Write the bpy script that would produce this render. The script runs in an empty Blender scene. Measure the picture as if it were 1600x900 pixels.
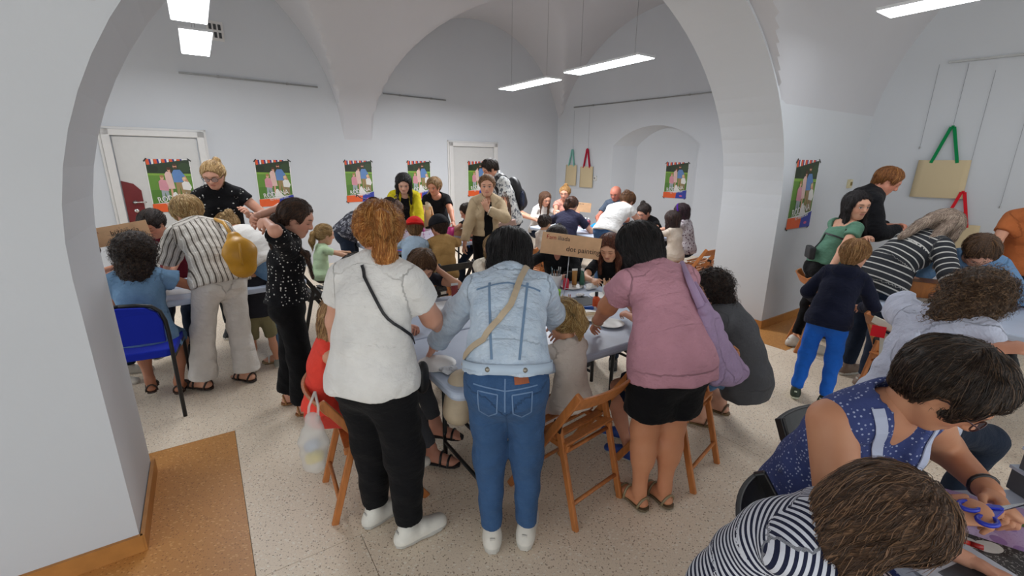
import bpy, bmesh, math, random
import numpy as np
from mathutils import Vector, Matrix

random.seed(7)
scene = bpy.context.scene
COL = scene.collection
PI = math.pi

# ------------------------------------------------------------------ camera, light, exposure
CAM_H = 1.72
_th = math.atan(197 / 709.0); _ro = math.radians(0.4)
cam_d = bpy.data.cameras.new('camera'); cam = bpy.data.objects.new('camera', cam_d); COL.objects.link(cam)
cam_d.sensor_width = 36.0; cam_d.lens = 709.0 / 1600.0 * 36.0
cam_d.clip_start = 0.02
_X = Vector((1, 0, 0)); _Y = Vector((0, math.sin(_th), math.cos(_th))); _F = Vector((0, math.cos(_th), -math.sin(_th)))
_cx = _X * math.cos(_ro) + _Y * math.sin(_ro); _cy = _Y * math.cos(_ro) - _X * math.sin(_ro); _cz = -_F
cam.matrix_world = Matrix(((_cx.x, _cy.x, _cz.x, 0), (_cx.y, _cy.y, _cz.y, 0), (_cx.z, _cy.z, _cz.z, CAM_H), (0, 0, 0, 1)))
scene.camera = cam

world = bpy.data.worlds.new('daylight'); scene.world = world; world.use_nodes = True
bg = world.node_tree.nodes['Background']
bg.inputs[0].default_value = (0.91, 0.97, 1.0, 1); bg.inputs[1].default_value = 1.0
LAMP_W = 22.0
scene.view_settings.view_transform = 'Standard'
scene.view_settings.look = 'None'
scene.view_settings.exposure = 1.0
scene.view_settings.gamma = 1.0
scene.view_settings.use_curve_mapping = False

# ------------------------------------------------------------------ small vector helpers
def V(*a): return np.array(a, float)
def nrm(v):
    v = np.asarray(v, float); n = np.linalg.norm(v)
    return v / n if n > 1e-9 else v
AX = V(math.sin(math.radians(56)), math.cos(math.radians(56)), 0)     # along the arch wall
BX = V(-AX[1], AX[0], 0)                                              # through the arch, away from the camera
UP = V(0, 0, 1)
def AB(a, b, z=0.0): return a * AX + b * BX + V(0, 0, z)
def lin(c):
    if isinstance(c, str):
        c = c.lstrip('#'); c = [int(c[i:i + 2], 16) / 255 for i in (0, 2, 4)]
    return tuple(((x / 12.92) if x <= 0.04045 else ((x + 0.055) / 1.055) ** 2.4) for x in c[:3])

# ------------------------------------------------------------------ node materials
class NT:
    def __init__(s, name):
        s.m = bpy.data.materials.new(name); s.m.use_nodes = True
        s.t = s.m.node_tree; s.n = s.t.nodes; s.l = s.t.links
        s.b = s.n['Principled BSDF']
    def node(s, typ, **kw):
        n = s.n.new(typ)
        for k, v in kw.items(): setattr(n, k, v)
        return n
    def put(s, sock, v):
        if isinstance(v, (int, float)):
            sock.default_value = v if sock.type == 'VALUE' else (v, v, v) if sock.type == 'VECTOR' else (v, v, v, 1)
        elif isinstance(v, (tuple, list)):
            v = tuple(v)
            sock.default_value = v if sock.type == 'VECTOR' else (v + (1,) if len(v) == 3 else v)
        else: s.l.new(v, sock)
    def math(s, op, a, b=0.0, c=None):
        n = s.node('ShaderNodeMath', operation=op)
        s.put(n.inputs[0], a); s.put(n.inputs[1], b)
        if c is not None: s.put(n.inputs[2], c)
        return n.outputs[0]
    def mix(s, f, a, b, blend='MIX'):
        n = s.node('ShaderNodeMix', data_type='RGBA', blend_type=blend)
        s.put(n.inputs[0], f); s.put(n.inputs[6], a); s.put(n.inputs[7], b)
        return n.outputs[2]
    def attr(s, name='rest'):
        return s.node('ShaderNodeAttribute', attribute_name=name).outputs['Vector']
    def sep(s, v):
        n = s.node('ShaderNodeSeparateXYZ'); s.l.new(v, n.inputs[0]); return n.outputs
    def obj(s): return s.node('ShaderNodeTexCoord').outputs['Object']
    def gen(s): return s.node('ShaderNodeTexCoord').outputs['Generated']
    def mapping(s, v, scale=(1, 1, 1), loc=(0, 0, 0), rot=(0, 0, 0)):
        n = s.node('ShaderNodeMapping'); s.l.new(v, n.inputs[0])
        n.inputs['Scale'].default_value = scale; n.inputs['Location'].default_value = loc; n.inputs['Rotation'].default_value = rot
        return n.outputs[0]
    def noise(s, v, scale=5, detail=3, rough=0.55, out=0):
        n = s.node('ShaderNodeTexNoise'); s.l.new(v, n.inputs['Vector'])
        n.inputs['Scale'].default_value = scale; n.inputs['Detail'].default_value = detail; n.inputs['Roughness'].default_value = rough
        return n.outputs[out]
    def voro(s, v, scale=5, rnd=1.0, out='Distance'):
        n = s.node('ShaderNodeTexVoronoi'); s.l.new(v, n.inputs['Vector'])
        n.inputs['Scale'].default_value = scale; n.inputs['Randomness'].default_value = rnd
        return n.outputs[out]
    def ramp(s, f, stops, interp='LINEAR'):
        n = s.node('ShaderNodeValToRGB'); s.l.new(f, n.inputs[0]); cr = n.color_ramp; cr.interpolation = interp
        while len(cr.elements) < len(stops): cr.elements.new(0.5)
        for e, (p, c) in zip(cr.elements, stops):
            e.position = p; e.color = tuple(c) + (1,) if len(c) == 3 else c
        return n.outputs[0]
    def bump(s, h, strength=0.3, dist=0.01):
        n = s.node('ShaderNodeBump'); s.l.new(h, n.inputs['Height'])
        n.inputs['Strength'].default_value = strength; n.inputs['Distance'].default_value = dist
        s.l.new(n.outputs[0], s.b.inputs['Normal'])
    def done(s, col, rough=0.6, metal=0.0, spec=None):
        s.put(s.b.inputs['Base Color'], col); s.put(s.b.inputs['Roughness'], rough); s.put(s.b.inputs['Metallic'], metal)
        if spec is not None: s.b.inputs['Specular IOR Level'].default_value = spec
        return s.m

_mats = {}
def cached(f):
    def g(*a, **k):
        key = (f.__name__, a, tuple(sorted(k.items())))
        if key not in _mats: _mats[key] = f(*a, **k)
        return _mats[key]
    return g

@cached
def M_plain(c, rough=0.55, metal=0.0, var=0.06, name='paint', spec=None):
    t = NT(name); c = lin(c)
    nz = t.noise(t.obj(), 14, 3)
    d = tuple(x * (1 - var * 2) for x in c); e = tuple(min(1, x * (1 + var)) for x in c)
    t.done(t.ramp(nz, [(0.3, d), (0.7, e)]), rough, metal, spec); return t.m

@cached
def M_plaster(c, name='plaster', bump=0.25):
    t = NT(name); c = lin(c); g = t.node('ShaderNodeNewGeometry').outputs['Position']
    n1 = t.noise(g, 0.9, 4); n2 = t.noise(g, 26, 5, 0.65)
    col = t.ramp(n1, [(0.3, tuple(x * 0.955 for x in c)), (0.7, c)])
    t.bump(t.math('ADD', t.math('MULTIPLY', n1, 1.0), t.math('MULTIPLY', n2, 0.12)), bump, 0.03)
    return t.done(col, 0.85, spec=0.25)

@cached
def M_speckle(base, dark, light, name='vinyl', rough=0.42, specks=230):
    t = NT(name); g = t.node('ShaderNodeNewGeometry').outputs['Position']
    b, d, l = lin(base), lin(dark), lin(light)
    v1 = t.voro(g, specks * 0.55, 1.0); v2 = t.voro(t.mapping(g, (1, 1.6, 1), (3, 1, 0)), specks * 0.33, 1.0)
    n0 = t.noise(g, 1.7, 4); n3 = t.noise(g, 160, 2)
    col = t.ramp(n0, [(0.3, tuple(x * 0.93 for x in b)), (0.7, b)])
    col = t.mix(t.math('MULTIPLY', t.math('LESS_THAN', v2, 0.26), 0.75), col, l)
    col = t.mix(t.math('MULTIPLY', t.math('LESS_THAN', v1, 0.23), 0.8), col, d)
    col = t.mix(t.math('MULTIPLY', t.math('GREATER_THAN', n3, 0.6), 0.35), col, d)
    return t.done(col, rough, spec=0.4)

@cached
def M_wood(c, name='beech', rough=0.42):
    t = NT(name); c = lin(c)
    v = t.mapping(t.obj(), (6, 6, 6)); n = t.noise(t.mapping(t.obj(), (30, 30, 3)), 2.2, 4); n2 = t.noise(v, 1.0, 2)
    col = t.ramp(t.math('ADD', t.math('MULTIPLY', n, .7), t.math('MULTIPLY', n2, .3)), [(0.32, tuple(x * .72 for x in c)), (0.68, tuple(min(1, x * 1.12) for x in c))])
    return t.done(col, rough)

@cached
def M_emit(c, e, name='led'):
    t = NT(name); t.put(t.b.inputs['Emission Color'], lin(c)); t.b.inputs['Emission Strength'].default_value = e
    return t.done(lin(c), 0.5)

@cached
def M_glass(c, alpha=0.35, name='clear_plastic', rough=0.15):
    t = NT(name); t.b.inputs['Alpha'].default_value = alpha
    return t.done(lin(c), rough)

@cached
def M_cloth(c, name='cloth', pat=None, c2=None, c3=None, p=(1, 1), rough=0.9, var=0.07, wr=0.5):
    """fabric coloured in garment coordinates: rest = (across, depth, along)"""
    t = NT(name); c = lin(c); r = t.attr('rest'); x, y, z = t.sep(r)
    n1 = t.noise(r, 7, 4); n2 = t.noise(r, 420, 2)
    col = t.ramp(n1, [(0.3, tuple(k * (1 - 1.6 * var) for k in c)), (0.7, tuple(min(1, k * (1 + var)) for k in c))])
    if c2: c2 = lin(c2)
    if c3: c3 = lin(c3)
    if pat == 'hstripe':          # stripes around the body
        f = t.math('FRACT', t.math('MULTIPLY', z, 1.0 / p[0])); col = t.mix(t.math('LESS_THAN', f, p[1]), col, c2)
    elif pat == 'vstripe':
        ww = t.math('ADD', x, t.math('MULTIPLY', t.math('SUBTRACT', n1, .5), 0.02))
        f = t.math('FRACT', t.math('ADD', t.math('MULTIPLY', ww, 1.0 / p[0]), 50.0)); col = t.mix(t.math('LESS_THAN', f, p[1]), col, c2)
        if c3:
            f2 = t.math('FRACT', t.math('ADD', t.math('MULTIPLY', ww, 1.0 / p[0]), 50.42)); col = t.mix(t.math('LESS_THAN', f2, p[1] * .5), col, c3)
    elif pat == 'dots':
        d = t.voro(r, p[0], 0.55); col = t.mix(t.math('LESS_THAN', d, p[1]), col, c2)
    elif pat == 'blotch':
        n = t.noise(r, p[0], 2, .5); col = t.mix(t.math('GREATER_THAN', n, p[1]), col, c2)
        if c3: col = t.mix(t.math('GREATER_THAN', t.noise(t.mapping(r, loc=(4, 2, 7)), p[0] * 1.3, 2, .5), p[1] + .04), col, c3)
    elif pat == 'dash':
        d = t.voro(t.mapping(r, (0.55, 1, 1)), p[0], 0.35); col = t.mix(t.math('LESS_THAN', d, p[1]), col, c2)
    elif pat == 'denim':
        n = t.noise(r, p[0], 5, .7); col = t.mix(t.math('MULTIPLY', n, p[1]), col, c2)
    h = t.math('ADD', t.math('MULTIPLY', t.noise(t.mapping(r, (1, 1, 1.6)), 16, 3), wr), t.math('MULTIPLY', n2, 0.05))
    h = t.math('ADD', h, t.math('MULTIPLY', t.noise(t.mapping(r, (1.0, 1.0, 1.5)), 7, 2), wr * 1.0))
    t.bump(h, 0.75, 0.03)
    t.b.inputs['Sheen Weight'].default_value = 0.03
    return t.done(col, rough, spec=0.2)

@cached
def M_skin(c, brow='#4a3526', lip='#b0605a', name='skin', lid=0.0):
    t = NT(name); c = lin(c); r = t.attr('rest'); x, y, z = t.sep(r)
    n1 = t.noise(t.obj(), 11, 3)
    col = t.ramp(n1, [(0.3, tuple(k * f for k, f in zip(c, (.93, .87, .85)))), (0.7, c)])
    ax = t.math('ABSOLUTE', x)
    front = t.math('GREATER_THAN', y, 0.035)
    def ell(cx, cz, rx, rz, xx=ax, soft=0.25):
        dx = t.math('DIVIDE', t.math('SUBTRACT', xx, cx), rx); dz = t.math('DIVIDE', t.math('SUBTRACT', z, cz), rz)
        d = t.math('ADD', t.math('MULTIPLY', dx, dx), t.math('MULTIPLY', dz, dz))
        n = t.node('ShaderNodeMapRange'); t.l.new(d, n.inputs[0]); n.inputs[1].default_value = 1 + soft; n.inputs[2].default_value = 1 - soft
        n.inputs[3].default_value = 0; n.inputs[4].default_value = 1
        return t.math('MULTIPLY', n.outputs[0], front)
    rosy = tuple(k * f for k, f in zip(c, (1.0, .78, .75)))
    col = t.mix(t.math('MULTIPLY', ell(.045, -.025, .03, .026, soft=.9), .5), col, rosy)
    col = t.mix(t.math('MULTIPLY', ell(.031, .006, .021, .013, soft=.8), .45), col, tuple(k * f for k, f in zip(c, (.62, .5, .47))))
    if lid < .9:
        col = t.mix(ell(.031, .004, .0135, .0058), col, (.62, .6, .58))
        col = t.mix(ell(.031, .004, .0062, .0060), col, (.03, .02, .015))
    col = t.mix(t.math('MULTIPLY', ell(.031, .0095 if lid < .9 else .001, .0165, .0028), .85), col, lin(brow) if lid >= .9 else (.03, .02, .02))
    col = t.mix(t.math('MULTIPLY', ell(.033, .0295, .0185, .0042), .75), col, lin(brow))
    col = t.mix(t.math('MULTIPLY', ell(0, -.0535, .0235, .0085), .65), col, lin(lip))
    col = t.mix(t.math('MULTIPLY', ell(0, -.0530, .021, .0012), .45), col, tuple(k * .35 for k in lin(lip)))
    col = t.mix(t.math('MULTIPLY', ell(.007, -.029, .0042, .0026), .3), col, tuple(k * .3 for k in c))
    t.b.inputs['Subsurface Weight'].default_value = 0.0
    return t.done(col, 0.55, spec=0.35)

HC = {}
@cached
def M_strand(c, name='strand'):
    t = NT(name); return t.done(tuple(c), 0.42, spec=0.4)
@cached
def M_hair(c, c2=None, name='hair', curly=False, sx=1.0):
    t = NT(name); c = lin(c); c2 = lin(c2) if c2 else tuple(min(1, k * 1.9 + .01) for k in c)
    r = t.attr('rest')
    if curly:
        n = t.noise(r, 95, 3, .6); bd = .03
    else:
        n = t.noise(t.mapping(r, (170 * sx, 170 * sx, 9)), 1.0, 3, .6); bd = .012
    col = t.ramp(n, [(0.34, tuple(k * .55 for k in c)), (0.52, c), (0.70, c2)])
    t.bump(n, 0.9, bd)
    HC[t.m.name] = (c, c2)
    return t.done(col, 0.5, spec=0.35)

# ------------------------------------------------------------------ object helpers
def link(o, parent=None):
    COL.objects.link(o)
    if parent is not None: o.parent = parent
    return o
def tag(o, label=None, cat=None, group=None, kind=None):
    if label: o['label'] = label
    if cat: o['category'] = cat
    if group: o['group'] = group
    if kind: o['kind'] = kind
    return o
def empty(name, loc=(0, 0, 0), rz=0.0, label=None, cat=None, group=None):
    o = bpy.data.objects.new(name, None); o.empty_display_size = 0.1; link(o)
    o.location = tuple(loc); o.rotation_euler = (0, 0, rz)
    return tag(o, label, cat, group)
def copy_tree(o, parent=None):
    c = o.copy(); COL.objects.link(c); c.parent = parent
    for ch in list(o.children): copy_tree(ch, c)
    return c

class MB:
    """collects simple solids, build() links them as one mesh object"""
    def __init__(s): s.v = []; s.f = []; s.mi = []; s.cm = 0; s.mats = []
    def mat(s, m):
        if m not in s.mats: s.mats.append(m)
        s.cm = s.mats.index(m); return s
    def add(s, vs, fs):
        o = len(s.v); s.v += [tuple(map(float, p)) for p in vs]
        for f in fs: s.f.append(tuple(i + o for i in f)); s.mi.append(s.cm)
        return s
    def hexa(s, p):
        return s.add(p, [(0, 3, 2, 1), (4, 5, 6, 7), (0, 1, 5, 4), (1, 2, 6, 5), (2, 3, 7, 6), (3, 0, 4, 7)])
    def box(s, c, size, rz=0.0, R=None):
        h = [k / 2 for k in size]; c = V(*c)
        if R is None:
            ca, sa = math.cos(rz), math.sin(rz); R = np.array([[ca, -sa, 0], [sa, ca, 0], [0, 0, 1]])
        return s.hexa([c + R @ V(x * h[0], y * h[1], z * h[2]) for z in (-1, 1) for x, y in ((-1, -1), (1, -1), (1, 1), (-1, 1))])
    def beam(s, a, b, w, t, side=(1, 0, 0)):
        a, b = V(*a), V(*b); u = nrm(b - a); sd = V(*side); sd = nrm(sd - u * (sd @ u)); n = np.cross(u, sd)
        return s.hexa([p + sd * x * w / 2 + n * y * t / 2 for p in (a, b) for x, y in ((-1, -1), (1, -1), (1, 1), (-1, 1))])
    def tube(s, pts, r, n=8, closed=False):
        pts = [V(*p) for p in pts]; rings = []; m = len(pts); ref = None
        rr = r if hasattr(r, '__len__') else [r] * m
        for i, p in enumerate(pts):
            if closed: d = nrm(pts[(i + 1) % m] - pts[i - 1])
            else: d = nrm(pts[min(i + 1, m - 1)] - pts[max(i - 1, 0)])
            if ref is None: ref = V(0, 0, 1) if abs(d[2]) < .9 else V(1, 0, 0)
            x = np.cross(d, ref); x = nrm(x); y = np.cross(x, d); ref = y
            rings.append([p + rr[i] * (math.cos(2 * PI * k / n) * x + math.sin(2 * PI * k / n) * y) for k in range(n)])
        vs = [q for ring in rings for q in ring]; fs = []
        for i in range(m if closed else m - 1):
            j = (i + 1) % m
            for k in range(n): fs.append((i * n + k, i * n + (k + 1) % n, j * n + (k + 1) % n, j * n + k))
        if not closed: fs.append(tuple(range(n - 1, -1, -1))); fs.append(tuple((m - 1) * n + k for k in range(n)))
        return s.add(vs, fs)
    def lathe(s, prof, n=16, c=(0, 0, 0), R=None):
        c = V(*c); vs = []; fs = []; m = len(prof)
        for r, z in prof:
            for k in range(n):
                p = V(r * math.cos(2 * PI * k / n), r * math.sin(2 * PI * k / n), z)
                vs.append(c + (R @ p if R is not None else p))
        for i in range(m - 1):
            for k in range(n): fs.append((i * n + k, i * n + (k + 1) % n, (i + 1) * n + (k + 1) % n, (i + 1) * n + k))
        fs.append(tuple(range(n - 1, -1, -1))); fs.append(tuple((m - 1) * n + k for k in range(n)))
        return s.add(vs, fs)
    def prism(s, poly, z0, z1, R=None, c=(0, 0, 0)):
        c = V(*c); n = len(poly); vs = []
        for z in (z0, z1):
            for x, y in poly:
                p = V(x, y, z); vs.append(c + (R @ p if R is not None else p))
        fs = [tuple(range(n - 1, -1, -1)), tuple(range(n, 2 * n))] + [(i, (i + 1) % n, n + (i + 1) % n, n + i) for i in range(n)]
        return s.add(vs, fs)
    def quad(s, a, b, c, d): return s.add([a, b, c, d], [(0, 1, 2, 3)])
    def build(s, name, mat=None, parent=None, smooth=False, bevel=0.0, kind=None, sub=0, solid=0.0):
        me = bpy.data.meshes.new(name); me.from_pydata(s.v, [], s.f)
        mats = s.mats or [mat]
        for m in mats: me.materials.append(m)
        if s.mats: me.polygons.foreach_set('material_index', s.mi)
        if smooth: me.polygons.foreach_set('use_smooth', [True] * len(s.f))
        me.update()
        o = link(bpy.data.objects.new(name, me), parent)
        if solid:
            md = o.modifiers.new('thickness', 'SOLIDIFY'); md.thickness = solid; md.offset = 0
        if bevel:
            md = o.modifiers.new('bevel', 'BEVEL'); md.width = bevel; md.segments = 2; md.limit_method = 'ANGLE'
        if sub:
            md = o.modifiers.new('sub', 'SUBSURF'); md.levels = sub; md.render_levels = sub
        if kind: o['kind'] = kind
        return o

def rrect(w, h, r, n=5):
    pts = []
    for cx, cy, a0 in ((w / 2 - r, h / 2 - r, 0), (-w / 2 + r, h / 2 - r, 90), (-w / 2 + r, -h / 2 + r, 180), (w / 2 - r, -h / 2 + r, 270)):
        for i in range(n + 1):
            a = math.radians(a0 + 90 * i / n); pts.append((cx + r * math.cos(a), cy + r * math.sin(a)))
    return pts

def text_mesh(txt, size, mat, name, parent, M, extrude=0.0004, align='LEFT'):
    cu = bpy.data.curves.new(name, 'FONT'); cu.body = txt; cu.size = size; cu.align_x = align; cu.extrude = extrude
    to = bpy.data.objects.new('tmp', cu); COL.objects.link(to)
    dg = bpy.context.evaluated_depsgraph_get(); dg.update()
    me = bpy.data.meshes.new_from_object(to.evaluated_get(dg))
    bpy.data.objects.remove(to)
    me.name = name; me.materials.clear(); me.materials.append(mat); me.transform(Matrix(M))
    return link(bpy.data.objects.new(name, me), parent)
# ------------------------------------------------------------------ implicit surfaces -> meshes
class Pr:
    __slots__ = ('a', 'b', 'ra', 'rb', 'w', 'q', 'k', 's0', 'op', 'u', 'L', 'n', 'rs')
    def __init__(s, a, b, ra, rb=None, w=(1, 0, 0), q=1.0, k=.03, s0=0.0, op='add'):
        s.a = np.asarray(a, float); s.b = np.asarray(b, float); s.ra = ra; s.rb = ra if rb is None else rb
        d = s.b - s.a; s.L = float(np.linalg.norm(d)); s.u = d / s.L if s.L > 1e-6 else V(0, 0, 1)
        w = np.asarray(w, float); w = w - s.u * (w @ s.u)
        if np.linalg.norm(w) < 1e-4: w = np.cross(s.u, V(0.3, 1, 0.2))
        s.w = nrm(w); s.n = np.cross(s.u, s.w); s.q = q; s.k = k; s.s0 = s0; s.op = op; s.rs = 0.0
    def d(s, x, y, z):
        px, py, pz = x - s.a[0], y - s.a[1], z - s.a[2]
        if s.L > 1e-6:
            t = np.clip((px * s.u[0] + py * s.u[1] + pz * s.u[2]) / s.L, 0, 1)
            px = px - t * (s.u[0] * s.L); py = py - t * (s.u[1] * s.L); pz = pz - t * (s.u[2] * s.L)
            r = s.ra + (s.rb - s.ra) * t
        else: r = s.ra
        d2 = px * px + py * py + pz * pz
        if s.q != 1.0:
            vn = px * s.n[0] + py * s.n[1] + pz * s.n[2]
            d2 = d2 + vn * vn * (1 / (s.q * s.q) - 1)
        return np.sqrt(d2) - r
    def bb(s, pad):
        r = max(s.ra, s.rb) * max(1, s.q) + pad
        return np.minimum(s.a, s.b) - r, np.maximum(s.a, s.b) + r
    def rest(s, p):
        v = p - s.a; t = np.clip((v @ s.u) / max(s.L, 1e-6), 0, 1) if s.L > 1e-6 else np.zeros(len(p))
        al = v @ s.u
        return np.stack([v @ s.w, v @ s.n, s.s0 + al], 1)

def smin(a, b, k):
    if k <= 1e-5: return np.minimum(a, b)
    h = np.maximum(k - np.abs(a - b), 0) / k
    return np.minimum(a, b) - h * h * (k * .25)

_off = np.array([(0, 0, 0), (1, 0, 0), (0, 1, 0), (1, 1, 0), (0, 0, 1), (1, 0, 1), (0, 1, 1), (1, 1, 1)])
_edg = [(0, 1), (2, 3), (4, 5), (6, 7), (0, 2), (1, 3), (4, 6), (5, 7), (0, 4), (1, 5), (2, 6), (3, 7)]
def nets(F, lo, h):
    s = F < 0
    sub = lambda o: s[o[0]:s.shape[0] - 1 + o[0], o[1]:s.shape[1] - 1 + o[1], o[2]:s.shape[2] - 1 + o[2]]
    allv = sub(_off[0]).copy(); anyv = allv.copy()
    for o in _off[1:]: q = sub(o); allv &= q; anyv |= q
    act = anyv & ~allv
    I = np.argwhere(act)
    if len(I) == 0: return np.zeros((0, 3)), np.zeros((0, 4), int)
    vals = [F[I[:, 0] + o[0], I[:, 1] + o[1], I[:, 2] + o[2]] for o in _off]
    P = np.zeros((len(I), 3)); C = np.zeros(len(I))
    for i, j in _edg:
        a, b = vals[i], vals[j]; m = (a < 0) != (b < 0)
        t = np.where(m, a / np.where(m, a - b, 1), 0)
        e = _off[i][None] + t[:, None] * (_off[j] - _off[i])[None]
        P += e * m[:, None]; C += m
    P = (P / C[:, None] + I) * h + lo
    idx = np.full(act.shape, -1, np.int32); idx[act] = np.arange(len(I))
    Q = []
    for ax in range(3):
        o = [0, 0, 0]; o[ax] = 1
        a = s[tuple(slice(0, n - o[i]) for i, n in enumerate(s.shape))]; b = s[tuple(slice(o[i], n) for i, n in enumerate(s.shape))]
        d = a != b
        E = np.argwhere(d); fl = a[d]
        u, v = [(1, 2), (2, 0), (0, 1)][ax]
        ok = (E[:, u] > 0) & (E[:, v] > 0) & (E[:, u] < s.shape[u] - 1) & (E[:, v] < s.shape[v] - 1)
        E, fl = E[ok], fl[ok]
        def g(du, dv):
            e = E.copy(); e[:, u] -= du; e[:, v] -= dv; return idx[e[:, 0], e[:, 1], e[:, 2]]
        q = np.stack([g(1, 1), g(0, 1), g(0, 0), g(1, 0)], 1)
        q[~fl] = q[~fl][:, ::-1]; Q.append(q)
    Q = np.concatenate(Q); Q = Q[(Q >= 0).all(1)]
    return P, Q

def field_mesh(groups, h, noise=None, ku=.02, restfn=None, grid=None):
    """groups: list of (prims, planes); planes = (point, normal) keep the side the normal points away from"""
    adds = [p for g in groups for p in g[0] if p.op == 'add']
    lo = np.min([p.bb(0.03 + 2 * h)[0] for p in adds], 0); hi = np.max([p.bb(0.03 + 2 * h)[1] for p in adds], 0)
    n = np.ceil((hi - lo) / h).astype(int) + 1
    X = (lo[0] + h * np.arange(n[0]))[:, None, None]; Y = (lo[1] + h * np.arange(n[1]))[None, :, None]; Z = (lo[2] + h * np.arange(n[2]))[None, None, :]
    F = np.full(n, 0.5, np.float32)
    def sl(l, u):
        i0 = np.clip(np.floor((l - lo) / h).astype(int), 0, n); i1 = np.clip(np.ceil((u - lo) / h).astype(int) + 1, 0, n)
        return i0, i1
    for prims, planes in groups:
        ga = [p for p in prims if p.op == 'add']
        gl = np.min([p.bb(0.03 + 2 * h)[0] for p in ga], 0); gh = np.max([p.bb(0.03 + 2 * h)[1] for p in ga], 0)
        g0, g1 = sl(gl, gh)
        if (g1 <= g0).any(): continue
        S = tuple(slice(a, b) for a, b in zip(g0, g1))
        G = np.full([b - a for a, b in zip(g0, g1)], 0.5, np.float32)
        gx, gy, gz = X[S[0]], Y[:, S[1]], Z[:, :, S[2]]
        for p in prims:
            l, u = p.bb(p.k + 2 * h + .012); i0, i1 = sl(l, u)
            i0 = np.maximum(i0, g0) - g0; i1 = np.minimum(i1, g1) - g0
            if (i1 <= i0).any(): continue
            T = tuple(slice(a, b) for a, b in zip(i0, i1))
            dd = p.d(gx[T[0]], gy[:, T[1]], gz[:, :, T[2]])
            if p.op == 'add': G[T] = smin(G[T], dd, p.k)
            else: G[T] = -smin(-G[T], dd, p.k)
        for pt, nn in planes:
            G = np.maximum(G, (gx - pt[0]) * nn[0] + (gy - pt[1]) * nn[1] + (gz - pt[2]) * nn[2])
        F[S] = smin(F[S], G, ku)
    if noise is not None:
        F = F + noise(X, Y, Z)
    P, Q = nets(F, lo, h)
    if grid is not None: grid.extend((F, lo, h))
    if len(P) == 0: return P, Q, np.zeros((0, 3))
    if restfn is not None: rest = restfn(P)
    else:
        best = np.full(len(P), 9.0); rest = np.zeros((len(P), 3))
        for p in adds:
            if p.s0 is None: continue
            al = (P - p.a) @ p.u; d = p.d(P[:, 0], P[:, 1], P[:, 2]) + .5 * np.maximum(0, np.maximum(p.rs - al, al - p.L)); m = d < best
            if m.any(): best[m] = d[m]; rest[m] = p.rest(P[m])
    return P, Q, rest

def mesh_obj(name, parts, mats, parent, mi=None):
    """parts: list of (P,Q,rest,matindex)"""
    Ps, Qs, Rs, Ms = [], [], [], []; o = 0
    for P, Q, R, m in parts:
        if len(P) == 0: continue
        Ps.append(P); Qs.append(Q + o); Rs.append(R); o += len(P)
        Ms.append(np.full(len(Q), m, np.int32) if np.isscalar(m) else np.asarray(m, np.int32))
    P = np.concatenate(Ps); Q = np.concatenate(Qs); R = np.concatenate(Rs); Mi = np.concatenate(Ms)
    me = bpy.data.meshes.new(name)
    me.vertices.add(len(P)); me.vertices.foreach_set('co', P.astype(np.float32).ravel())
    me.loops.add(Q.size); me.loops.foreach_set('vertex_index', Q.astype(np.int32).ravel())
    me.polygons.add(len(Q)); me.polygons.foreach_set('loop_start', np.arange(0, Q.size, 4, dtype=np.int32))
    me.polygons.foreach_set('use_smooth', np.ones(len(Q), bool)); me.polygons.foreach_set('material_index', Mi)
    for m in mats: me.materials.append(m)
    at = me.attributes.new('rest', 'FLOAT_VECTOR', 'POINT'); at.data.foreach_set('vector', R.astype(np.float32).ravel())
    me.update(calc_edges=True)
    return link(bpy.data.objects.new(name, me), parent)

def wrinkle(amp, f, seed=0.0, zf=1.0):
    def fn(x, y, z):
        s = seed * 1.7
        return (amp * (np.sin(f * x + 1.3 * np.sin(f * .7 * z * zf + s) + s) * np.sin(f * .8 * z * zf + 1.1 * np.sin(f * .6 * y + s)) + .5 * np.sin(f * 1.9 * (y + .4 * x) + s) * np.sin(f * 1.5 * zf * z + s * 2))).astype(np.float32)
    return fn

# ------------------------------------------------------------------ people
def ik(a, t, l1, l2, pole):
    d = t - a; D = np.linalg.norm(d); D2 = min(max(D, abs(l1 - l2) + .01), (l1 + l2) * .998); u = d / max(D, 1e-6)
    x = (l1 * l1 - l2 * l2 + D2 * D2) / (2 * D2); h = math.sqrt(max(l1 * l1 - x * x, 0))
    pole = np.asarray(pole, float); p = nrm(pole - u * (pole @ u))
    return a + u * x + p * h, a + u * D2
def rot(v, ax, deg):
    a = math.radians(deg); ax = nrm(ax); v = np.asarray(v, float)
    return v * math.cos(a) + np.cross(ax, v) * math.sin(a) + ax * (ax @ v) * (1 - math.cos(a))

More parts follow.
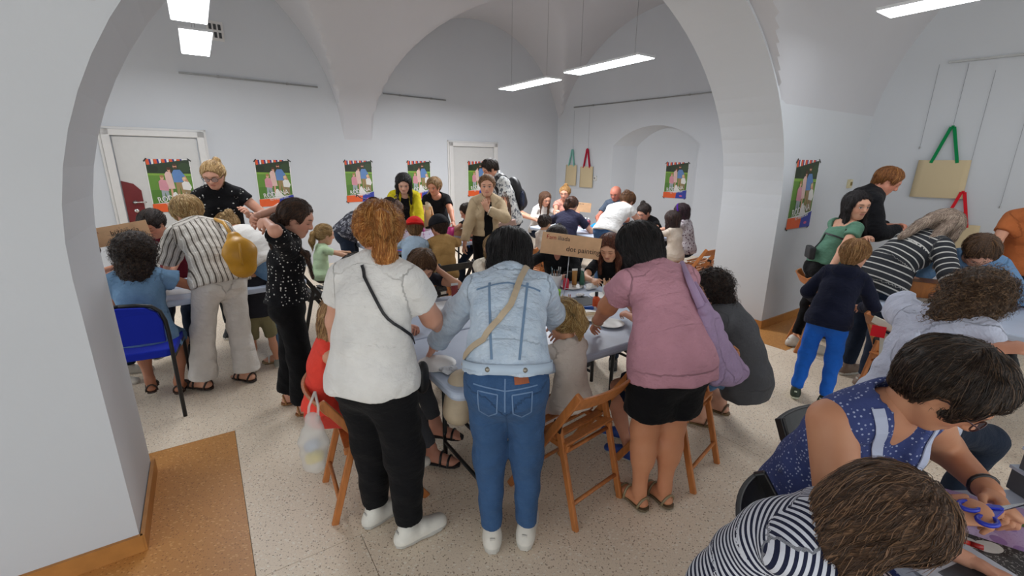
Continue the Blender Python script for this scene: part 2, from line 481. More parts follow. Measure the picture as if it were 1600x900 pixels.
class Skel: pass
def skeleton(H=1.68, hh=None, lean=4, curl=6, side=0, twist=0, hyaw=0, hpitch=10, hroll=0, hip=(0, 0), hipz=None,
             feet=((-.09, 0), (.09, 0)), fyaw=(-8, 8), fz=(0, 0), hands=(None, None), hpole=(None, None), hdir=(None, None), hback=(None, None), knee=(None, None),
             sw=1.0, neck=1.0, ptilt=.5, **_):
    k = Skel(); hh = hh or (.232 if H > 1.5 else .190 + .042 * (H - .9) / .6)
    s = (H - hh) / 1.468; k.s = s; k.hh = hh; k.H = H
    hz = (hipz if hipz is not None else .915 * s)
    k.P0 = V(hip[0], hip[1], hz + .02 * s)
    def dirs(th, ph, tw):
        th, ph = math.radians(th), math.radians(ph)
        up = nrm(V(math.sin(ph), math.sin(th), math.cos(th) * math.cos(ph)))
        r = V(1, 0, 0); r = nrm(r - up * (r @ up)); r = rot(r, up, tw); f = np.cross(up, r)
        return r, f, up
    k.f0 = dirs(lean * ptilt, side * .4, twist * .2); k.f1 = dirs(lean, side, twist * .6); k.f2 = dirs(lean + curl, side * 1.15, twist)
    k.Wst = k.P0 + k.f0[2] * .14 * s; k.Ch = k.Wst + k.f1[2] * .17 * s; k.N = k.Ch + k.f2[2] * .195 * s
    k.Ct = k.Ch + k.f2[2] * .135 * s
    k.sh = [k.Ct + k.f2[0] * (sg * .163 * s * sw) for sg in (-1, 1)]
    k.hipj = [k.P0 + k.f0[0] * (sg * .088 * s) - k.f0[2] * .02 * s for sg in (-1, 1)]
    # head
    hy, hp, hr = math.radians(hyaw), math.radians(hpitch), math.radians(hroll)
    f = V(math.sin(hy) * math.cos(hp), math.cos(hy) * math.cos(hp), -math.sin(hp)); r = V(math.cos(hy), -math.sin(hy), 0); u = np.cross(r, f)
    r, u = r * math.cos(hr) - u * math.sin(hr), u * math.cos(hr) + r * math.sin(hr)
    k.hf = (r, f, u)
    k.Nt = k.N + nrm(k.f2[2] + u * .6) * .05 * s * neck
    k.Hc = k.Nt + u * hh * .42 + f * hh * .07
    k.el = [None, None]; k.wr = [None, None]; k.hd = [None, None]; k.hn = [None, None]
    for i, sg in enumerate((-1, 1)):
        t = hands[i]
        if t is None: t = (sg * .25 * s, .07 + k.P0[1] * .6, .84 * s if hipz is None else hz + .02)
        t = V(*t); pl = hpole[i] or (sg * .7, -.75, -.25)
        k.el[i], k.wr[i] = ik(k.sh[i], t, .285 * s, .245 * s, pl)
        fd = nrm(k.wr[i] - k.el[i]); k.hd[i] = nrm(V(*hdir[i])) if hdir[i] else fd
        bk = V(*hback[i]) if hback[i] else V(sg * .55, .1, .8) if fd[2] > -.75 else V(sg, .2, 0)
        bk = bk - k.hd[i] * (bk @ k.hd[i]); k.hn[i] = nrm(bk)
    k.kn = [None, None]; k.an = [None, None]; k.fy = fyaw
    for i, sg in enumerate((-1, 1)):
        t = V(feet[i][0], feet[i][1], .085 * s + fz[i]); pl = knee[i] or (sg * .12 + math.sin(math.radians(fyaw[i])) * .6, 1, .15)
        k.kn[i], k.an[i] = ik(k.hipj[i], t, .425 * s, .405 * s, pl)
    return k

def torso_prims(k, inf=0.0, w=1.0, bust=1.0, butt=1.0, belly=1.0, top=True):
    s = k.s; r0, f0, u0 = k.f0; r1, f1, u1 = k.f1; r2, f2, u2 = k.f2; P = []
    P.append(Pr(k.P0 - r0 * .07 * s - u0 * .02 * s, k.P0 + r0 * .07 * s - u0 * .02 * s, .098 * s * w + inf, w=u0, q=1.0, k=.05 * s, s0=None))
    P.append(Pr(k.P0 - u0 * .03 * s, k.Wst, .150 * s * w + inf, .128 * s * w * belly + inf, w=r0, q=.78, k=.05 * s, s0=0))
    if belly > 1.02: P.append(Pr(k.Wst + f0 * .045 * s, k.Wst + f0 * .05 * s - u0 * .06 * s, .09 * s * w * belly + inf, w=r0, k=.06 * s, s0=.1))
    P.append(Pr(k.Wst, k.Ch, .126 * s * w * belly + inf, .140 * s * (w * .5 + .5) + inf, w=r1, q=.74, k=.05 * s, s0=.14 * s))
    if butt:
        for sg in (-1, 1): P.append(Pr(k.P0 + r0 * sg * .07 * s - f0 * .052 * s - u0 * .045 * s, k.P0 + r0 * sg * .07 * s - f0 * .05 * s - u0 * .03 * s, .083 * s * w * butt + inf, w=r0, k=.05 * s, s0=None))
    if top:
        P.append(Pr(k.Ch, k.Ct, .140 * s * (w * .5 + .5) + inf, .118 * s * (w * .3 + .7) + inf, w=r2, q=.70, k=.05 * s, s0=.31 * s))
        P.append(Pr(k.sh[0] * .9 + k.sh[1] * .1, k.sh[1] * .9 + k.sh[0] * .1, .054 * s * (w * .4 + .6) + inf, w=u2, k=.06 * s, s0=None))
        P.append(Pr(k.sh[0] * .7 + k.N * .3, k.N, .038 * s + inf, .044 * s + inf, w=r2, k=.05 * s, s0=.44 * s)); P.append(Pr(k.sh[1] * .7 + k.N * .3, k.N, .038 * s + inf, .044 * s + inf, w=r2, k=.05 * s, s0=.44 * s))
        if bust:
            for sg in (-1, 1): P.append(Pr(k.Ch + r2 * sg * .066 * s + f2 * .066 * s + u2 * .015 * s, k.Ch + r2 * sg * .064 * s + f2 * .06 * s + u2 * .04 * s, .058 * s * bust + inf, w=r2, k=.05 * s, s0=None))
    return P
def arm_prims(k, i, inf=0.0, aw=1.0, t1=2.0, extra=0.0):
    """up to t1: 0..1 upper arm, 1..2 forearm; extra widens towards the end"""
    s = k.s; sh, el, wr = k.sh[i], k.el[i], k.wr[i]; P = []
    pole = nrm(np.cross(el - sh, wr - el) + V(1e-4, 0, 0)); e = min(t1, 1.0)
    P.append(Pr(sh, sh + (el - sh) * e, .050 * s * aw + inf, (.050 + (.040 - .050) * e) * s * aw + inf + extra * min(1, e / t1), w=pole, k=.04 * s, s0=0)); P[-1].rs = .08 * s
    if t1 > 1:
        e = t1 - 1; r1 = .040 + (.027 - .040) * e
        P.append(Pr(el, el + (wr - el) * e, .039 * s * aw + inf + extra / t1, r1 * s * (aw * .6 + .4) + inf + extra, w=pole, k=.03 * s, s0=.285 * s))
    return P
def arm_end(k, i, t1):
    a, b = (k.sh[i], k.el[i]) if t1 <= 1 else (k.el[i], k.wr[i]); e = t1 if t1 <= 1 else t1 - 1
    return a + (b - a) * e, nrm(b - a)
def leg_prims(k, i, rad, t1=2.0, q=1.0, kk=.04):
    """rad = radii at hip, knee, end (metres at scale 1)"""
    s = k.s; hp, kn, an = k.hipj[i], k.kn[i], k.an[i]; P = []; e = min(1, t1)
    sd = nrm(np.cross(kn - hp, V(0, 1, .2))); sd = -sd if sd[0] < 0 else sd
    r1 = rad[0] + (rad[1] - rad[0]) * e
    P.append(Pr(hp, hp + (kn - hp) * e, rad[0] * s, r1 * s, w=sd, k=kk * s, s0=0))
    if t1 > 1:
        e = t1 - 1; P.append(Pr(kn, kn + (an - kn) * e, rad[1] * s, (rad[1] + (rad[2] - rad[1]) * e) * s, w=sd, k=kk * s, s0=.42 * s))
    return P
def leg_end(k, i, t1):
    a, b = (k.hipj[i], k.kn[i]) if t1 <= 1 else (k.kn[i], k.an[i]); e = t1 if t1 <= 1 else t1 - 1
    return a + (b - a) * e, nrm(b - a)

def head_prims(k, male=False):
    r, f, u = k.hf; c = k.Hc; m = k.hh / .23
    def p(x, y, z): return c + (r * x + f * y + u * z) * m
    P = [Pr(p(0, .012, .028), p(0, -.030, .024), .076 * m, .078 * m, w=r, k=.02), Pr(p(0, -.012, .035), p(0, -.012, .032), .078 * m, w=r, k=.02)]
    P.append(Pr(p(0, .034, .015), p(0, .040, -.052), .058 * m, .043 * m, w=r, q=.92, k=.03 * m))
    P.append(Pr(p(0, .056, -.086), p(0, .058, -.084), (.024 if male else .020) * m, w=r, k=.03 * m))
    for sg in (-1, 1):
        P.append(Pr(p(sg * .035, .045, -.018), p(sg * .03, .05, -.03), .028 * m, w=r, k=.025 * m))
        P.append(Pr(p(sg * .050, .012, -.045), p(sg * .02, .05, -.085), .020 * m, .018 * m, w=r, k=.03 * m))
        P.append(Pr(p(sg * .012, .080, .031), p(sg * .05, .062, .031), .011 * m, w=u, k=.02 * m))
        P.append(Pr(p(sg * .031, .100, .004), p(sg * .033, .1, .004), .019 * m, w=r, k=.012 * m, op='sub'))
        P.append(Pr(p(sg * .031, .0735, .004), p(sg * .032, .0735, .004), .0135 * m, w=r, k=.006 * m))
        P.append(Pr(p(sg * .076, -.006, .012), p(sg * .073, -.002, -.022), .020 * m, .013 * m, w=f, q=.38, k=.008 * m))
        P.append(Pr(p(sg * .009, .094, -.026), p(sg * .0095, .090, -.027), .0085 * m, w=r, k=.008 * m))
    P.append(Pr(p(0, .078, .022), p(0, .101, -.021), .009 * m, .0125 * m, w=r, k=.014 * m))
    P.append(Pr(p(-.015, .078, -.0475), p(.015, .078, -.0475), .0085 * m, w=u, k=.01 * m))
    P.append(Pr(p(-.012, .077, -.060), p(.012, .077, -.060), .009 * m, w=u, k=.012 * m))
    nr = (.060 if male else .050) * (.55 * m + .45 * k.s)
    P.append(Pr(p(0, -.022, -.03), k.N - k.f2[2] * .03 * k.s, nr, nr * 1.08, w=r, k=.03 * m))
    def restfn(X):
        d = (X - c) / m
        return np.stack([d @ r, d @ f, d @ u], 1)
    return P, restfn

def hand_prims(k, i, curl=25, grip=None):
    s = k.s * .97; sg = (-1, 1)[i]; d, n = k.hd[i], k.hn[i]; l = np.cross(n, d) * (1 if i == 1 else -1); W = k.wr[i]; P = []
    P.append(Pr(W - (k.wr[i] - k.el[i]) * .12, W + d * .025 * s, .026 * s, .027 * s, w=l, q=.8, k=.02 * s))
    P.append(Pr(W + d * .035 * s, W + d * .078 * s, .034 * s, .041 * s, w=l, q=.40, k=.02 * s))
    for j, (off, L) in enumerate(((.031, .068), (.0105, .078), (-.0105, .072), (-.030, .056))):
        b = W + d * .083 * s + l * off * s; dr = d + l * off * 2.2; dr = nrm(dr); ax = l * (1 if i == 1 else 1)
        cc = curl * (1 + .12 * j); lat = np.cross(d, n)
        d1 = rot(dr, np.cross(n, d), cc); d2 = rot(dr, np.cross(n, d), cc * 2.3)
        P.append(Pr(b, b + d1 * L * .5 * s, .0095 * s, .0085 * s, k=.006)); P.append(Pr(b + d1 * L * .5 * s, b + d1 * L * .5 * s + d2 * L * .48 * s, .0085 * s, .007 * s, k=.004))
    tb = W + d * .03 * s + l * .024 * s - n * .006 * s; t1 = tb + nrm(l * .72 + d * .7 - n * .28) * .045 * s; t2 = t1 + nrm(l * .28 + d * .9 - n * .34) * .038 * s
    P.append(Pr(tb, t1, .014 * s, .0105 * s, k=.014 * s)); P.append(Pr(t1, t2, .0105 * s, .0085 * s, k=.005))
    return P

def foot_frame(k, i):
    a = math.radians(k.fy[i]); f = V(math.sin(a), math.cos(a), 0); r = V(math.cos(a), -math.sin(a), 0)
    return r, f, V(k.an[i][0], k.an[i][1], k.an[i][2] - .085 * k.s)
def foot_prims(k, i):
    r, f, o = foot_frame(k, i); s = k.s
    P = [Pr(k.an[i] + UP * .03 * s, o + UP * .05 * s - f * .015 * s, .036 * s, .034 * s, w=r, k=.03 * s)]
    P.append(Pr(o - f * .035 * s + UP * .034 * s, o + f * .13 * s + UP * .024 * s, .032 * s, .042 * s, w=r, q=.62, k=.03 * s))
    for j in range(5):
        x = (.028 - .0145 * j) * (-1 if i == 1 else 1) * s
        P.append(Pr(o + f * .13 * s + r * x + UP * .018 * s, o + f * (.178 - .009 * j) * s + r * x + UP * .014 * s, (.013 if j == 0 else .0095) * s, k=.006))
    P.append(Pr(o + f * .05 * s + UP * .06 * s, o + f * .10 * s + UP * .035 * s, .030 * s, .03 * s, w=r, q=.9, k=.03 * s))
    return P

def hair_groups(k, style, L=.25, vol=1.0, fall=None, front=0.0, part=0.0, tail=None, n=None, locks=()):
    r, f, u = k.hf; c = k.Hc; m = k.hh / .23
    def p(x, y, z): return c + (r * x + f * y + u * z) * m
    down = nrm(V(0, 0, -1) if fall is None else V(*fall))
    cap = [Pr(p(0, .006, .034), p(0, -.034, .026), .0870 * m * (1 + (vol - 1) * .6), .090 * m * vol, w=r, k=.03 * m), Pr(p(0, -.01, .043 + .004 * vol), p(0, -.012, .043), .0865 * m * vol, w=r, k=.03 * m)]
    face = [Pr(p(0, .130, .004 - front), p(0, .124, -.14), .0925 * m, .095 * m, w=r, q=1.0, k=.012 * m, op='sub')]
    ears = [Pr(p(sg * .09, .012, -.012), p(sg * .09, .0, -.08), .026 * m, w=r, k=.01, op='sub') for sg in (-1, 1)]
    G = []
    if style == 'short':
        nape = [Pr(p(0, -.045, .0), p(0, -.052, -.045), .064 * m * vol, .05 * m, w=r, q=.85, k=.03 * m)]
        G.append((cap + nape + face + ears, [(p(0, 0, -.085), -u)]))
    elif style == 'curly':
        side_ = [Pr(p(0, -.03, .0), p(0, -.04, -.05 - L * .3), .096 * m * vol, .085 * m * vol, w=r, q=.9, k=.04 * m)]
        G.append((cap + side_ + face, []))
    elif style in ('bob', 'long'):
        back = [Pr(p(0, -.035, .02), p(0, -.038, -.04), .084 * m * vol, .080 * m * vol, w=r, q=.8, k=.03 * m)]
        e = p(0, -.04, -.04); wv = r
        pts = [e, e + (nrm(-u + down * .8)) * L * .45, e + nrm(-u + down * .8) * L * .45 + down * L * .55]
        back.append(Pr(pts[0], pts[1], .078 * m * vol, .076 * m * vol, w=wv, q=.55, k=.03 * m)); back.append(Pr(pts[1], pts[2], .076 * m * vol, .05 * m * vol, w=wv, q=.5, k=.03 * m))
        for sg in (-1, 1):
            a0 = p(sg * .066, .012, .03); a1 = p(sg * .080, .012, -.03); a2 = a1 + nrm(-u + down) * L * .35; a3 = a2 + down * L * .5
            back += [Pr(a0, a1, .024 * m, .026 * m * vol, w=f, k=.02 * m), Pr(a1, a2, .028 * m * vol, .028 * m * vol, w=f, q=.8, k=.02 * m), Pr(a2, a3, .028 * m * vol, .016 * m, w=f, q=.8, k=.02 * m)]
        G.append((cap + back + face, []))
    elif style in ('pony', 'bun', 'tight'):
        tight = [Pr(p(0, .008, .033), p(0, -.032, .026), .0865 * m * vol, .087 * m * vol, w=r, k=.03 * m), Pr(p(0, -.012, .040), p(0, -.014, .040), .0855 * m * vol, w=r, k=.03 * m), Pr(p(0, -.045, 0), p(0, -.05, -.02), .06 * m, .045 * m, w=r, q=.8, k=.03 * m)]
        G.append((tight + face + ears, []))
        tx, ty, tz = tail or (0, -.105, .04)
        a = p(tx * .8, ty * .8, tz * .8); b = p(tx * 1.2, ty * 1.25, tz * 1.15)
        if style == 'pony':
            c1 = b + nrm((b - c) * .6 + down * .1) * .03 * m + down * L * .38; d1 = c1 + down * L * .6
            G.append(([Pr(a, b, .02 * m, .022 * m, k=.012), Pr(b, c1, .026 * m, .036 * m * vol, w=r, q=.8, k=.03), Pr(c1, d1, .036 * m * vol, .008 * m, w=r, q=.7, k=.03)], []))
        elif style == 'bun':
            G.append(([Pr(a, b, .034 * m * vol, .036 * m * vol, k=.02)], []))
    elif style == 'bald':
        G.append(([Pr(p(0, -.03, -.012), p(0, -.045, -.02), .080 * m, .07 * m, w=r, k=.02)] + face + ears, [(p(0, 0, .012), u), (p(0, 0, -.06), -u)]))
    for st_, offs, ra, rb in locks:
        q0 = p(*st_); pts = [q0] + [q0 + V(*o_) for o_ in offs]; nn_ = len(pts) - 1; rr = [ra + (rb - ra) * i / nn_ for i in range(nn_ + 1)]
        G.append(([Pr(pts[i], pts[i + 1], rr[i], rr[i + 1], w=r, q=.7, k=.02) for i in range(nn_)], []))
    def restfn(X):
        d = (X - c) / m
        return np.stack([d @ r, d @ f, d @ u], 1)
    return G, restfn

def strands(k, P, grid, style, mat, parent, n, rad, seed, tail=None, fall=None):
    """loose strands combed over the hair, traced on its distance field"""
    F, lo, h = grid; rg = np.random.default_rng(abs(seed) + 1); lim = np.array(F.shape) - 2.001
    def val(X):
        q = np.clip((X - lo) / h, 0, lim); i = q.astype(int); t = q - i; r_ = 0
        for o in _off:
            w_ = np.prod(np.where(o, t, 1 - t), 1); r_ = r_ + w_ * F[i[:, 0] + o[0], i[:, 1] + o[1], i[:, 2] + o[2]]
        return r_
    def grad(X):
        g = np.stack([val(X + e) - val(X - e) for e in np.eye(3) * h], 1); return g / np.maximum(np.linalg.norm(g, axis=1, keepdims=True), 1e-6)
    nv = lambda A: A / np.maximum(np.linalg.norm(A, axis=1, keepdims=True), 1e-6)
    r, f, u = k.hf; c = k.Hc; m = k.hh / .23; down = nrm(V(0, 0, -1) if fall is None else V(*fall)); tx = tail or (0, -.105, .04)
    tl = c + (r * tx[0] + f * tx[1] + u * tx[2]) * m; crown = c + (u * .11 - f * .035) * m
    X = P[rg.integers(0, len(P), n)]; pts = []; L = rg.uniform(.05, .11, (n, 1)) * m; wob = rg.uniform(-.25, .25, (n, 3)); lift = rg.uniform(0, .004, (n, 1)); N = grad(X)
    if style == 'curly':
        a0 = rg.uniform(0, 6.3, (n, 1)); T = nv(down - N * (N @ down)[:, None] + wob); S = np.cross(N, T); rr = rg.uniform(.006, .012, (n, 1))
        for j in range(10): a = a0 + j * .95; pts.append(X + T * (j * .0055 * m) + N * (.004 + rr * (1 + np.sin(a)) * .7) + S * rr * np.cos(a))
    else:
        tied = style in ('pony', 'bun', 'tight'); steps = 7; tt = (tl - c) @ (tl - c) * 1.05
        for j in range(steps):
            pts.append(X + N * (lift + .0008 * j))
            D = (0 if tied else .5) * nv(X - crown) + down * .8 - u * .4
            if tied: pre = ((X - c) @ (tl - c) < tt)[:, None]; D = np.where(pre, nv(tl - X), D)
            D = D + wob; D = nv(D - N * np.sum(D * N, 1, keepdims=True)); X2 = X + D * L / steps; N2 = grad(X2); d = np.clip(val(X2), -.01, .01)[:, None]
            ok = np.sum(N2 * N, 1, keepdims=True) > .1; X = np.where(ok, X2 - N2 * d, X2); N = np.where(ok, N2, N)
    A = np.stack(pts, 1); ns_ = A.shape[1]; Dv = np.gradient(A, axis=1); Dv /= np.maximum(np.linalg.norm(Dv, axis=2, keepdims=True), 1e-7)
    a_ = np.cross(Dv, V(.21, .37, .9)); a_ /= np.maximum(np.linalg.norm(a_, axis=2, keepdims=True), 1e-7); e_ = np.cross(Dv, a_); q = (rad * (1 - .75 * np.arange(ns_) / (ns_ - 1)))[None, :, None]
    vs = np.stack([A + a_ * q, A - a_ * q * .5 + e_ * q * .87, A - a_ * q * .5 - e_ * q * .87], 2).reshape(-1, 3)
    base = (np.arange(n)[:, None, None] * ns_ + np.arange(ns_ - 1)[None, :, None]) * 3; z = np.arange(3)[None, None, :]; z1 = (z + 1) % 3
    fs = np.stack([base + z, base + z1, base + 3 + z1, base + 3 + z], -1).reshape(-1, 4); mi = np.repeat(np.arange(n) % 3, (ns_ - 1) * 3)
    c1, c2 = HC[mat.name]
    o = mesh_obj('loose_strands', [(vs, fs, np.zeros_like(vs), mi)], [M_strand(tuple(round(q_, 4) for q_ in cc)) for cc in (tuple(q_ * .6 for q_ in c1), c1, c2)], parent); o['kind'] = 'stuff'; return o

SKIN = '#d8a48c'
def person(label, pos, heading=0.0, group=None, res=.012, skin=SKIN, male=False, w=1.0, aw=1.0, bust=None, butt=1.0, belly=1.0,
           top=None, inner=None, bottom=None, shoes=None, hair=None, brow='#4a3526', lip='#b0605a', lid=0.0, hcurl=(28, 28), extra=None, z0=0.0, **kw):
    """one person: skeleton from the pose, a continuous body, clothes, hair and shoes as children"""
    hr_ = math.radians(heading)
    def loc(q): q = np.asarray(q, float) - V(pos[0], pos[1], z0); return (q[0] * math.cos(hr_) - q[1] * math.sin(hr_), q[0] * math.sin(hr_) + q[1] * math.cos(hr_), q[2])
    if 'handsW' in kw: kw['hands'] = tuple(None if q is None else loc(q) for q in kw.pop('handsW'))
    if 'feetW' in kw: kw['feet'] = tuple(loc((q[0], q[1], 0))[:2] for q in kw.pop('feetW'))
    k = skeleton(**kw); s = k.s
    bust = (0 if male or k.H < 1.45 else 1.0) if bust is None else bust
    root = empty('person', (pos[0], pos[1], z0), -math.radians(heading), label, 'person', group)
    tight = .80
    botcov = bottom.get('len', 1.93) if bottom else 0
    # --- body
    B = [(torso_prims(k, -.012 * s, w, bust * .8, butt * .9, belly), [])]
    prs = []
    for i in (0, 1):
        prs += arm_prims(k, i, 0, aw)
        L = leg_prims(k, i, (.080 * w, .056 * w, .036), 1.96)
        if botcov > .9: L[0].ra *= tight; L[0].rb *= tight
        if botcov > 1.6: L[1].ra *= tight; L[1].rb *= .9
        prs += L
        if botcov < 1.6:
            pole = nrm(k.hipj[i] + k.an[i] - 2 * k.kn[i] + V(0, 1e-4, 0)); q0 = k.kn[i] + (k.an[i] - k.kn[i]) * .3
            prs.append(Pr(q0 + pole * .012 * s, q0 + pole * .01 * s + (k.an[i] - k.kn[i]) * .14, .052 * w * s, .044 * w * s, k=.05 * s))
        if not shoes or shoes.get('style') in ('sandal',): prs += foot_prims(k, i)
    B.append((prs, []))
    bm = field_mesh(B, max(res, .010) * (1.15 if k.H > 1.3 else 1.0), ku=.03)
    bm = (bm[0], bm[1], np.tile(V(0, -9, 0), (len(bm[0]), 1)), 0)
    hp, hrf = head_prims(k, male)
    hm = field_mesh([(hp, [])], min(res * .62, .0075) * (1.0 if k.H > 1.4 else .9), restfn=hrf) + (0,)
    parts = [bm, hm]
    for i in (0, 1):
        P, Q, R = field_mesh([(hand_prims(k, i, hcurl[i]), [])], min(max(res * .5, .0042), .0068), restfn=lambda X: np.tile(V(0, -9, 0), (len(X), 1)))
        parts.append((P, Q, R, 0))
    mesh_obj('body', parts, [M_skin(skin, brow, lip, lid=lid)], root)
    # --- bottoms
    if bottom:
        c = dict(style='trousers', len=1.93, rad=(.096, .068, .055), mat=None, waist=.10); c.update(bottom); G = []; ft = c.get('inf', .007) * s
        base = torso_prims(k, ft, w, 0, butt, belly, top=False)[:2 + (1 if belly > 1.02 else 0)] + torso_prims(k, ft, w, 0, butt, belly, top=False)[-2:]
        G.append((base, [(k.P0 + k.f0[2] * c['waist'] * s, k.f0[2])]))
        rad = tuple(q * (w if j < 2 else 1) for j, q in enumerate(c['rad']))
        if c['style'] in ('skirt', 'shortskirt'):
            e0 = [leg_end(k, i, c['len']) for i in (0, 1)]
            for i in (0, 1): G.append((leg_prims(k, i, rad, c['len'], kk=.06), [(e0[i][0], e0[i][1])]))
            mid = (e0[0][0] + e0[1][0]) / 2
            G.append(([Pr(k.P0, mid, .14 * s * w + ft, c.get('flare', .17) * s, w=k.f0[0], q=.72, k=.06)], [(mid, nrm(mid - k.P0))]))
        else:
            for i in (0, 1):
                e, d = leg_end(k, i, c['len']); G.append((leg_prims(k, i, rad, c['len']), [(e, d)]))
        P, Q, R = field_mesh(G, res, noise=wrinkle(c.get('wr', .0035), 34, k.H * 7), ku=.035 * s)
        o = mesh_obj(c.get('name', 'trousers'), [(P, Q, R, 0)], [c['mat']], root)
    # --- tops
    def garment(c0, defname):
        c = dict(sleeve=.5, inf=.013, loose=.012, hem=-.02, flare=0.0, neck='crew', mat=None, open=0.0, name=defname, ex=.008); c.update(c0)
        inf = c['inf'] * s; T = torso_prims(k, inf, w, bust, butt * 1.06, belly)
        if c['hem'] < .08: T.append(Pr(k.P0 - k.f0[2] * .02 * s, k.Wst - k.f0[2] * .02 * s, .160 * s * w + inf + .006, .140 * s * w * max(1, belly) + inf, w=k.f0[0], q=.84, k=.05 * s, s0=0))
        if c['flare']: T.append(Pr(k.Wst, k.P0 + k.f0[2] * c['hem'] * s, .13 * s * w + inf, (.16 * w + c['flare']) * s + inf, w=k.f0[0], q=.78, k=.05 * s, s0=-.1))
        elif c['hem'] < -.08: T.append(Pr(k.P0, k.P0 + k.f0[2] * (c['hem'] - .02) * s, .16 * s * w + inf, .16 * s * w + inf, w=k.f0[0], q=.82, k=.05 * s, s0=0))
        r2, f2, u2 = k.f2
        nk = k.N - u2 * .01 * s
        if c['neck'] == 'crew': T.append(Pr(k.N + u2 * .035 * s + f2 * .018 * s, k.N + u2 * .12 * s, .060 * s, w=r2, k=.008, op='sub'))
        elif c['neck'] == 'scoop': T.append(Pr(k.N + u2 * .03 * s + f2 * .03 * s, k.N + u2 * .12 * s, .085 * s, w=r2, k=.008, op='sub'))
        elif c['neck'] == 'v': T += [Pr(k.N + u2 * .03 * s, k.N + u2 * .12 * s, .066 * s, w=r2, k=.008, op='sub'), Pr(k.N + f2 * .10 * s + u2 * .05 * s, k.N + f2 * .14 * s - u2 * .17 * s, .075 * s, .012 * s, w=r2, k=.01, op='sub')]
        elif c['neck'] == 'off': T += [Pr(k.N + u2 * .0 * s, k.N + u2 * .2 * s, .15 * s, w=r2, q=.9, k=.01, op='sub')]
        elif c['neck'] == 'strap': T += [Pr(k.N + u2 * .04 * s + f2 * .05 * s, k.N + u2 * .12 * s, .09 * s, w=r2, k=.01, op='sub')] + [Pr(k.sh[i] + r2 * .055 * s * (2 * i - 1), k.sh[i] + r2 * .04 * s * (2 * i - 1) - u2 * .06 * s, .055 * s, w=r2, k=.01, op='sub') for i in (0, 1)]
        elif c['neck'] == 'collar': T += [Pr(k.N - f2 * .02 * s, k.N + u2 * .045 * s - f2 * .01 * s, .066 * s + inf * .4, .062 * s + inf * .4, w=r2, k=.015), Pr(k.N + u2 * .06 * s + f2 * .03 * s, k.N + u2 * .14 * s, .058 * s, w=r2, k=.006, op='sub')]
        elif c['neck'] == 'hood': T += [Pr(k.N - f2 * .075 * s - u2 * .03 * s - r2 * .05 * s, k.N - f2 * .075 * s - u2 * .03 * s + r2 * .05 * s, .062 * s, w=u2, k=.03), Pr(k.N - u2 * .02 * s, k.N + u2 * .02 * s, .078 * s, w=r2, k=.03), Pr(k.N + u2 * .06 * s + f2 * .03 * s, k.N + u2 * .14 * s, .062 * s, w=r2, k=.008, op='sub')]
        if c['open']:
            o_ = c['open'] * s
            for q0, q1 in ((k.P0 + k.f0[2] * (c['hem'] - .1) * s + k.f0[1] * .17 * s, k.Wst + k.f1[1] * .16 * s), (k.Wst + k.f1[1] * .16 * s, k.N + f2 * .13 * s)):
                T.append(Pr(q0, q1, o_, o_ * .8, w=k.f1[0], q=1.9, k=.006, op='sub'))
        G = [(T, [(k.P0 + k.f0[2] * c['hem'] * s, -k.f0[2])])]
        sl = c['sleeve']; sl = (sl, sl) if np.isscalar(sl) else sl
        for i in (0, 1):
            if sl[i] > 0:
                e, d = arm_end(k, i, sl[i])
                G.append((arm_prims(k, i, c['loose'] * s, aw, sl[i], c['ex'] * s), [(e, d)]))
        P, Q, R = field_mesh(G, res * c.get('fine', 1.0), noise=wrinkle(c.get('wr', .004), c.get('wf', 30), k.H * 3 + pos[0]), ku=.03 * s)
        return mesh_obj(c['name'], [(P, Q, R, 0)], [c['mat']], root)
    k.garments = []
    if inner: garment(inner, 'inner_top')
    if top: k.garments.append(garment(top, 'shirt'))
    # --- shoes
    if shoes:
        c = dict(style='sneaker', mat=None, sole=M_plain('#c6c2ba', name='rubber')); c.update(shoes)
        for i in (0, 1):
            r, f, o = foot_frame(k, i)
            if c['style'] == 'sneaker':
                Pp = [Pr(o - f * .045 * s + UP * .03 * s, o + f * .165 * s + UP * .026 * s, .043 * s, .046 * s, w=r, q=.9, k=.03 * s), Pr(o - f * .02 * s + UP * .05 * s, o + f * .06 * s + UP * .055 * s, .043 * s, .038 * s, w=r, k=.03 * s),
                      Pr(k.an[i] - f * .012 * s - UP * .01 * s, k.an[i] - f * .012 * s + UP * c.get('high', .0) * s, .043 * s, .045 * s, w=r, k=.03 * s), Pr(o + f * .08 * s + UP * .05 * s, o + f * .13 * s + UP * .035 * s, .035 * s, .034 * s, w=r, k=.03 * s)]
                pl = [(o + UP * .004, -UP)]
                P, Q, R = field_mesh([(Pp, pl)], min(.008, res * .75))
                mi = (P[Q].mean(1)[:, 2] < o[2] + c.get('soleh', .022) * s).astype(int)
                so = mesh_obj('shoe', [(P, Q, P - o, mi)], [c['mat'], c['sole']], root)
                out = [(-.036, -.062), (-.043, .0), (-.040, .05), (-.050, .11), (-.048, .16), (-.030, .198), (.0, .212), (.030, .198), (.048, .16), (.050, .11), (.040, .05), (.043, 0), (.036, -.062), (.018, -.082), (-.018, -.082)][::-1]; no = len(out); hs_ = c.get('soleh', .022) * s
                mb = MB(); mb.add([o + (r * x + f * y) * s * e + UP * z for z, e in ((.001, .96), (.006, 1.0), (hs_, 1.0), (hs_ + .003, .95)) for x, y in out], [tuple(range(no - 1, -1, -1)), tuple(range(3 * no, 4 * no))] + [(l * no + j, l * no + (j + 1) % no, (l + 1) * no + (j + 1) % no, (l + 1) * no + j) for l in range(3) for j in range(no)]); mb.build('sole', c['sole'], so)
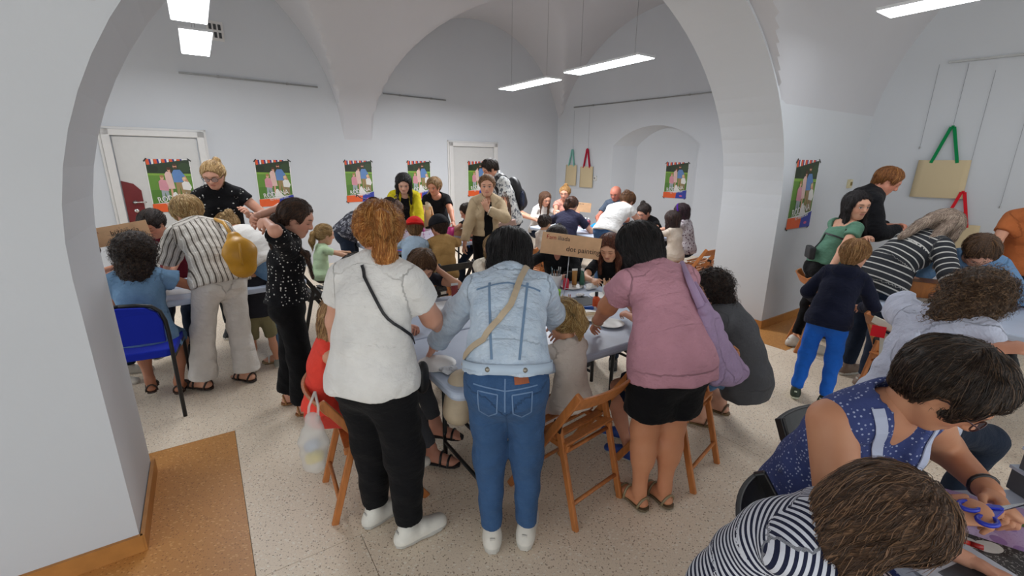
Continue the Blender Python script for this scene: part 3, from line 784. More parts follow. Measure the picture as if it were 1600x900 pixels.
                if res < .0105:
                    mb = MB(); mb.beam(o - f * .060 * s + UP * .045 * s, o - f * .066 * s + UP * .088 * s, .026 * s, .006, tuple(r)); mb.build('heel_tab', c['sole'], so, bevel=.002)
                if c.get('lace'):
                    mb = MB()
                    for j in range(4):
                        y = .055 + .024 * j; z = .094 - .011 * j
                        mb.tube([o + f * y * s + r * x * s + UP * (z - abs(x) * .35) * s for x in (-.024, -.012, 0, .012, .024)], .0028, 5)
                    mb.build('laces', c['lace'], so, True)
            elif c['style'] == 'sandal':
                mb = MB(); fl = []
                out = [(-.034, -.055), (-.04, .0), (-.036, .05), (-.046, .11), (-.042, .16), (-.02, .19), (.012, .195), (.036, .17), (.045, .12), (.036, .05), (.04, 0), (.034, -.055), (.015, -.072), (-.015, -.072)][::-1]
                mb.add([o + r * x * s + f * y * s + UP * z for z in (.002, .014 + c.get('plat', 0)) for x, y in out], [tuple(range(len(out) - 1, -1, -1)), tuple(range(len(out), 2 * len(out)))] + [(j, (j + 1) % len(out), len(out) + (j + 1) % len(out), len(out) + j) for j in range(len(out))])
                so = mb.build('sandal', c['sole'], root)
                for yy, hh_ in ((.125, .047), (.075, .074), (-.03, .085)):
                    mb = MB(); pts = [o + r * (.047 * math.cos(a) if yy > 0 else .043 * math.cos(a)) * s + f * (yy - (0 if yy > 0 else .02 * math.sin(a))) * s + UP * (.012 + hh_ * math.sin(a) * (1 if yy > 0 else .8)) * s for a in np.linspace(0, PI, 9)]
                    mb.tube(pts, .0075 * s, 6); mb.build('strap', c['mat'], so, True)
    # --- hair
    if hair:
        c = dict(style='short', mat=None); c.update(hair); st = c.pop('style'); hm_ = c.pop('mat'); amp = c.pop('amp', .0035); cf = c.pop('cf', 95); band = c.pop('band', None)
        G, rf = hair_groups(k, st, **c)
        r, f, u = k.hf; cc = k.Hc
        if st == 'curly' or cf < 90: ns = lambda x, y, z: ((amp * 3.2 if st == 'curly' else amp) * np.sin(cf * x + 2 * np.sin(cf * .63 * z)) * np.sin(cf * y + 1.7 * np.sin(cf * .5 * x)) * np.sin(cf * z + 1.3)).astype(np.float32)
        else:
            def ns(x, y, z):
                dx, dy = (x - cc[0]) * r[0] + (y - cc[1]) * r[1] + (z - cc[2]) * r[2], (x - cc[0]) * f[0] + (y - cc[1]) * f[1] + (z - cc[2]) * f[2]
                az = np.arctan2(dx, -dy + 1e-6)
                return (amp * (np.sin(az * 19 + 1.5 * np.sin(z * 30)) * .6 + np.sin(az * 37 + 2 * np.sin(z * 21)) * .4)).astype(np.float32)
        gr_ = []; P, Q, R = field_mesh(G, min(res * .68, .009), noise=ns, restfn=rf, ku=.012, grid=gr_)
        ho = mesh_obj('hair', [(P, Q, R, 0)], [hm_], root)
        if st != 'bald': strands(k, P, gr_, st, hm_, ho, 1500 if res < .0098 else 750 if res <= .011 else 300, .0011 if res < .0098 else .0014 if res <= .011 else .0022, int(pos[0] * 100) + 7, c.get('tail'), c.get('fall'))
        if band:
            pos_b = k.Hc + (r * band[0] + f * band[1] + u * band[2]) * (k.hh / .23)
            MB().lathe([(.012, -.008), (.020, -.006), (.022, 0), (.020, .006), (.012, .008)], 12, pos_b).build('hair_tie', band[3], root, True)
    k.root = root; k.heading = heading
    k.pt = lambda x, y, z: k.Hc + (k.hf[0] * x + k.hf[1] * y + k.hf[2] * z) * (k.hh / .23)
    R = np.array([[math.cos(-math.radians(heading)), -math.sin(-math.radians(heading)), 0], [math.sin(-math.radians(heading)), math.cos(-math.radians(heading)), 0], [0, 0, 1]])
    k.R = R; k.world = lambda p: R @ np.asarray(p, float) + V(pos[0], pos[1], z0); k.local = lambda q: R.T @ (np.asarray(q, float) - V(pos[0], pos[1], z0))
    PEOPLE.append((label, k))
    return k
PEOPLE = []
# ------------------------------------------------------------------ the vaulted room
W_A0, W_A1 = -.455, 4.82           # jambs of the arch
W_B0, W_B1 = 2.33, 2.965           # faces of the arch wall
KA = 6.64                          # inner corner beside the right pier
m_wall = M_plaster('#cacdd2', 'white_plaster')
m_ceil = M_plaster('#c4c4c9', 'vault_plaster')
m_base = M_plain('#b47a3c', .5, name='skirting')

def arch_z(a):
    x = (a - (W_A0 + W_A1) / 2) / ((W_A1 - W_A0) / 2)
    return 1.28 + 2.1 * math.sqrt(max(0, 1 - x * x))

def arch_wall():
    mb = MB(); n = 48
    cs = [(W_A0 + W_A1) / 2 + (W_A1 - W_A0) / 2 * math.cos(PI - PI * i / n) for i in range(n + 1)]
    prof = [(W_A0, 0)] + [(a, arch_z(a)) for a in cs] + [(W_A1, 0)]
    TOP = 5.2; AL, AR = -6.0, KA + .3
    for b, flip in ((W_B0, 0), (W_B1, 1)):
        def q(p):
            p = [AB(a, b, z) for a, z in p]
            mb.add(p[::-1] if flip else p, [tuple(range(len(p)))])
        q([(AL, 0), (W_A0, 0), (W_A0, 1.28), (W_A0, TOP), (AL, TOP)]); q([(W_A1, 0), (AR, 0), (AR, TOP), (W_A1, TOP), (W_A1, 1.28)])
        for i in range(n): q([(cs[i], arch_z(cs[i])), (cs[i + 1], arch_z(cs[i + 1])), (cs[i + 1], TOP), (cs[i], TOP)])
    for (a0, z0), (a1, z1) in zip(prof[:-1], prof[1:]):
        mb.quad(AB(a0, W_B0, z0), AB(a0, W_B1, z0), AB(a1, W_B1, z1), AB(a1, W_B0, z1))
    for a in (AL, AR): mb.quad(AB(a, W_B0, 0), AB(a, W_B1, 0), AB(a, W_B1, TOP), AB(a, W_B0, TOP))
    mb.quad(AB(AL, W_B0, TOP), AB(AR, W_B0, TOP), AB(AR, W_B1, TOP), AB(AL, W_B1, TOP))
    o = mb.build('wall_front', m_wall, bevel=0.012); o['kind'] = 'structure'
    for i, (a0, a1) in enumerate(((-6.0, W_A0 + .012), (W_A1 - .012, KA))):
        mb = MB(); bh = .085; a_in = a1 if i == 0 else a0
        mb.box(AB((a0 + a1) / 2, W_B0 - .008, bh / 2), (a1 - a0, .016, bh), math.atan2(AX[1], AX[0]))
        mb.box(AB(a_in, (W_B0 + W_B1) / 2, bh / 2), (.016, W_B1 - W_B0 + .03, bh), math.atan2(AX[1], AX[0]))
        bo = mb.build('baseboard_' + ('left', 'right')[i], m_base); bo['kind'] = 'structure'
arch_wall()

U1 = V(.755, .656, 0); U1 /= np.linalg.norm(U1); V1 = V(U1[1], -U1[0], 0)       # along the door wall / from it towards the camera
PA = V(-2.62, 8.2, 0); CORN = PA + U1 * 4.87
def wpt(p, q, z=0.0): return PA + U1 * p + V1 * q + V(0, 0, z)
# door wall (left) and back wall with the niche
mb = MB(); th = .3
mb.hexa([wpt(-7, -th), wpt(4.87 + .3, -th), wpt(4.87 + .3, 0), wpt(-7, 0), wpt(-7, -th, 5.2), wpt(4.87 + .3, -th, 5.2), wpt(4.87 + .3, 0, 5.2), wpt(-7, 0, 5.2)])
mb.build('wall_left', m_wall, kind='structure')
N0, N1 = 1.65, 3.58; NZ, NR = 2.07, .36; ND = .36
def b2(t, d, z): return wpt(4.87 + d, t, z)
mb = MB(); TOP = 5.2
def face(pts): mb.add(pts, [tuple(range(len(pts)))])
face([b2(-.3, 0, 0), b2(N0, 0, 0), b2(N0, 0, NZ), b2(N0, 0, TOP), b2(-.3, 0, TOP)])
face([b2(N1, 0, 0), b2(8.4, 0, 0), b2(8.4, 0, TOP), b2(N1, 0, TOP), b2(N1, 0, NZ)])
n = 20; rad = ((N1 - N0) ** 2 / 4 + NR * NR) / (2 * NR)
def nz(t): return NZ + NR - rad + math.sqrt(rad * rad - (t - (N0 + N1) / 2) ** 2)
ts = [N0 + (N1 - N0) * i / n for i in range(n + 1)]
IN0, IN1 = N0 + .36, N1 + .05                       # splayed left side
ti = [IN0 + (IN1 - IN0) * i / n for i in range(n + 1)]
for i in range(n):
    face([b2(ts[i], 0, nz(ts[i])), b2(ts[i + 1], 0, nz(ts[i + 1])), b2(ts[i + 1], 0, TOP), b2(ts[i], 0, TOP)])
    face([b2(ts[i], 0, nz(ts[i])), b2(ti[i], ND, nz(ts[i]) - .02), b2(ti[i + 1], ND, nz(ts[i + 1]) - .02), b2(ts[i + 1], 0, nz(ts[i + 1]))])
    face([b2(ti[i], ND, 0), b2(ti[i + 1], ND, 0), b2(ti[i + 1], ND, nz(ts[i + 1]) - .02), b2(ti[i], ND, nz(ts[i]) - .02)])
face([b2(N0, 0, 0), b2(IN0, ND, 0), b2(IN0, ND, nz(N0) - .02), b2(N0, 0, nz(N0))]); face([b2(N1, 0, 0), b2(N1, 0, nz(N1)), b2(IN1, ND, nz(N1) - .02), b2(IN1, ND, 0)])
mb.build('wall_back', m_wall, kind='structure')
# wall to the right of the pier
KP = AB(KA, W_B0); RD = nrm(V(.70, -.714, 0)); RN = nrm(V(RD[1], -RD[0], 0))
if RN @ (V(0, 0, 0) - KP) < 0: RN = -RN
mb = MB(); mb.hexa([KP - RD * .2, KP + RD * 8, KP + RD * 8 - RN * .3, KP - RD * .2 - RN * .3] + [p + V(0, 0, 5.2) for p in (KP - RD * .2, KP + RD * 8, KP + RD * 8 - RN * .3, KP - RD * .2 - RN * .3)])
mb.build('wall_right', m_wall, kind='structure')
mb = MB(); mb.beam(KP + RD * .0 + RN * .008 + UP * .042, KP + RD * 7 + RN * .008 + UP * .042, .016, .085, side=tuple(RN)); mb.build('baseboard_back', m_base, kind='structure')

# vaults: height fields of crossing barrels
def vault(name, fn, us, vs, pos, keep):
    vt, fs, ids = [], [], {}
    for i, a in enumerate(us):
        for j, b in enumerate(vs):
            ids[i, j] = len(vt); vt.append(tuple(pos(a, b) + V(0, 0, fn(a, b))))
    for i in range(len(us) - 1):
        for j in range(len(vs) - 1):
            if keep((us[i] + us[i + 1]) / 2, (vs[j] + vs[j + 1]) / 2): fs.append((ids[i, j], ids[i, j + 1], ids[i + 1, j + 1], ids[i + 1, j]))
    mb = MB(); mb.add(vt, fs); o = mb.build(name, m_ceil, smooth=True, kind='structure'); o.data.set_sharp_from_angle(angle=math.radians(28)); return o
def el(x, c, hw, rise, z0=1.95):
    q = 1 - ((x - c) / hw) ** 2
    return z0 + rise * math.sqrt(q) if q > 0 else z0 - .45
def hall_z(p, q):
    z = el(q, 2.8, 2.803, 2.6)
    for c, hw, rise in ((2.6, 2.40, 2.42), (-2.9, 2.62, 2.72), (-8.2, 2.6, 2.6)): z = max(z, el(p, c, hw, rise))
    if q > 3.0:
        a = float(wpt(p, q) @ AX)
        if W_A0 < a < W_A1: z = max(z, arch_z(a) + .25)
    return z
_c = lambda lo, hi, n: [lo + (hi - lo) * (0.5 - 0.5 * math.cos(PI * i / n)) for i in range(n + 1)]
def keep_hall(p, q):
    w = wpt(p, q); b = w @ BX
    return b > W_B1 - .12
vault('ceiling', hall_z, [-7 + .08 * i for i in range(150)], _c(-.004, 5.604, 120), lambda p, q: wpt(p, q), keep_hall)
def bay_z(a, b):
    d = W_B0 - b
    z = el(d, 3.0, 3.02, 2.7)
    if W_A0 < a < W_A1: z = max(z, arch_z(a) + .03)
    return z
def keep_bay(a, b):
    return (AB(a, b) - KP) @ RN > -.15
vault('ceiling', bay_z, [-6 + .09 * i for i in range(150)], [W_B0 + .02 - x for x in _c(0, 6.0, 90)], lambda a, b: AB(a, b), keep_bay)

# floor: sheets of speckled vinyl with seams, darker bands beside the piers
m_floor = M_speckle('#efddc6', '#9a8067', '#f6ecdc', 'speckled_vinyl', specks=115)
m_band = M_speckle('#c4894a', '#925f30', '#d8a468', 'ochre_vinyl', specks=115)
fl = MB().add([AB(-9, -7, -.012), AB(11, -7, -.012), AB(11, 14, -.012), AB(-9, 14, -.012)], [(0, 1, 2, 3)]).build('floor', M_plain('#9a8a72', .8, name='screed'), kind='structure')
def sheet(a0, a1, b0, b1, m, name='floor_sheet'):
    g = .0012; mb = MB()
    mb.hexa([AB(a, b, z) for z in (-.010, 0) for a, b in ((a0 + g, b0 + g), (a1 - g, b0 + g), (a1 - g, b1 - g), (a0 + g, b1 - g))])
    return mb.build(name, m, fl)
bs = [-7, -3.45, -2.12, -.79, .54, 1.87, 3.2, 4.53, 5.86, 7.19, 8.52, 9.85, 13]
for i in range(len(bs) - 1):
    b0, b1 = bs[i], bs[i + 1]
    if abs(b0 - 1.87) < .01:
        sheet(-9, -.04, b0, b1, m_band); sheet(-.04, 2.1, b0, b1, m_floor); sheet(2.1, 4.42, b0, b1, m_floor); sheet(4.42, 11, b0, b1, m_band)
    else:
        o_ = .6 * (i % 2)
        cuts = [-9] + [-4.0 + o_ + 2.2 * j for j in range(6)] + [11]
        for a0, a1 in zip(cuts[:-1], cuts[1:]): sheet(a0, a1, b0, b1, m_floor)

# doors on the left wall
m_door = M_plain('#c9c8c6', .45, var=.012, name='door_paint'); m_frame = M_plain('#d4d2d0', .45, var=.012, name='frame_paint')
def wall_p(x_over_y):   # along the door wall
    D = 12.07 / (1.15 - x_over_y); return float((V(x_over_y * D, D, 0) - PA) @ U1)
def door(n, p0, p1, h, plate):
    d = MB(); d.hexa([wpt(a, q, z) for z in (0.01, h) for a, q in ((p0, .0), (p1, .0), (p1, .018), (p0, .018))]); o = d.build('door_%d' % n, m_door, kind='structure')
    for nm, (a0, a1, z0, z1) in (('frame_post', (p0 - .10, p0 - .015, 0, h + .09)), ('frame_post', (p1 + .015, p1 + .10, 0, h + .09)), ('frame_head', (p0 - .10, p1 + .10, h + .012, h + .09))):
        f = MB(); f.hexa([wpt(a, q, z) for z in (z0, z1) for a, q in ((a0, 0), (a1, 0), (a1, .05), (a0, .05))]); fo = f.build(nm, m_frame, o, bevel=.008)
    f = MB()
    for a0, a1, z0, z1 in ((p0 - .13, p0 - .10, 0, h + .12), (p1 + .10, p1 + .13, 0, h + .12), (p0 - .13, p1 + .13, h + .09, h + .12)):
        f.hexa([wpt(a, q, z) for z in (z0, z1) for a, q in ((a0, 0), (a1, 0), (a1, .025), (a0, .025))])
    f.build('architrave', m_frame, o, bevel=.005)
    if plate:
        mp = M_plain('#6e1f22', .4, name='maroon_plate'); mm = M_plain('#c8c8c6', .25, 1.0, name='satin_steel')
        pl = MB(); pa = p0 + .10
        pts = [(pa - .10, 1.45), (pa - .10, .85), (pa + .09, .85), (pa + .09, 1.32), (pa + .02, 1.41)]
        pl.add([wpt(a, q, z) for q in (.018, .024) for a, z in pts], [(0, 1, 2, 3, 4), (9, 8, 7, 6, 5)] + [(i, (i + 1) % 5, 5 + (i + 1) % 5, 5 + i) for i in range(5)])
        po = pl.build('lock_plate', mp, o)
        hd = MB(); R = np.stack([U1, UP, V1], 1); hd.lathe([(.026, 0), (.026, .012), (.012, .016), (.012, .05)], 16, wpt(pa, .024, 1.17), R); hd.tube([wpt(pa, .07, 1.17), wpt(pa + .05, .07, 1.172), wpt(pa + .12, .065, 1.168)], .010, 8)
        hd.build('handle', mm, o, True)
        kh = MB(); kh.lathe([(.026, 0), (.024, .008)], 16, wpt(pa, .024, 1.06), R); kh.build('keyhole', mm, o, True)
door(1, wall_p(-.843), wall_p(-.667), 2.0, True)
door(2, wall_p(-.128), wall_p(-.044), 2.0, False)

# picture rails
m_rail = M_plain('#9b9a98', .35, .8, name='rail_aluminium')
def rail(a, b, label, out=V1):
    mb = MB(); a, b = V(*a), V(*b); mb.beam(a, b, .012, .022, side=tuple(out)); mb.beam(a + UP * -.006 + nrm(out) * .008, b + UP * -.006 + nrm(out) * .008, .006, .006)
    o = empty('picture_rail', a, 0, label, 'rail'); ro = mb.build('profile', m_rail, o); ro.location = -V(*a)
    L = np.linalg.norm(b - a); u = nrm(b - a); n = max(2, int(L / .9))
    for i in range(n):
        c = MB(); c.box(a + u * (L * (i + .5) / n), (.03, .03, .03), math.atan2(u[1], u[0])); co = c.build('bracket', m_rail, o); co.location = -V(*a)
    return o
rail(wpt(wall_p(-.678), .012, 2.84), wpt(wall_p(-.40), .012, 2.84), 'long grey picture rail high above the left door and first posters')
rail(wpt(wall_p(-.268), .012, 2.85), wpt(wall_p(-.14), .012, 2.85), 'short grey picture rail high on the middle of the door wall')
rail(b2(.5, -.012, 2.92), b2(3.85, -.012, 2.92), 'grey picture rail above the arched niche on the far wall', out=-U1)
pr_y = W_B0 - .012
rail(AB(5.50, pr_y, 2.78), AB(6.45, pr_y, 2.72), 'short slanted metal rail high on the pier wall right of the arch', out=-BX)
rail(KP + RD * .55 + RN * .012 + UP * 2.76, KP + RD * 3.9 + RN * .012 + UP * 2.76, 'long picture rail above the big tote bag on the right wall', out=RN)
# ceiling vent and little wall boxes
vo = empty('air_vent', wpt(-1.95, .0, 3.42), 0, 'small square air vent grille high on the left wall', 'vent')
vr = MB(); R_w1 = np.stack([U1, UP, V1], 1)
vr.box((0, 0, 0), (.20, .24, .02), R=R_w1); vr.build('frame', m_frame, vo)
for i in range(3):
    for j in range(2):
        sl_ = MB(); sl_.box(U1 * (-.055 + .055 * i) + UP * (-.05 + .10 * j) + V1 * .012, (.034, .07, .006), R=R_w1); sl_.build('louvre', M_plain('#3c3d40', .6, name='vent_dark'), vo)
def wbox(name, p, R, label, size=(.08, .10, .03), c='#d9d8d4', knob='#8a8a88'):
    o = empty(name, p, 0, label, 'switch'); MB().box((0, 0, 0), size, R=R).build('case', M_plain(c, .4, name='switch_plastic'), o, bevel=.004); MB().box(R @ V(0, 0, size[2] * .6), (size[0] * .45, size[1] * .4, .01), R=R).build('rocker', M_plain(knob, .4, name='switch_knob'), o)
R_w2 = np.stack([V1, UP, -U1], 1)
wbox('light_switch', b2(1.22, -.015, 1.38), R_w2, 'small white switch box on the far wall left of the niche')
R_p = np.stack([AX, UP, -BX], 1)
wbox('thermostat', AB(6.32, W_B0 - .015, 1.50), R_p, 'small beige control box on the pier wall beside the narrow poster', c='#cfc49f', knob='#7d6a2f')

# lamps: flat LED luminaires on wires
m_led = M_emit('#f6fbff', 5.0); m_lamp = M_plain('#d9dadc', .35, name='lamp_housing'); m_wire = M_plain('#8f9094', .4, .6, name='steel_wire')
def led(cx, cy, z, L, W, label, ceil, power=1.0):
    R = np.stack([BX, AX, UP], 1)
    o = empty('pendant_lamp', (cx, cy, z), 0, label, 'lamp', 'led lamps')
    MB().box((0, 0, .014), (L, W, .022), R=R).build('housing', m_lamp, o)
    MB().box((0, 0, .0), (L - .012, W - .012, .006), R=R).build('diffuser', m_led, o)
    for sg in (-1, 1):
        MB().tube([R @ V(sg * L * .36, 0, .02), R @ V(sg * L * .36, 0, ceil - z)], .0022, 5).build('suspension_wire', m_wire, o)
    MB().lathe([(.05, ceil - z + .03), (.05, ceil - z - .01), (.02, ceil - z - .06)], 14, R @ V(-L * .36, .03, 0)).build('ceiling_rose', m_lamp, o, True)
    li = bpy.data.lights.new('lamp_light', 'AREA'); li.shape = 'RECTANGLE'; li.size = L; li.size_y = W; li.energy = LAMP_W * power; li.color = (.95, .97, 1.0)
    lo = bpy.data.objects.new('lamp_light', li); link(lo, o); lo.location = (0, 0, -.012); lo.rotation_euler = (0, 0, math.atan2(BX[1], BX[0]))
led(-3.28, 5.18, 2.87, 1.2, .27, 'square-looking bright LED lamp over the left table, lower of two', 4.3, .30)
led(-2.50, 3.94, 2.88, 1.2, .27, 'bright LED lamp cut by the top edge above the left table', 3.9, .30)
led(.215, 7.14, 2.80, 1.2, .27, 'smaller bright LED lamp hanging over the far craft table', 4.4, 2.3)
led(1.07, 5.77, 2.80, 1.2, .27, 'larger bright LED lamp hanging near the right side of the arch', 4.4, .55)
led(3.10, 3.33, 2.80, 1.2, .27, 'bright LED lamp at top right before the right wall', 4.3, .10)
# ------------------------------------------------------------------ furniture
m_beech = M_wood('#b8713a', 'beech_wood'); m_blackwood = M_plain('#1b1a1b', .4, name='black_lacquer'); m_black = M_plain('#141416', .45, name='black_metal')
m_top = M_plain('#b4bfd2', .38, var=.02, name='table_plastic'); m_clip = M_plain('#151515', .5, name='black_clip')
def place(o, x, y, heading, label, group=None, z=0.0):
    o.location = (x, y, z); o.rotation_euler = (0, 0, -math.radians(heading)); tag(o, label, None, group); return o

def make_folding_chair(mat, k=1.0):
    root = empty('folding_chair', (0, 0, 0), 0, None, 'chair')
    for sg in (-1, 1):
        x = sg * .205
        MB().beam((x, -.275, .79), (x, .215, .0), .022, .042).build('side_rail', mat, root, bevel=.006)
        lg = MB().beam((x * .88, -.27, 0), (x * .88, -.125, .555), .022, .036).build('leg', mat, root, bevel=.006)
        MB().prism([(-.02, -.03), (.03, -.02), (.02, .035), (-.03, .03)], -.004, .004, R=np.array([[0, 0, 1.], [1, 0, 0], [0, 1, 0]]), c=(x * .94, -.13, .55)).build('hinge_clip', m_clip, lg)
        MB().beam((x * .82, -.19, .438), (x * .82, .20, .452), .022, .035).build('seat_rail', mat, root, bevel=.005)
    for i in range(6):
        y = -.165 + .07 * i
        MB().box((0, y, .465 + .004 * i), (.37, .045, .014)).build('seat_slat', mat, root, bevel=.004)
    mb = MB(); n = 10; vs = []; fs = []
    for i in range(n + 1):
        t = -1 + 2 * i / n; x = t * .215; yb = -.262 - .045 * (1 - t * t); tk = .018; hh = .088
        for dy, dz in ((-tk / 2, -hh / 2), (tk / 2, -hh / 2), (tk / 2, hh / 2), (-tk / 2, hh / 2)):
            z = .745 + dz - (.012 * t * t if dz > 0 else 0); vs.append((x, yb + dy - (z - .745) * .55, z))
    for i in range(n):
        for j in range(4): fs.append((i * 4 + j, i * 4 + (j + 1) % 4, i * 4 + 4 + (j + 1) % 4, i * 4 + 4 + j))
    fs += [(3, 2, 1, 0), (n * 4, n * 4 + 1, n * 4 + 2, n * 4 + 3)]
    mb.add(vs, fs).build('backrest', mat, root, bevel=.004)
    for (y, z, w) in ((-.235, .14, .36), (.13, .14, .41), (-.16, .405, .36)):
        MB().tube([(-w / 2, y, z), (w / 2, y, z)], .011, 10).build('rung', mat, root, True)
    return root
def make_table(L, W, legs=True):
    root = empty('folding_table', (0, 0, 0), 0, None, 'table')
    z = .735
    mb = MB(); prof = [(.0, z - .045), (.012, z - .012), (.004, z - .002), (-.012, z)]
    base = rrect(L, W, .06, 6); n = len(base); vs = []; fs = []
    rings = [(1.0, -.006, z - .045), (1.0, .0, z - .03), (1.0, .0, z - .010), (1.0, -.004, z - .003), (1.0, -.014, z)]
    for _, off, zz in rings:
        for x, y in rrect(L + 2 * off, W + 2 * off, .06, 6): vs.append((x, y, zz))
    for i in range(len(rings) - 1):
        for j in range(n): fs.append((i * n + j, i * n + (j + 1) % n, (i + 1) * n + (j + 1) % n, (i + 1) * n + j))
    fs.append(tuple(range(n - 1, -1, -1))); fs.append(tuple((len(rings) - 1) * n + j for j in range(n)))
    mb.add(vs, fs).build('tabletop', m_top, root)
    for sx in (-1, 1):
        x = sx * (L / 2 - .22)
        for sy in (-1, 1):
            y = sy * (W / 2 - .10)
            MB().tube([(x, y, .0), (x, y, .10), (x, y * .93, z - .045)], .014, 8).build('leg', m_black, root, True)
        MB().tube([(x, -(W / 2 - .10), .08), (x, (W / 2 - .10), .08)], .011, 8).build('crossbar', m_black, root, True)
        MB().tube([(x, 0, .35), (x - sx * .42, 0, z - .05)], .010, 8).build('brace', m_black, root, True)
        MB().tube([(x, -(W / 2 - .11), .35), (x, (W / 2 - .11), .35)], .010, 8).build('crossbar', m_black, root, True)
    return root
wood0 = make_folding_chair(m_beech); black0 = make_folding_chair(m_blackwood)
_u = set()
def chair(kind, x, y, heading, label, sc=1.0):
    p = wood0 if kind == 'wood' else black0
    o = p if kind not in _u else copy_tree(p)
    o.scale = (.97, .95, .93); _u.add(kind); place(o, x, y, heading, label, 'wooden folding chairs' if kind == 'wood' else 'black folding chairs')
    return o
_t = {}
def table(L, W, x, y, heading, label):
    key = (L, W)
    if key not in _t: o = _t[key] = make_table(L, W)
    else: o = copy_tree(_t[key])
    return place(o, x, y, heading - 90, label, 'folding craft tables')     # long side runs along the heading

T1N = V(-.25, 1.78, 0)
def T1(a, b, z=.735): return T1N + AX * a + BX * b + UP * z       # dot-painting table coordinates
c = T1(.93, .35); table(1.85, .70, c[0], c[1], 56, 'pale blue folding table nearest the camera under the dot painting materials')
c = T1(.93, 1.06); table(1.85, .70, c[0], c[1], 56, 'pale blue folding table carrying the dot painting sign')
D49 = V(math.sin(math.radians(49)), math.cos(math.radians(49)), 0); D41 = V(-D49[1], D49[0], 0)
LTN = V(-2.95, 2.70, 0)
def LT(a, b, z=.735): return LTN + D49 * a + D41 * b + UP * z
c = LT(.80, .38); table(1.6, .76, c[0], c[1], 49, 'pale folding table on the left behind the pier and the curly-haired girl')
T2N = V(-1.42, 4.98, 0)
def T2(a, b, z=.735): return T2N + D49 * a + D41 * b + UP * z
c = T2(.85, .42); table(1.7, .84, c[0], c[1], 49, 'pale folding table holding the box of paper rolls')
T3N = V(.25, 7.2, 0)
def T3(a, b, z=.735): return T3N - D41 * a + D49 * b + UP * z     # runs along the far wall towards the right
c = T3(1.0, .4); table(2.0, .80, c[0], c[1], 139, 'pale folding table below the niche wall with the blue felt heap')
RTN = V(2.60, 3.22, 0)
def RT(a, b, z=.735): return RTN + AX * a - BX * b + UP * z
c = RT(.42, .80); table(1.6, .84, c[0], c[1], 146, 'blue folding table on the right where the striped-cardigan woman leans')
FTN = V(1.0, 1.20, 0)
FTD = nrm(V(math.sin(math.radians(88)), math.cos(math.radians(88)), 0)); FTR = V(FTD[1], -FTD[0], 0)
def FT(a, b, z=.735): return FTN + FTD * a + FTR * b + UP * z
c = FT(.75, .40); table(1.5, .80, c[0], c[1], 88, 'grey craft table in the bottom right corner with photos and scissors')

# chairs
chair('wood', .28, 2.11, -41, 'beech folding chair in front with the cream-topped little girl on it')
chair('wood', -.72, 2.11, 61, 'beech folding chair at left with a plastic bag on its backrest').scale = (.97, .95, .86)
chair('wood', .92, 2.37, -47, 'beech folding chair partly hidden behind the pink woman')
chair('wood', -.62, 3.62, 146, 'beech folding chair behind the boy who rests his head')
chair('wood', .33, 5.66, 45, 'small-looking beech folding chair with the toddler in white on it')
chair('wood', 2.28, 5.62, -41, 'beech folding chair at the far right under the girl in cream')
chair('wood', 2.62, 5.98, -41, 'farther beech folding chair beside the girl with purple headband')
chair('wood', 2.77, 2.88, 72, 'beech folding chair with a tote bag hung on it near the right table')
chair('wood', 2.98, 4.05, 110, 'beech folding chair whose leg shows beside the white sneakers')
chair('black', -.72, 4.72, -38, 'black folding chair under the boy in the tan shirt')
chair('black', -1.16, 4.58, -35, 'black folding chair under the boy with the red cap')
chair('black', -.22, 4.80, -50, 'empty-looking black folding chair in front of the woman in beige')
chair('black', -1.97, 4.48, 48, 'black folding chair with the toddler in pale green beside the polka-dot woman')
chair('black', 1.34, 1.42, 165, 'black folding chair of the woman in the blue dress')
chair('black', .96, .99, 118, 'black folding chair of the girl in navy stripes at the bottom')

# blue upholstered chairs
m_blue = M_cloth('#1c2fae', 'blue_upholstery', var=.03)
def make_blue_chair():
    root = empty('upholstered_chair', (0, 0, 0), 0, None, 'chair')
    for sg in (-1, 1):
        x = sg * .225
        MB().tube([(x, -.24, 0), (x, -.235, .30), (x, -.225, .60), (x * .98, -.225, .70), (x * .90, -.225, .765), (x * .72, -.225, .805), (x * .4, -.225, .82), (0, -.225, .825)], .0125, 10).build('back_leg', m_black, root, True)
        MB().tube([(x, .20, 0), (x, .20, .42), (x, .17, .44), (x, -.22, .44)], .0125, 10).build('front_leg', m_black, root, True)
    mb = MB(); mb.prism(rrect(.47, .45, .06), .445, .50); mb.build('seat', m_blue, root, bevel=.012)
    mb = MB(); n = 12; vs = []; fs = []
    pts = [(-.205, .56), (.205, .56), (.208, .70), (.185, .765), (.13, .805), (0, .818), (-.13, .805), (-.185, .765), (-.208, .70)]
    mb.add([(x, -.225 + q - .02 * (1 - (x / .21) ** 2), z) for q in (-.016, .016) for x, z in pts], [tuple(range(8, -1, -1)), tuple(range(9, 18))] + [(i, (i + 1) % 9, 9 + (i + 1) % 9, 9 + i) for i in range(9)])
    mb.build('backrest', m_blue, root, bevel=.006)
    return root
blue0 = make_blue_chair()
place(blue0, -2.58, 2.91, -28, 'blue upholstered chair with black frame under the curly-haired girl', 'blue upholstered chairs')
place(copy_tree(blue0), -2.30, 3.98, 150, 'blue upholstered chair half hidden behind the white trousers', 'blue upholstered chairs')
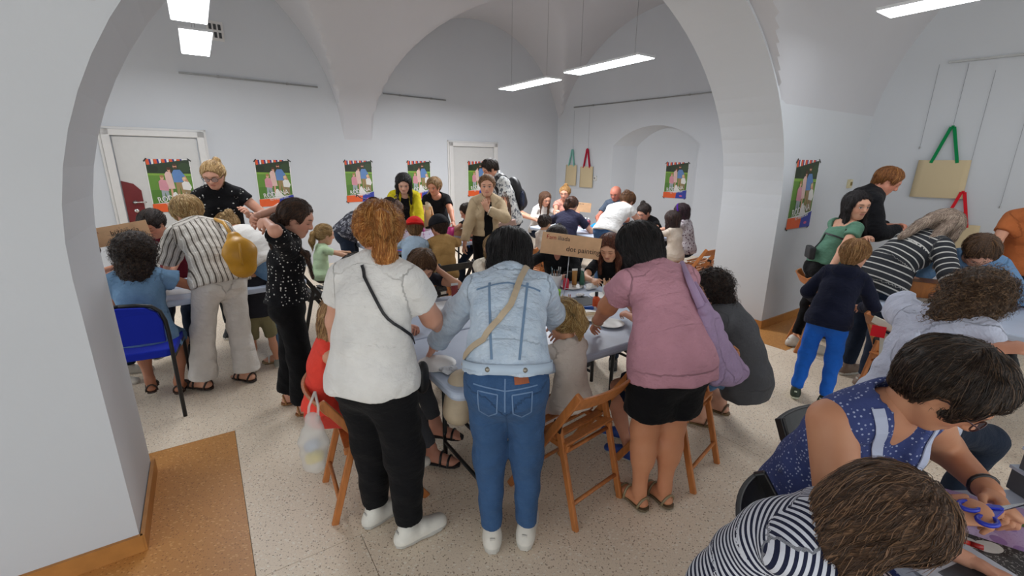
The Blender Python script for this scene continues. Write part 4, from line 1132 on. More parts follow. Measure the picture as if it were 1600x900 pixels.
# ------------------------------------------------------------------ people
WHITE = M_plain('#d4cec4', .6, name='white_leather'); DARKSHOE = M_plain('#1a1a1c', .6, name='dark_shoe'); BROWNL = M_plain('#6d5640', .6, name='brown_leather')
jeans = M_cloth('#2c4a72', 'blue_denim', 'denim', '#5f80a8', p=(30, .35)); blackc = M_cloth('#0d0d10', 'black_cotton', wr=.4)
lightjeans = M_cloth('#5b7fa6', 'light_denim', 'denim', '#8fb0d0', p=(26, .4)); darkjeans = M_cloth('#1d2738', 'dark_denim')
TR = lambda mat, **k: dict(dict(mat=mat), **k)

# --- around the dot-painting table
P_pony = person('woman seen from behind in plain white tee with ginger-blond ponytail', (-.60, 1.80), 18, res=.0095, H=1.56, w=1.22, aw=1.25, sw=1.09, lean=8, curl=12, hyaw=-22, hpitch=22,
    feetW=((-.66, 1.86), (-.47, 1.74)), fyaw=(25, 35), hands=((-.33, .16, .78), (.14, .40, .90)), hpole=((-.9, -.3, -.2), (.6, -.5, -.8)),
    top=TR(M_cloth('#dedcd9', 'white_cotton', wr=.55), sleeve=.50, hem=-.075, inf=.018, ex=.02, loose=.014), bottom=TR(blackc, rad=(.10, .078, .066), len=1.90), shoes=TR(M_plain('#d9d5cc', .7, name='white_canvas'), sole=M_plain('#b9b6b0', name='grey_rubber'), lace=M_plain('#e8e6e0', name='lace')),
    hair=dict(style='pony', mat=M_hair('#a8672c', '#dba763'), L=.36, vol=1.15, tail=(.03, -.105, .035), band=(.026, -.105, .034, M_plain('#2a1a14', name='hair_tie'))))
P_denim = person('woman seen from behind in faded denim jacket and blue jeans', (-.02, 1.74), 2, res=.0095, H=1.56, w=1.10, aw=1.1, lean=36, curl=14, hyaw=-4, hpitch=50, ptilt=.45,
    feetW=((-.085, 1.73), (.075, 1.75)), fyaw=(-6, 8), handsW=((-.40, 2.16, .80), (.26, 2.36, .80)), hpole=((-1, -.3, .1), (1, -.4, -.1)),
    top=TR(M_cloth('#93abc4', 'bleached_denim', 'denim', '#e2eaf2', p=(16, .85), wr=.9), name='jacket', sleeve=1.85, hem=.035, inf=.024, loose=.018, neck='collar', wr=.006), bottom=TR(jeans, rad=(.094, .070, .052), len=1.93),
    shoes=TR(WHITE, soleh=.034, lace=M_plain('#e8e6e0', name='lace')), hair=dict(style='long', mat=M_hair('#0e0c0d', '#2a2628'), L=.20, vol=1.10))
P_pink = person('woman seen from behind in dusty pink tee and black shorts', (.77, 2.02), -18, res=.0095, H=1.51, w=1.34, aw=1.38, sw=1.18, lean=26, curl=14, side=0, hyaw=-20, hpitch=38, skin='#c98a66',
    feetW=((.665, 1.98), (.80, 2.00)), fyaw=(-12, -8), handsW=((.48, 2.50, .80), (.86, 2.86, .80)), hpole=((-1, -.3, -.2), (1, -.6, .0)),
    top=TR(M_cloth('#c08c99', 'pink_cotton', wr=.8), sleeve=.48, hem=-.115, inf=.020, ex=.016), bottom=TR(blackc, name='shorts', len=.72, rad=(.112, .098, .09)), shoes=dict(style='sandal', mat=M_plain('#8a7a5c', .4, name='bronze_strap'), sole=M_plain('#6a5b45', name='cork_sole')),
    hair=dict(style='bob', mat=M_hair('#120e0e', '#2c2424'), L=.12, vol=1.08))
person('little girl in coral red top seated at left, mostly hidden', (-.94, 2.04), 61, res=.011, H=1.18, lean=6, curl=10, hyaw=0, hpitch=28, hipz=.53, feet=((-.10, .36), (.10, .36)), fz=(.1, .1), hands=((-.12, .36, .80), (.14, .36, .80)), skin='#d9a183',
    top=TR(M_cloth('#e8493c', 'coral_cotton'), sleeve=.0, hem=.0, neck='strap'), bottom=TR(M_cloth('#d6483c', 'coral_shorts'), name='shorts', len=.55, rad=(.1, .08, .07)), shoes=TR(WHITE), hair=dict(style='long', mat=M_hair('#a07850', '#c8a878'), L=.16, cf=60, amp=.006))
person('little girl with short blond ponytail and cream top, seen from behind', (.31, 2.13), -36, res=.010, H=1.03, w=1.05, lean=6, curl=8, hyaw=6, hpitch=18, hipz=.54, feet=((-.10, .34), (.10, .34)), fz=(.12, .12), handsW=((.02, 2.42, .78), (.33, 2.50, .78)), skin='#d39b78',
    top=TR(M_cloth('#cfc3b8', 'cream_cotton'), sleeve=.30, hem=-.11, inf=.016, neck='scoop', flare=.03), bottom=TR(M_cloth('#d8c6c0', 'pale_leggings')), shoes=TR(WHITE), hair=dict(style='pony', mat=M_hair('#a8834e', '#d9bd86'), L=.15, vol=1.1, tail=(.025, -.10, .05), band=(.022, -.095, .047, M_plain('#b08a58', name='blond_tie'))))
person('crouching person with dark curly hair and dark grey jumper', (1.44, 2.80), -52, res=.011, H=1.62, lean=20, curl=22, hyaw=-35, hpitch=18, hipz=.36, hip=(0, -.12), feet=((-.13, .08), (.12, .02)), hands=((-.16, .48, .74), (.14, .50, .72)), skin='#d3a086',
    top=TR(M_cloth('#55565a', 'grey_knit'), name='jumper', sleeve=1.85, hem=-.14, inf=.024, loose=.02), bottom=TR(lightjeans, len=1.75), shoes=dict(style='sandal', mat=BROWNL, sole=M_plain('#75603f', name='cork_sole')), hair=dict(style='curly', mat=M_hair('#241a16', '#4a3428', curly=True), L=.25, vol=1.05))
person('child in navy shorts seated behind the pink woman', (.87, 2.42), -72, res=.011, H=1.30, lean=12, curl=14, hpitch=30, hipz=.54, feet=((-.10, .14), (.10, .18)), fyaw=(20, 10), handsW=((.72, 2.80, .78), (.98, 2.86, .78)), skin='#c98f74',
    top=TR(M_cloth('#d9d7d4', 'white_cotton'), sleeve=.5, hem=-.08), bottom=TR(M_cloth('#141d33', 'navy_cotton'), name='shorts', len=.80, rad=(.10, .085, .08)), shoes=TR(M_plain('#1f3f8a', name='blue_canvas')), hair=dict(style='short', mat=M_hair('#5a3d28')))
person('boy in dark tee resting his forehead on his hand', (-.80, 3.40), 140, res=.011, H=1.34, lean=22, curl=16, hyaw=12, hpitch=36, hipz=.53, feet=((-.1, .3), (.1, .3)), hands=((-.13, .22, .94), (.20, .38, .79)), hpole=((-.8, .6, -.9), (.9, -.2, -.4)), hdir=((.25, -.15, .9), None), hback=((-.6, .5, .2), None), skin='#d7a283', lid=1,
    top=TR(M_cloth('#2c2a33', 'charcoal_cotton'), sleeve=.45, hem=-.05), bottom=TR(darkjeans), shoes=TR(DARKSHOE), hair=dict(style='short', mat=M_hair('#5e4029', '#8a6644'), vol=1.1, front=.012))
person('woman in black v-neck sweater with her face behind the sign', (.44, 4.12), 196, res=.012, H=1.44, lean=14, curl=10, hpitch=30, hipz=.54, feet=((-.12, .3), (.12, .3)), handsW=((.42, 3.66, .80), (.10, 3.70, .84)), skin='#b9806a',
    top=TR(M_cloth('#101013', 'black_knit'), name='sweater', sleeve=1.8, hem=-.08, neck='v', inf=.018), bottom=TR(darkjeans), shoes=TR(DARKSHOE), hair=dict(style='pony', mat=M_hair('#2c211c'), L=.2))
person('girl with long auburn hair in black tee looking down', (.90, 3.98), 200, res=.010, H=1.34, lean=16, curl=10, hyaw=8, hpitch=26, hipz=.53, feet=((-.1, .3), (.1, .3)), handsW=((.93, 3.58, .77), (.66, 3.60, .79)), skin='#dba888', lid=1,
    top=TR(M_cloth('#131215', 'black_cotton'), sleeve=.7, hem=-.06), bottom=TR(darkjeans), shoes=TR(DARKSHOE), hair=dict(style='long', mat=M_hair('#5d3325', '#9a6247'), L=.24, vol=1.05, cf=55, amp=.004))
person('blond child in cream fleece behind the black-haired woman', (-.13, 3.95), 178, res=.013, H=1.28, sw=1.4, w=1.2, lean=14, curl=10, hyaw=30, hpitch=20, hipz=.53, feet=((-.1, .3), (.1, .3)), handsW=((.05, 3.5, .78), (-.18, 3.5, .78)), skin='#dba888',
    top=TR(M_cloth('#d8cfbf', 'cream_fleece', wr=1.0), name='fleece', sleeve=1.85, hem=-.08, inf=.026, loose=.02, wr=.006), bottom=TR(darkjeans), shoes=TR(WHITE), hair=dict(style='bob', mat=M_hair('#a8875c', '#cfb285'), L=.1))

# --- left side
P_polka = person('woman in black polka-dot blouse with both hands behind her head', (-1.50, 2.90), 62, res=.0095, H=1.49, lean=4, curl=8, hyaw=18, hpitch=22, feetW=((-1.62, 2.98), (-1.45, 2.84)), fyaw=(0, 12),
    hands=((-.08, -.10, 1.38), (.12, -.06, 1.36)), hpole=((-.9, .7, .35), (1, .1, .0)), hdir=((.6, -.4, -.2), (-.6, -.4, -.2)), hback=((0, -1, .2), (0, -1, .2)), skin='#d6a088', lid=1,
    top=TR(M_cloth('#101014', 'polka_dot_fabric', 'dots', '#d8d6d0', p=(46, .22)), name='blouse', sleeve=.95, hem=.02, inf=.022, loose=.022, wr=.006), bottom=TR(blackc, rad=(.10, .09, .10), len=1.9, waist=.15), shoes=dict(style='sandal', mat=M_plain('#a97a4a', name='tan_strap'), sole=M_plain('#8f6238', name='tan_sole')),
    hair=dict(style='pony', mat=M_hair('#3a281e', '#6a4a36'), L=.34, tail=(.02, -.09, -.03), fall=(.2, .0, -1), locks=(((.03, -.09, -.05), ((.10, .02, -.10), (.13, .14, -.20), (.12, .16, -.36)), .03, .012),)))
P_stripe = person('woman with short blond hair in striped blouse and white trousers', (-2.20, 3.30), -50, res=.010, H=1.60, w=1.02, lean=42, curl=10, side=0, hyaw=-12, hpitch=40, ptilt=.5, feetW=((-2.37, 3.17), (-2.12, 3.33)), fyaw=(-25, -18),
    handsW=((-2.86, 3.62, .80), (-2.40, 3.86, .82)), skin='#cf9b80',
    top=TR(M_cloth('#cdc6bd', 'striped_fabric', 'vstripe', '#5d564e', '#e4e0da', p=(.036, .22), wr=.9), name='blouse', sleeve=1.2, hem=-.06, inf=.026, loose=.030, ex=.02, neck='v', wr=.007), bottom=TR(M_cloth('#d6d0c9', 'white_linen', wr=.6), rad=(.102, .080, .105), len=1.97, waist=.12),
    shoes=dict(style='sandal', mat=M_plain('#2c211c', name='dark_strap'), sole=M_plain('#2c211c', name='dark_sole')), hair=dict(style='short', mat=M_hair('#a98453', '#e2c893'), vol=1.10, amp=.007, cf=85))
person('girl with big dark curly hair in denim dress seated on blue chair', (-2.56, 2.98), -28, res=.010, H=1.42, w=1.0, lean=10, curl=8, hyaw=0, hpitch=22, hipz=.55, feet=((-.08, .16), (.10, .10)), fz=(.04, .02), handsW=((-2.72, 3.22, .78), (-2.46, 3.42, .78)), skin='#b97e60',
    top=TR(M_cloth('#5f84a8', 'soft_denim', 'denim', '#94b4d0', p=(14, .6)), name='dress', sleeve=.35, hem=-.16, inf=.024, ex=.03, loose=.02, flare=.05), bottom=TR(M_cloth('#5a7ea2', 'soft_denim_skirt'), name='skirt', len=.7, rad=(.11, .10, .1)), shoes=dict(style='sandal', mat=M_plain('#3a2c26', name='dark_strap'), sole=M_plain('#3a2c26', name='dark_sole')),
    hair=dict(style='curly', mat=M_hair('#2b1f1b', '#54402f', curly=True), L=.3, vol=1.28))
person('girl with smooth dark hair looking down at the left table', (-3.0, 3.98), 172, res=.012, H=1.36, lean=18, curl=10, hyaw=10, hpitch=36, hipz=.72, feet=((-.1, .25), (.1, .25)), handsW=((-2.75, 3.52, .78), (-2.98, 3.48, .78)), skin='#d09a80', lid=1,
    top=TR(M_cloth('#6a1f2c', 'maroon_cotton'), sleeve=.6, hem=-.06), bottom=TR(darkjeans), shoes=TR(DARKSHOE), hair=dict(style='tight', mat=M_hair('#241a17', '#43332b')))
P_blonde = person('standing blonde woman with glasses and high ponytail in dotted black blouse', (-2.80, 4.42), 152, res=.012, H=1.72, lean=6, curl=8, hyaw=14, hpitch=26, hands=((-.22, .30, 1.22), (.20, .22, 1.08)), hdir=((.1, .5, .5), None), skin='#d29e86', lid=1,
    top=TR(M_cloth('#0f0f12', 'dotted_black_fabric', 'dash', '#cfcdc8', p=(30, .17)), name='blouse', sleeve=.28, hem=-.05, inf=.018, ex=.012), bottom=TR(blackc), shoes=TR(DARKSHOE), hair=dict(style='pony', mat=M_hair('#a68252', '#dcbf8c'), L=.26, tail=(-.02, -.085, .085), band=(-.018, -.08, .082, M_plain('#2b221c', name='dark_tie'))))
person('woman in white tee bending far over with blonde ponytail', (-2.03, 3.76), -62, res=.011, H=1.60, w=1.05, lean=62, curl=14, hyaw=-6, hpitch=58, ptilt=.6, feetW=((-2.02, 3.72), (-1.90, 3.84)), fyaw=(-50, -45), handsW=((-2.56, 3.92, .80), (-2.40, 4.35, .80)), skin='#cf9b80',
    top=TR(M_cloth('#dbd8d4', 'white_cotton'), sleeve=1.0, hem=-.02, inf=.022), bottom=TR(lightjeans, rad=(.095, .068, .052)), shoes=dict(style='sandal', mat=M_plain('#d8d4cc', name='white_strap'), sole=M_plain('#a08660', name='cork_sole')), hair=dict(style='pony', mat=M_hair('#a07c4e', '#d8bb88'), L=.2, tail=(.0, -.1, .04)))
person('child in khaki shorts standing behind the white trousers', (-2.10, 3.56), -30, res=.013, H=1.0, lean=6, curl=8, hpitch=25, hands=((-.15, .2, .55), (.2, .1, .6)), skin='#c48e72',
    top=TR(M_cloth('#26262c', 'charcoal_cotton'), sleeve=.5, hem=-.06), bottom=TR(M_cloth('#7c7556', 'khaki_cotton'), name='shorts', len=.95, rad=(.11, .09, .085)), shoes=TR(M_plain('#8a8a80', name='grey_sneaker')), hair=dict(style='short', mat=M_hair('#3a2a1e')))
person('child in purple sleeve half hidden by the left pier', (-3.38, 3.30), 75, res=.014, H=1.25, lean=14, curl=10, hpitch=25, hipz=.55, feet=((-.1, .25), (.1, .25)), hands=((-.1, .35, .85), (.12, .42, .95)), skin='#cf9479',
    top=TR(M_cloth('#2c2350', 'purple_cotton'), sleeve=.6, hem=-.06), bottom=TR(darkjeans), shoes=TR(WHITE), hair=dict(style='short', mat=M_hair('#4a3426')))
person('toddler in pale green tee with blond pigtail on black chair', (-1.95, 4.50), 48, res=.011, H=1.02, lean=6, curl=8, hyaw=6, hpitch=10, hipz=.60, feet=((-.08, .26), (.08, .26)), fz=(.18, .18), hands=((-.10, .30, .78), (.14, .32, .76)), skin='#dcae92',
    top=TR(M_cloth('#c3dcb4', 'pale_green_cotton'), sleeve=.5, hem=-.10, inf=.016), bottom=TR(M_cloth('#5c564c', 'grey_leggings')), shoes=TR(WHITE), hair=dict(style='pony', mat=M_hair('#a3814f', '#cfb07c'), L=.14, tail=(.0, -.105, .0)))

# --- paper-roll table
person('woman in dark floral shirt bending with long brown hair', (-2.02, 5.55), 78, res=.013, H=1.62, w=1.05, lean=66, curl=10, hyaw=4, hpitch=62, ptilt=.6, handsW=((-1.45, 5.75, .80), (-1.42, 5.5, .80)), skin='#c99a80', feet=((-.1, .05), (.1, -.02)),
    top=TR(M_cloth('#34343c', 'floral_fabric', 'blotch', '#8a8a90', '#5a5a64', p=(24, .56)), name='blouse', sleeve=.9, hem=-.06, inf=.022), bottom=TR(darkjeans), shoes=TR(DARKSHOE), hair=dict(style='long', mat=M_hair('#4a2f22', '#8a6247'), L=.30))
person('black-haired woman in bright yellow cardigan leaning over the paper rolls', (-1.50, 6.32), 162, res=.012, H=1.62, lean=24, curl=10, hyaw=6, hpitch=26, handsW=((-1.18, 5.86, .85), (-1.58, 5.80, .88)), skin='#d9aa92',
    inner=TR(M_cloth('#121215', 'black_top'), sleeve=0, hem=-.05, inf=.010, neck='scoop'), top=TR(M_cloth('#c3b21e', 'yellow_knit'), name='cardigan', sleeve=1.7, hem=-.10, inf=.022, open=.075, loose=.018, neck='v'), bottom=TR(blackc), shoes=TR(DARKSHOE), hair=dict(style='long', mat=M_hair('#151012', '#2e2628'), L=.26, vol=1.1))
person('woman with short light brown hair in black tee leaning on the table', (-1.14, 6.88), 170, res=.012, H=1.54, w=1.15, aw=1.15, lean=24, curl=8, hyaw=28, hpitch=18, handsW=((-.78, 6.28, .78), (-1.34, 6.35, .80)), skin='#c58a70',
    top=TR(M_cloth('#101014', 'black_cotton'), sleeve=.55, hem=-.06, inf=.016, neck='scoop'), bottom=TR(jeans), shoes=TR(DARKSHOE), hair=dict(style='short', mat=M_hair('#8a6a48', '#b89468'), vol=1.08))
person('boy with reversed red cap and light blue shirt at the paper-roll table', (-1.06, 4.72), 8, res=.011, H=1.28, lean=14, curl=12, hyaw=-18, hpitch=28, hipz=.54, feet=((-.1, .28), (.1, .28)), handsW=((-1.34, 5.16, .78), (-.98, 5.22, .78)), skin='#dcab90',
    top=TR(M_cloth('#9fb2c4', 'light_blue_cotton'), sleeve=1.6, hem=-.07, inf=.02, loose=.016), bottom=TR(darkjeans), shoes=TR(WHITE), hair=dict(style='short', mat=M_hair('#7a5a3a'), vol=.98))
P_redcap = PEOPLE[-1][1]
person('boy with black baseball cap and tan shirt at the paper-roll table', (-.73, 4.80), -20, res=.011, H=1.30, lean=12, curl=12, hyaw=-30, hpitch=18, hipz=.54, feet=((-.1, .28), (.1, .28)), handsW=((-1.02, 5.30, .78), (-.62, 5.42, .78)), skin='#c88e72',
    top=TR(M_cloth('#a5814f', 'tan_cotton'), sleeve=.9, hem=-.08, inf=.022, loose=.022), bottom=TR(M_cloth('#8a6f4e', 'tan_shorts'), name='shorts', len=.9), shoes=TR(WHITE), hair=dict(style='short', mat=M_hair('#3a281c'), vol=.97))
P_blackcap = PEOPLE[-1][1]
person('boy in black tee and blue vest working at the far end of the table', (-.50, 6.32), 205, res=.012, H=1.32, lean=16, curl=12, hyaw=40, hpitch=26, hipz=.58, feet=((-.1, .25), (.1, .25)), handsW=((-.52, 5.92, .79), (-.86, 5.96, .79)), skin='#c8957a', lid=1,
    inner=TR(M_cloth('#121318', 'black_cotton'), sleeve=.45, hem=-.04), top=TR(M_cloth('#1d4f9e', 'blue_nylon'), name='vest', sleeve=0, hem=-.06, inf=.024, open=.07, neck='v'), bottom=TR(darkjeans), shoes=TR(DARKSHOE), hair=dict(style='short', mat=M_hair('#2d211a')))
P_beige = person('woman in cropped beige jacket over long black dress turning to the camera', (-.30, 5.36), 168, res=.011, H=1.57, lean=2, curl=4, hyaw=10, hpitch=6, feet=((-.08, 0), (.08, .02)), hands=((.03, .20, 1.20), (.28, .10, .80)), hdir=((.3, .25, .8), None), hback=((0, 1, 0), None), hpole=((-1, .1, -.4), None), skin='#d8a58a',
    inner=TR(blackc, name='dress', sleeve=0, hem=-.05, inf=.010, neck='scoop'), top=TR(M_cloth('#c0aa8a', 'beige_twill'), name='jacket', sleeve=1.85, hem=.04, inf=.026, open=.06, loose=.022, neck='collar'), bottom=TR(blackc, name='skirt', style='skirt', len=1.5, rad=(.1, .09, .09), flare=.16), shoes=TR(DARKSHOE), hair=dict(style='tight', mat=M_hair('#7a5638', '#a8805a')))
P_man = person('man in light patterned shirt with black backpack looking down', (-.06, 6.15), 245, res=.012, H=1.80, male=True, sw=1.12, lean=16, curl=10, hyaw=0, hpitch=32, hands=((-.2, .38, 1.0), (.24, .42, .95)), skin='#cd957a', lid=1,
    top=TR(M_cloth('#c9c9c6', 'patterned_shirt', 'blotch', '#5d6066', '#9a9c9e', p=(26, .57)), sleeve=.6, hem=-.08, inf=.02, neck='collar', ex=.02), bottom=TR(darkjeans), shoes=TR(DARKSHOE), hair=dict(style='short', mat=M_hair('#2a1f19')))

# --- far right table
person('woman with long ash-blond hair bending at the far table end', (-.26, 7.72), 105, res=.015, H=1.62, lean=34, curl=14, hyaw=0, hpitch=40, hipz=.62, feet=((-.1, .2), (.1, .2)), handsW=((.42, 7.75, .80), (.40, 7.45, .80)), skin='#c9957c',
    top=TR(M_cloth('#c9c0bb', 'pale_cotton'), sleeve=.4, hem=-.06), bottom=TR(darkjeans), shoes=TR(DARKSHOE), hair=dict(style='long', mat=M_hair('#7c6a62', '#a8978c'), L=.3))
person('girl with long brown hair and white top seated at the far table', (.44, 7.98), 140, res=.015, H=1.48, lean=14, curl=10, hyaw=10, hpitch=22, hipz=.56, feet=((-.1, .25), (.1, .25)), handsW=((.76, 7.62, .92), (.52, 7.5, .84)), skin='#d2a186',
    top=TR(M_cloth('#d6d2cc', 'white_knit'), sleeve=1.8, hem=-.06, inf=.018), bottom=TR(darkjeans), shoes=TR(DARKSHOE), hair=dict(style='long', mat=M_hair('#4f3424', '#8a6446'), L=.28))
person('smiling woman with blond bun under the hanging tote bags', (.94, 8.14), 190, res=.014, H=1.62, lean=10, curl=8, hyaw=12, hpitch=14, hipz=.58, feet=((-.1, .25), (.1, .25)), handsW=((1.0, 7.70, .80), (.72, 7.60, .82)), skin='#cf9880',
    top=TR(M_cloth('#c98f80', 'peach_top'), sleeve=.4, hem=-.06, neck='scoop'), bottom=TR(darkjeans), shoes=TR(DARKSHOE), hair=dict(style='bun', mat=M_hair('#9a7040', '#c9a066'), tail=(0, -.05, .11)))
person('woman in navy tee with brown ponytail, back to the camera at the far table', (.74, 6.38), 22, res=.012, H=1.62, lean=22, curl=14, hyaw=6, hpitch=26, hipz=.55, feet=((-.1, .3), (.1, .3)), handsW=((.52, 6.98, .80), (1.08, 6.72, .80)), skin='#d2a088',
    top=TR(M_cloth('#25253a', 'navy_cotton'), sleeve=.6, hem=-.10, inf=.018), bottom=TR(darkjeans), shoes=TR(DARKSHOE), hair=dict(style='pony', mat=M_hair('#3c261c', '#6c4632'), L=.16, tail=(-.02, -.10, .03), band=(-.018, -.10, .03, M_plain('#a8442c', name='red_tie'))))
person('toddler in white with dark topknot on beech chair', (.36, 5.72), 45, res=.013, H=1.0, lean=6, curl=8, hyaw=0, hpitch=12, hipz=.58, feet=((-.08, .25), (.08, .25)), fz=(.2, .2), hands=((-.1, .3, .78), (.1, .3, .78)), skin='#caa084',
    top=TR(M_cloth('#d9d4cc', 'white_cotton'), sleeve=.6, hem=-.1), bottom=TR(M_cloth('#8a8a90', 'grey_leggings')), shoes=TR(WHITE), hair=dict(style='pony', mat=M_hair('#2c2220', '#54423a'), L=.10, tail=(0, -.085, .075), band=(0, -.08, .07, M_plain('#c8a870', name='beige_tie'))))
person('bald man in grey shirt at the far table by the niche', (1.78, 7.72), 215, res=.014, H=1.72, male=True, lean=8, curl=8, hpitch=24, hipz=.58, feet=((-.1, .25), (.1, .25)), handsW=((1.64, 7.25, .80), (1.40, 7.42, .80)), skin='#c27a66',
    top=TR(M_cloth('#4d5868', 'grey_shirt'), sleeve=.6, hem=-.08), bottom=TR(darkjeans), shoes=TR(DARKSHOE), hair=dict(style='bald', mat=M_hair('#6a5a50')))
person('woman in white sleeveless tee and jeans bending to the right', (1.24, 5.92), 42, res=.011, H=1.58, w=1.08, lean=54, curl=12, hyaw=2, hpitch=46, ptilt=.55, handsW=((1.62, 6.46, .80), (1.86, 6.22, .80)), skin='#cc9880',
    top=TR(M_cloth('#d9d7d5', 'white_cotton', wr=.8), sleeve=.25, hem=-.04, inf=.018), bottom=TR(jeans), shoes=TR(WHITE), hair=dict(style='bun', mat=M_hair('#5a3a26', '#94683f'), tail=(0, -.085, .055), vol=1.06))
person('girl in black tee with dark bun resting her arms on the table', (2.2, 6.85), 245, res=.013, H=1.42, lean=30, curl=14, hyaw=-8, hpitch=34, hipz=.56, feet=((-.1, .25), (.1, .25)), handsW=((1.86, 6.42, .78), (1.60, 6.62, .78)), skin='#cf9c82',
    top=TR(M_cloth('#111114', 'black_cotton'), sleeve=.5, hem=-.06), bottom=TR(darkjeans), shoes=TR(DARKSHOE), hair=dict(style='bun', mat=M_hair('#241b18', '#46352c'), tail=(0.03, -.06, .10)))
person('small girl in cream sweater with dark shoulder-length hair, back turned', (2.12, 5.84), -32, res=.012, H=1.18, lean=6, curl=8, hyaw=4, hpitch=14, hipz=.55, feet=((-.1, .26), (.1, .26)), fz=(.12, .12), handsW=((1.82, 6.16, .78), (2.10, 6.24, .78)), skin='#cf9c82',
    top=TR(M_cloth('#cdbfb0', 'cream_knit'), name='sweater', sleeve=1.8, hem=-.12, inf=.022), bottom=TR(M_cloth('#c49a94', 'pink_leggings')), shoes=TR(WHITE), hair=dict(style='bob', mat=M_hair('#2b1c19', '#543a32'), L=.16, vol=1.06))
P_purple = person('girl with purple headband and patterned blouse at the far right', (2.44, 6.28), -48, res=.013, H=1.30, lean=8, curl=8, hyaw=-6, hpitch=20, hipz=.56, feet=((-.1, .26), (.1, .26)), handsW=((2.0, 6.5, .78), (2.30, 6.62, .78)), skin='#cf9c82',
    top=TR(M_cloth('#b9b1b4', 'patterned_fabric', 'blotch', '#5a3f4e', p=(40, .58)), name='blouse', sleeve=.8, hem=-.1, inf=.02), bottom=TR(darkjeans), shoes=TR(WHITE), hair=dict(style='bob', mat=M_hair('#2a1a20', '#543442'), L=.14, vol=1.08))

# --- right side
P_green = person('young woman in green off-shoulder top and black leggings', (2.84, 4.06), 92, res=.010, H=1.52, w=.93, lean=22, curl=4, side=0, hyaw=84, hpitch=8, feetW=((2.76, 4.14), (2.84, 3.98)), fyaw=(5, 12), handsW=((2.99, 3.84, 1.10), (2.62, 3.70, .78)), hpole=((-.1, .3, -1), (.6, -.6, -.2)), hdir=(None, None), skin='#d2a086', brow='#241a18',
    top=TR(M_cloth('#5c8570', 'sage_rib_knit', wr=.5), sleeve=.42, hem=.03, inf=.012, neck='off', ex=.012), bottom=TR(blackc, rad=(.088, .062, .042), len=1.85, waist=.13), shoes=TR(WHITE), hair=dict(style='long', mat=M_hair('#161012', '#30262a'), L=.36, fall=(.05, .25, -1)))
person('tall man with ginger hair in black hoodie by the right wall', (3.24, 4.36), 118, res=.011, H=1.73, male=True, sw=1.15, w=1.02, lean=10, curl=12, hyaw=8, hpitch=32, hands=((-.10, .34, 1.16), (.14, .36, 1.14)), skin='#cf9078', lid=1, brow='#8a5a34',
    top=TR(M_cloth('#141418', 'black_fleece', wr=.7), name='hoodie', sleeve=1.8, hem=-.10, inf=.028, loose=.026, neck='hood'), bottom=TR(darkjeans), shoes=TR(DARKSHOE), hair=dict(style='short', mat=M_hair('#84512a', '#b07a44'), vol=.98))
P_boy = person('boy in navy hoodie and bright blue trousers, back half turned', (2.29, 3.10), 42, res=.0095, H=1.24, lean=18, curl=12, side=7, hyaw=18, hpitch=16, feetW=((2.17, 3.13), (2.32, 3.02)), fyaw=(-8, 28), hands=((-.13, .26, .70), (.15, .28, .70)), skin='#cf9a80',
    top=TR(M_cloth('#161a2e', 'navy_fleece', wr=.6), name='hoodie', sleeve=1.85, hem=-.09, inf=.024, loose=.020, neck='hood'), bottom=TR(M_cloth('#1f63c6', 'cobalt_cotton', wr=.7), rad=(.096, .074, .058), len=1.94), shoes=TR(M_plain('#23301e', name='black_green_trainer'), sole=M_plain('#c9d0bb', name='trainer_sole')), hair=dict(style='short', mat=M_hair('#94683e', '#c39a68'), vol=.95))
person('woman with long ash-blond hair in striped dark cardigan leaning over the table', (2.86, 3.42), 84, res=.010, H=1.58, w=1.08, lean=50, curl=10, hyaw=0, hpitch=38, ptilt=.5, feet=((-.12, .0), (.12, -.06)), handsW=((3.26, 3.42, .80), (3.05, 2.95, .80)), skin='#cf9a84', lid=1,
    inner=TR(M_cloth('#d9d7d3', 'striped_tee', 'hstripe', '#17171a', p=(.05, .55)), name='striped_top', sleeve=.3, hem=-.02, inf=.012), top=TR(M_cloth('#2c2e33', 'charcoal_cardigan', 'hstripe', '#bdbbb7', p=(.048, .20)), name='cardigan', sleeve=1.45, hem=-.12, inf=.026, loose=.026, open=.06, neck='v'), bottom=TR(darkjeans), shoes=TR(M_plain('#7a6455', name='suede')),
    hair=dict(style='long', mat=M_hair('#8a7668', '#bfae9c'), L=.22, vol=1.08, locks=(((0, -.075, .04), ((0, -.06, .0), (.0, -.17, -.05), (.0, -.30, -.14)), .065, .03), ((.075, .0, .02), ((.03, -.05, -.08), (.04, -.10, -.20), (.03, -.13, -.30)), .04, .014), ((.05, -.05, .03), ((.04, -.08, -.05), (.05, -.18, -.13), (.05, -.26, -.24)), .05, .02))))
P_wshirt = person('woman in loose white shirt with brown frizzy hair at the right edge', (1.90, 1.96), 76, res=.0095, H=1.60, w=1.05, lean=18, curl=16, side=0, hyaw=0, hpitch=42, hipz=.57, feet=((-.1, .3), (.1, .3)), handsW=((2.35, 2.25, .92), (1.98, 1.74, .99)), hpole=((-1, -.2, .1), (-.1, -1, -.15)), hdir=(None, None), skin='#c98f74',
    top=TR(M_cloth('#c3c8da', 'white_poplin', wr=1.0), sleeve=(1.05, 1.05), hem=-.16, inf=.034, loose=.040, ex=.02, neck='collar', wr=.008), bottom=TR(darkjeans), shoes=TR(DARKSHOE), hair=dict(style='curly', mat=M_hair('#4a3626', '#8a6c50', curly=True), L=.35, vol=1.18))
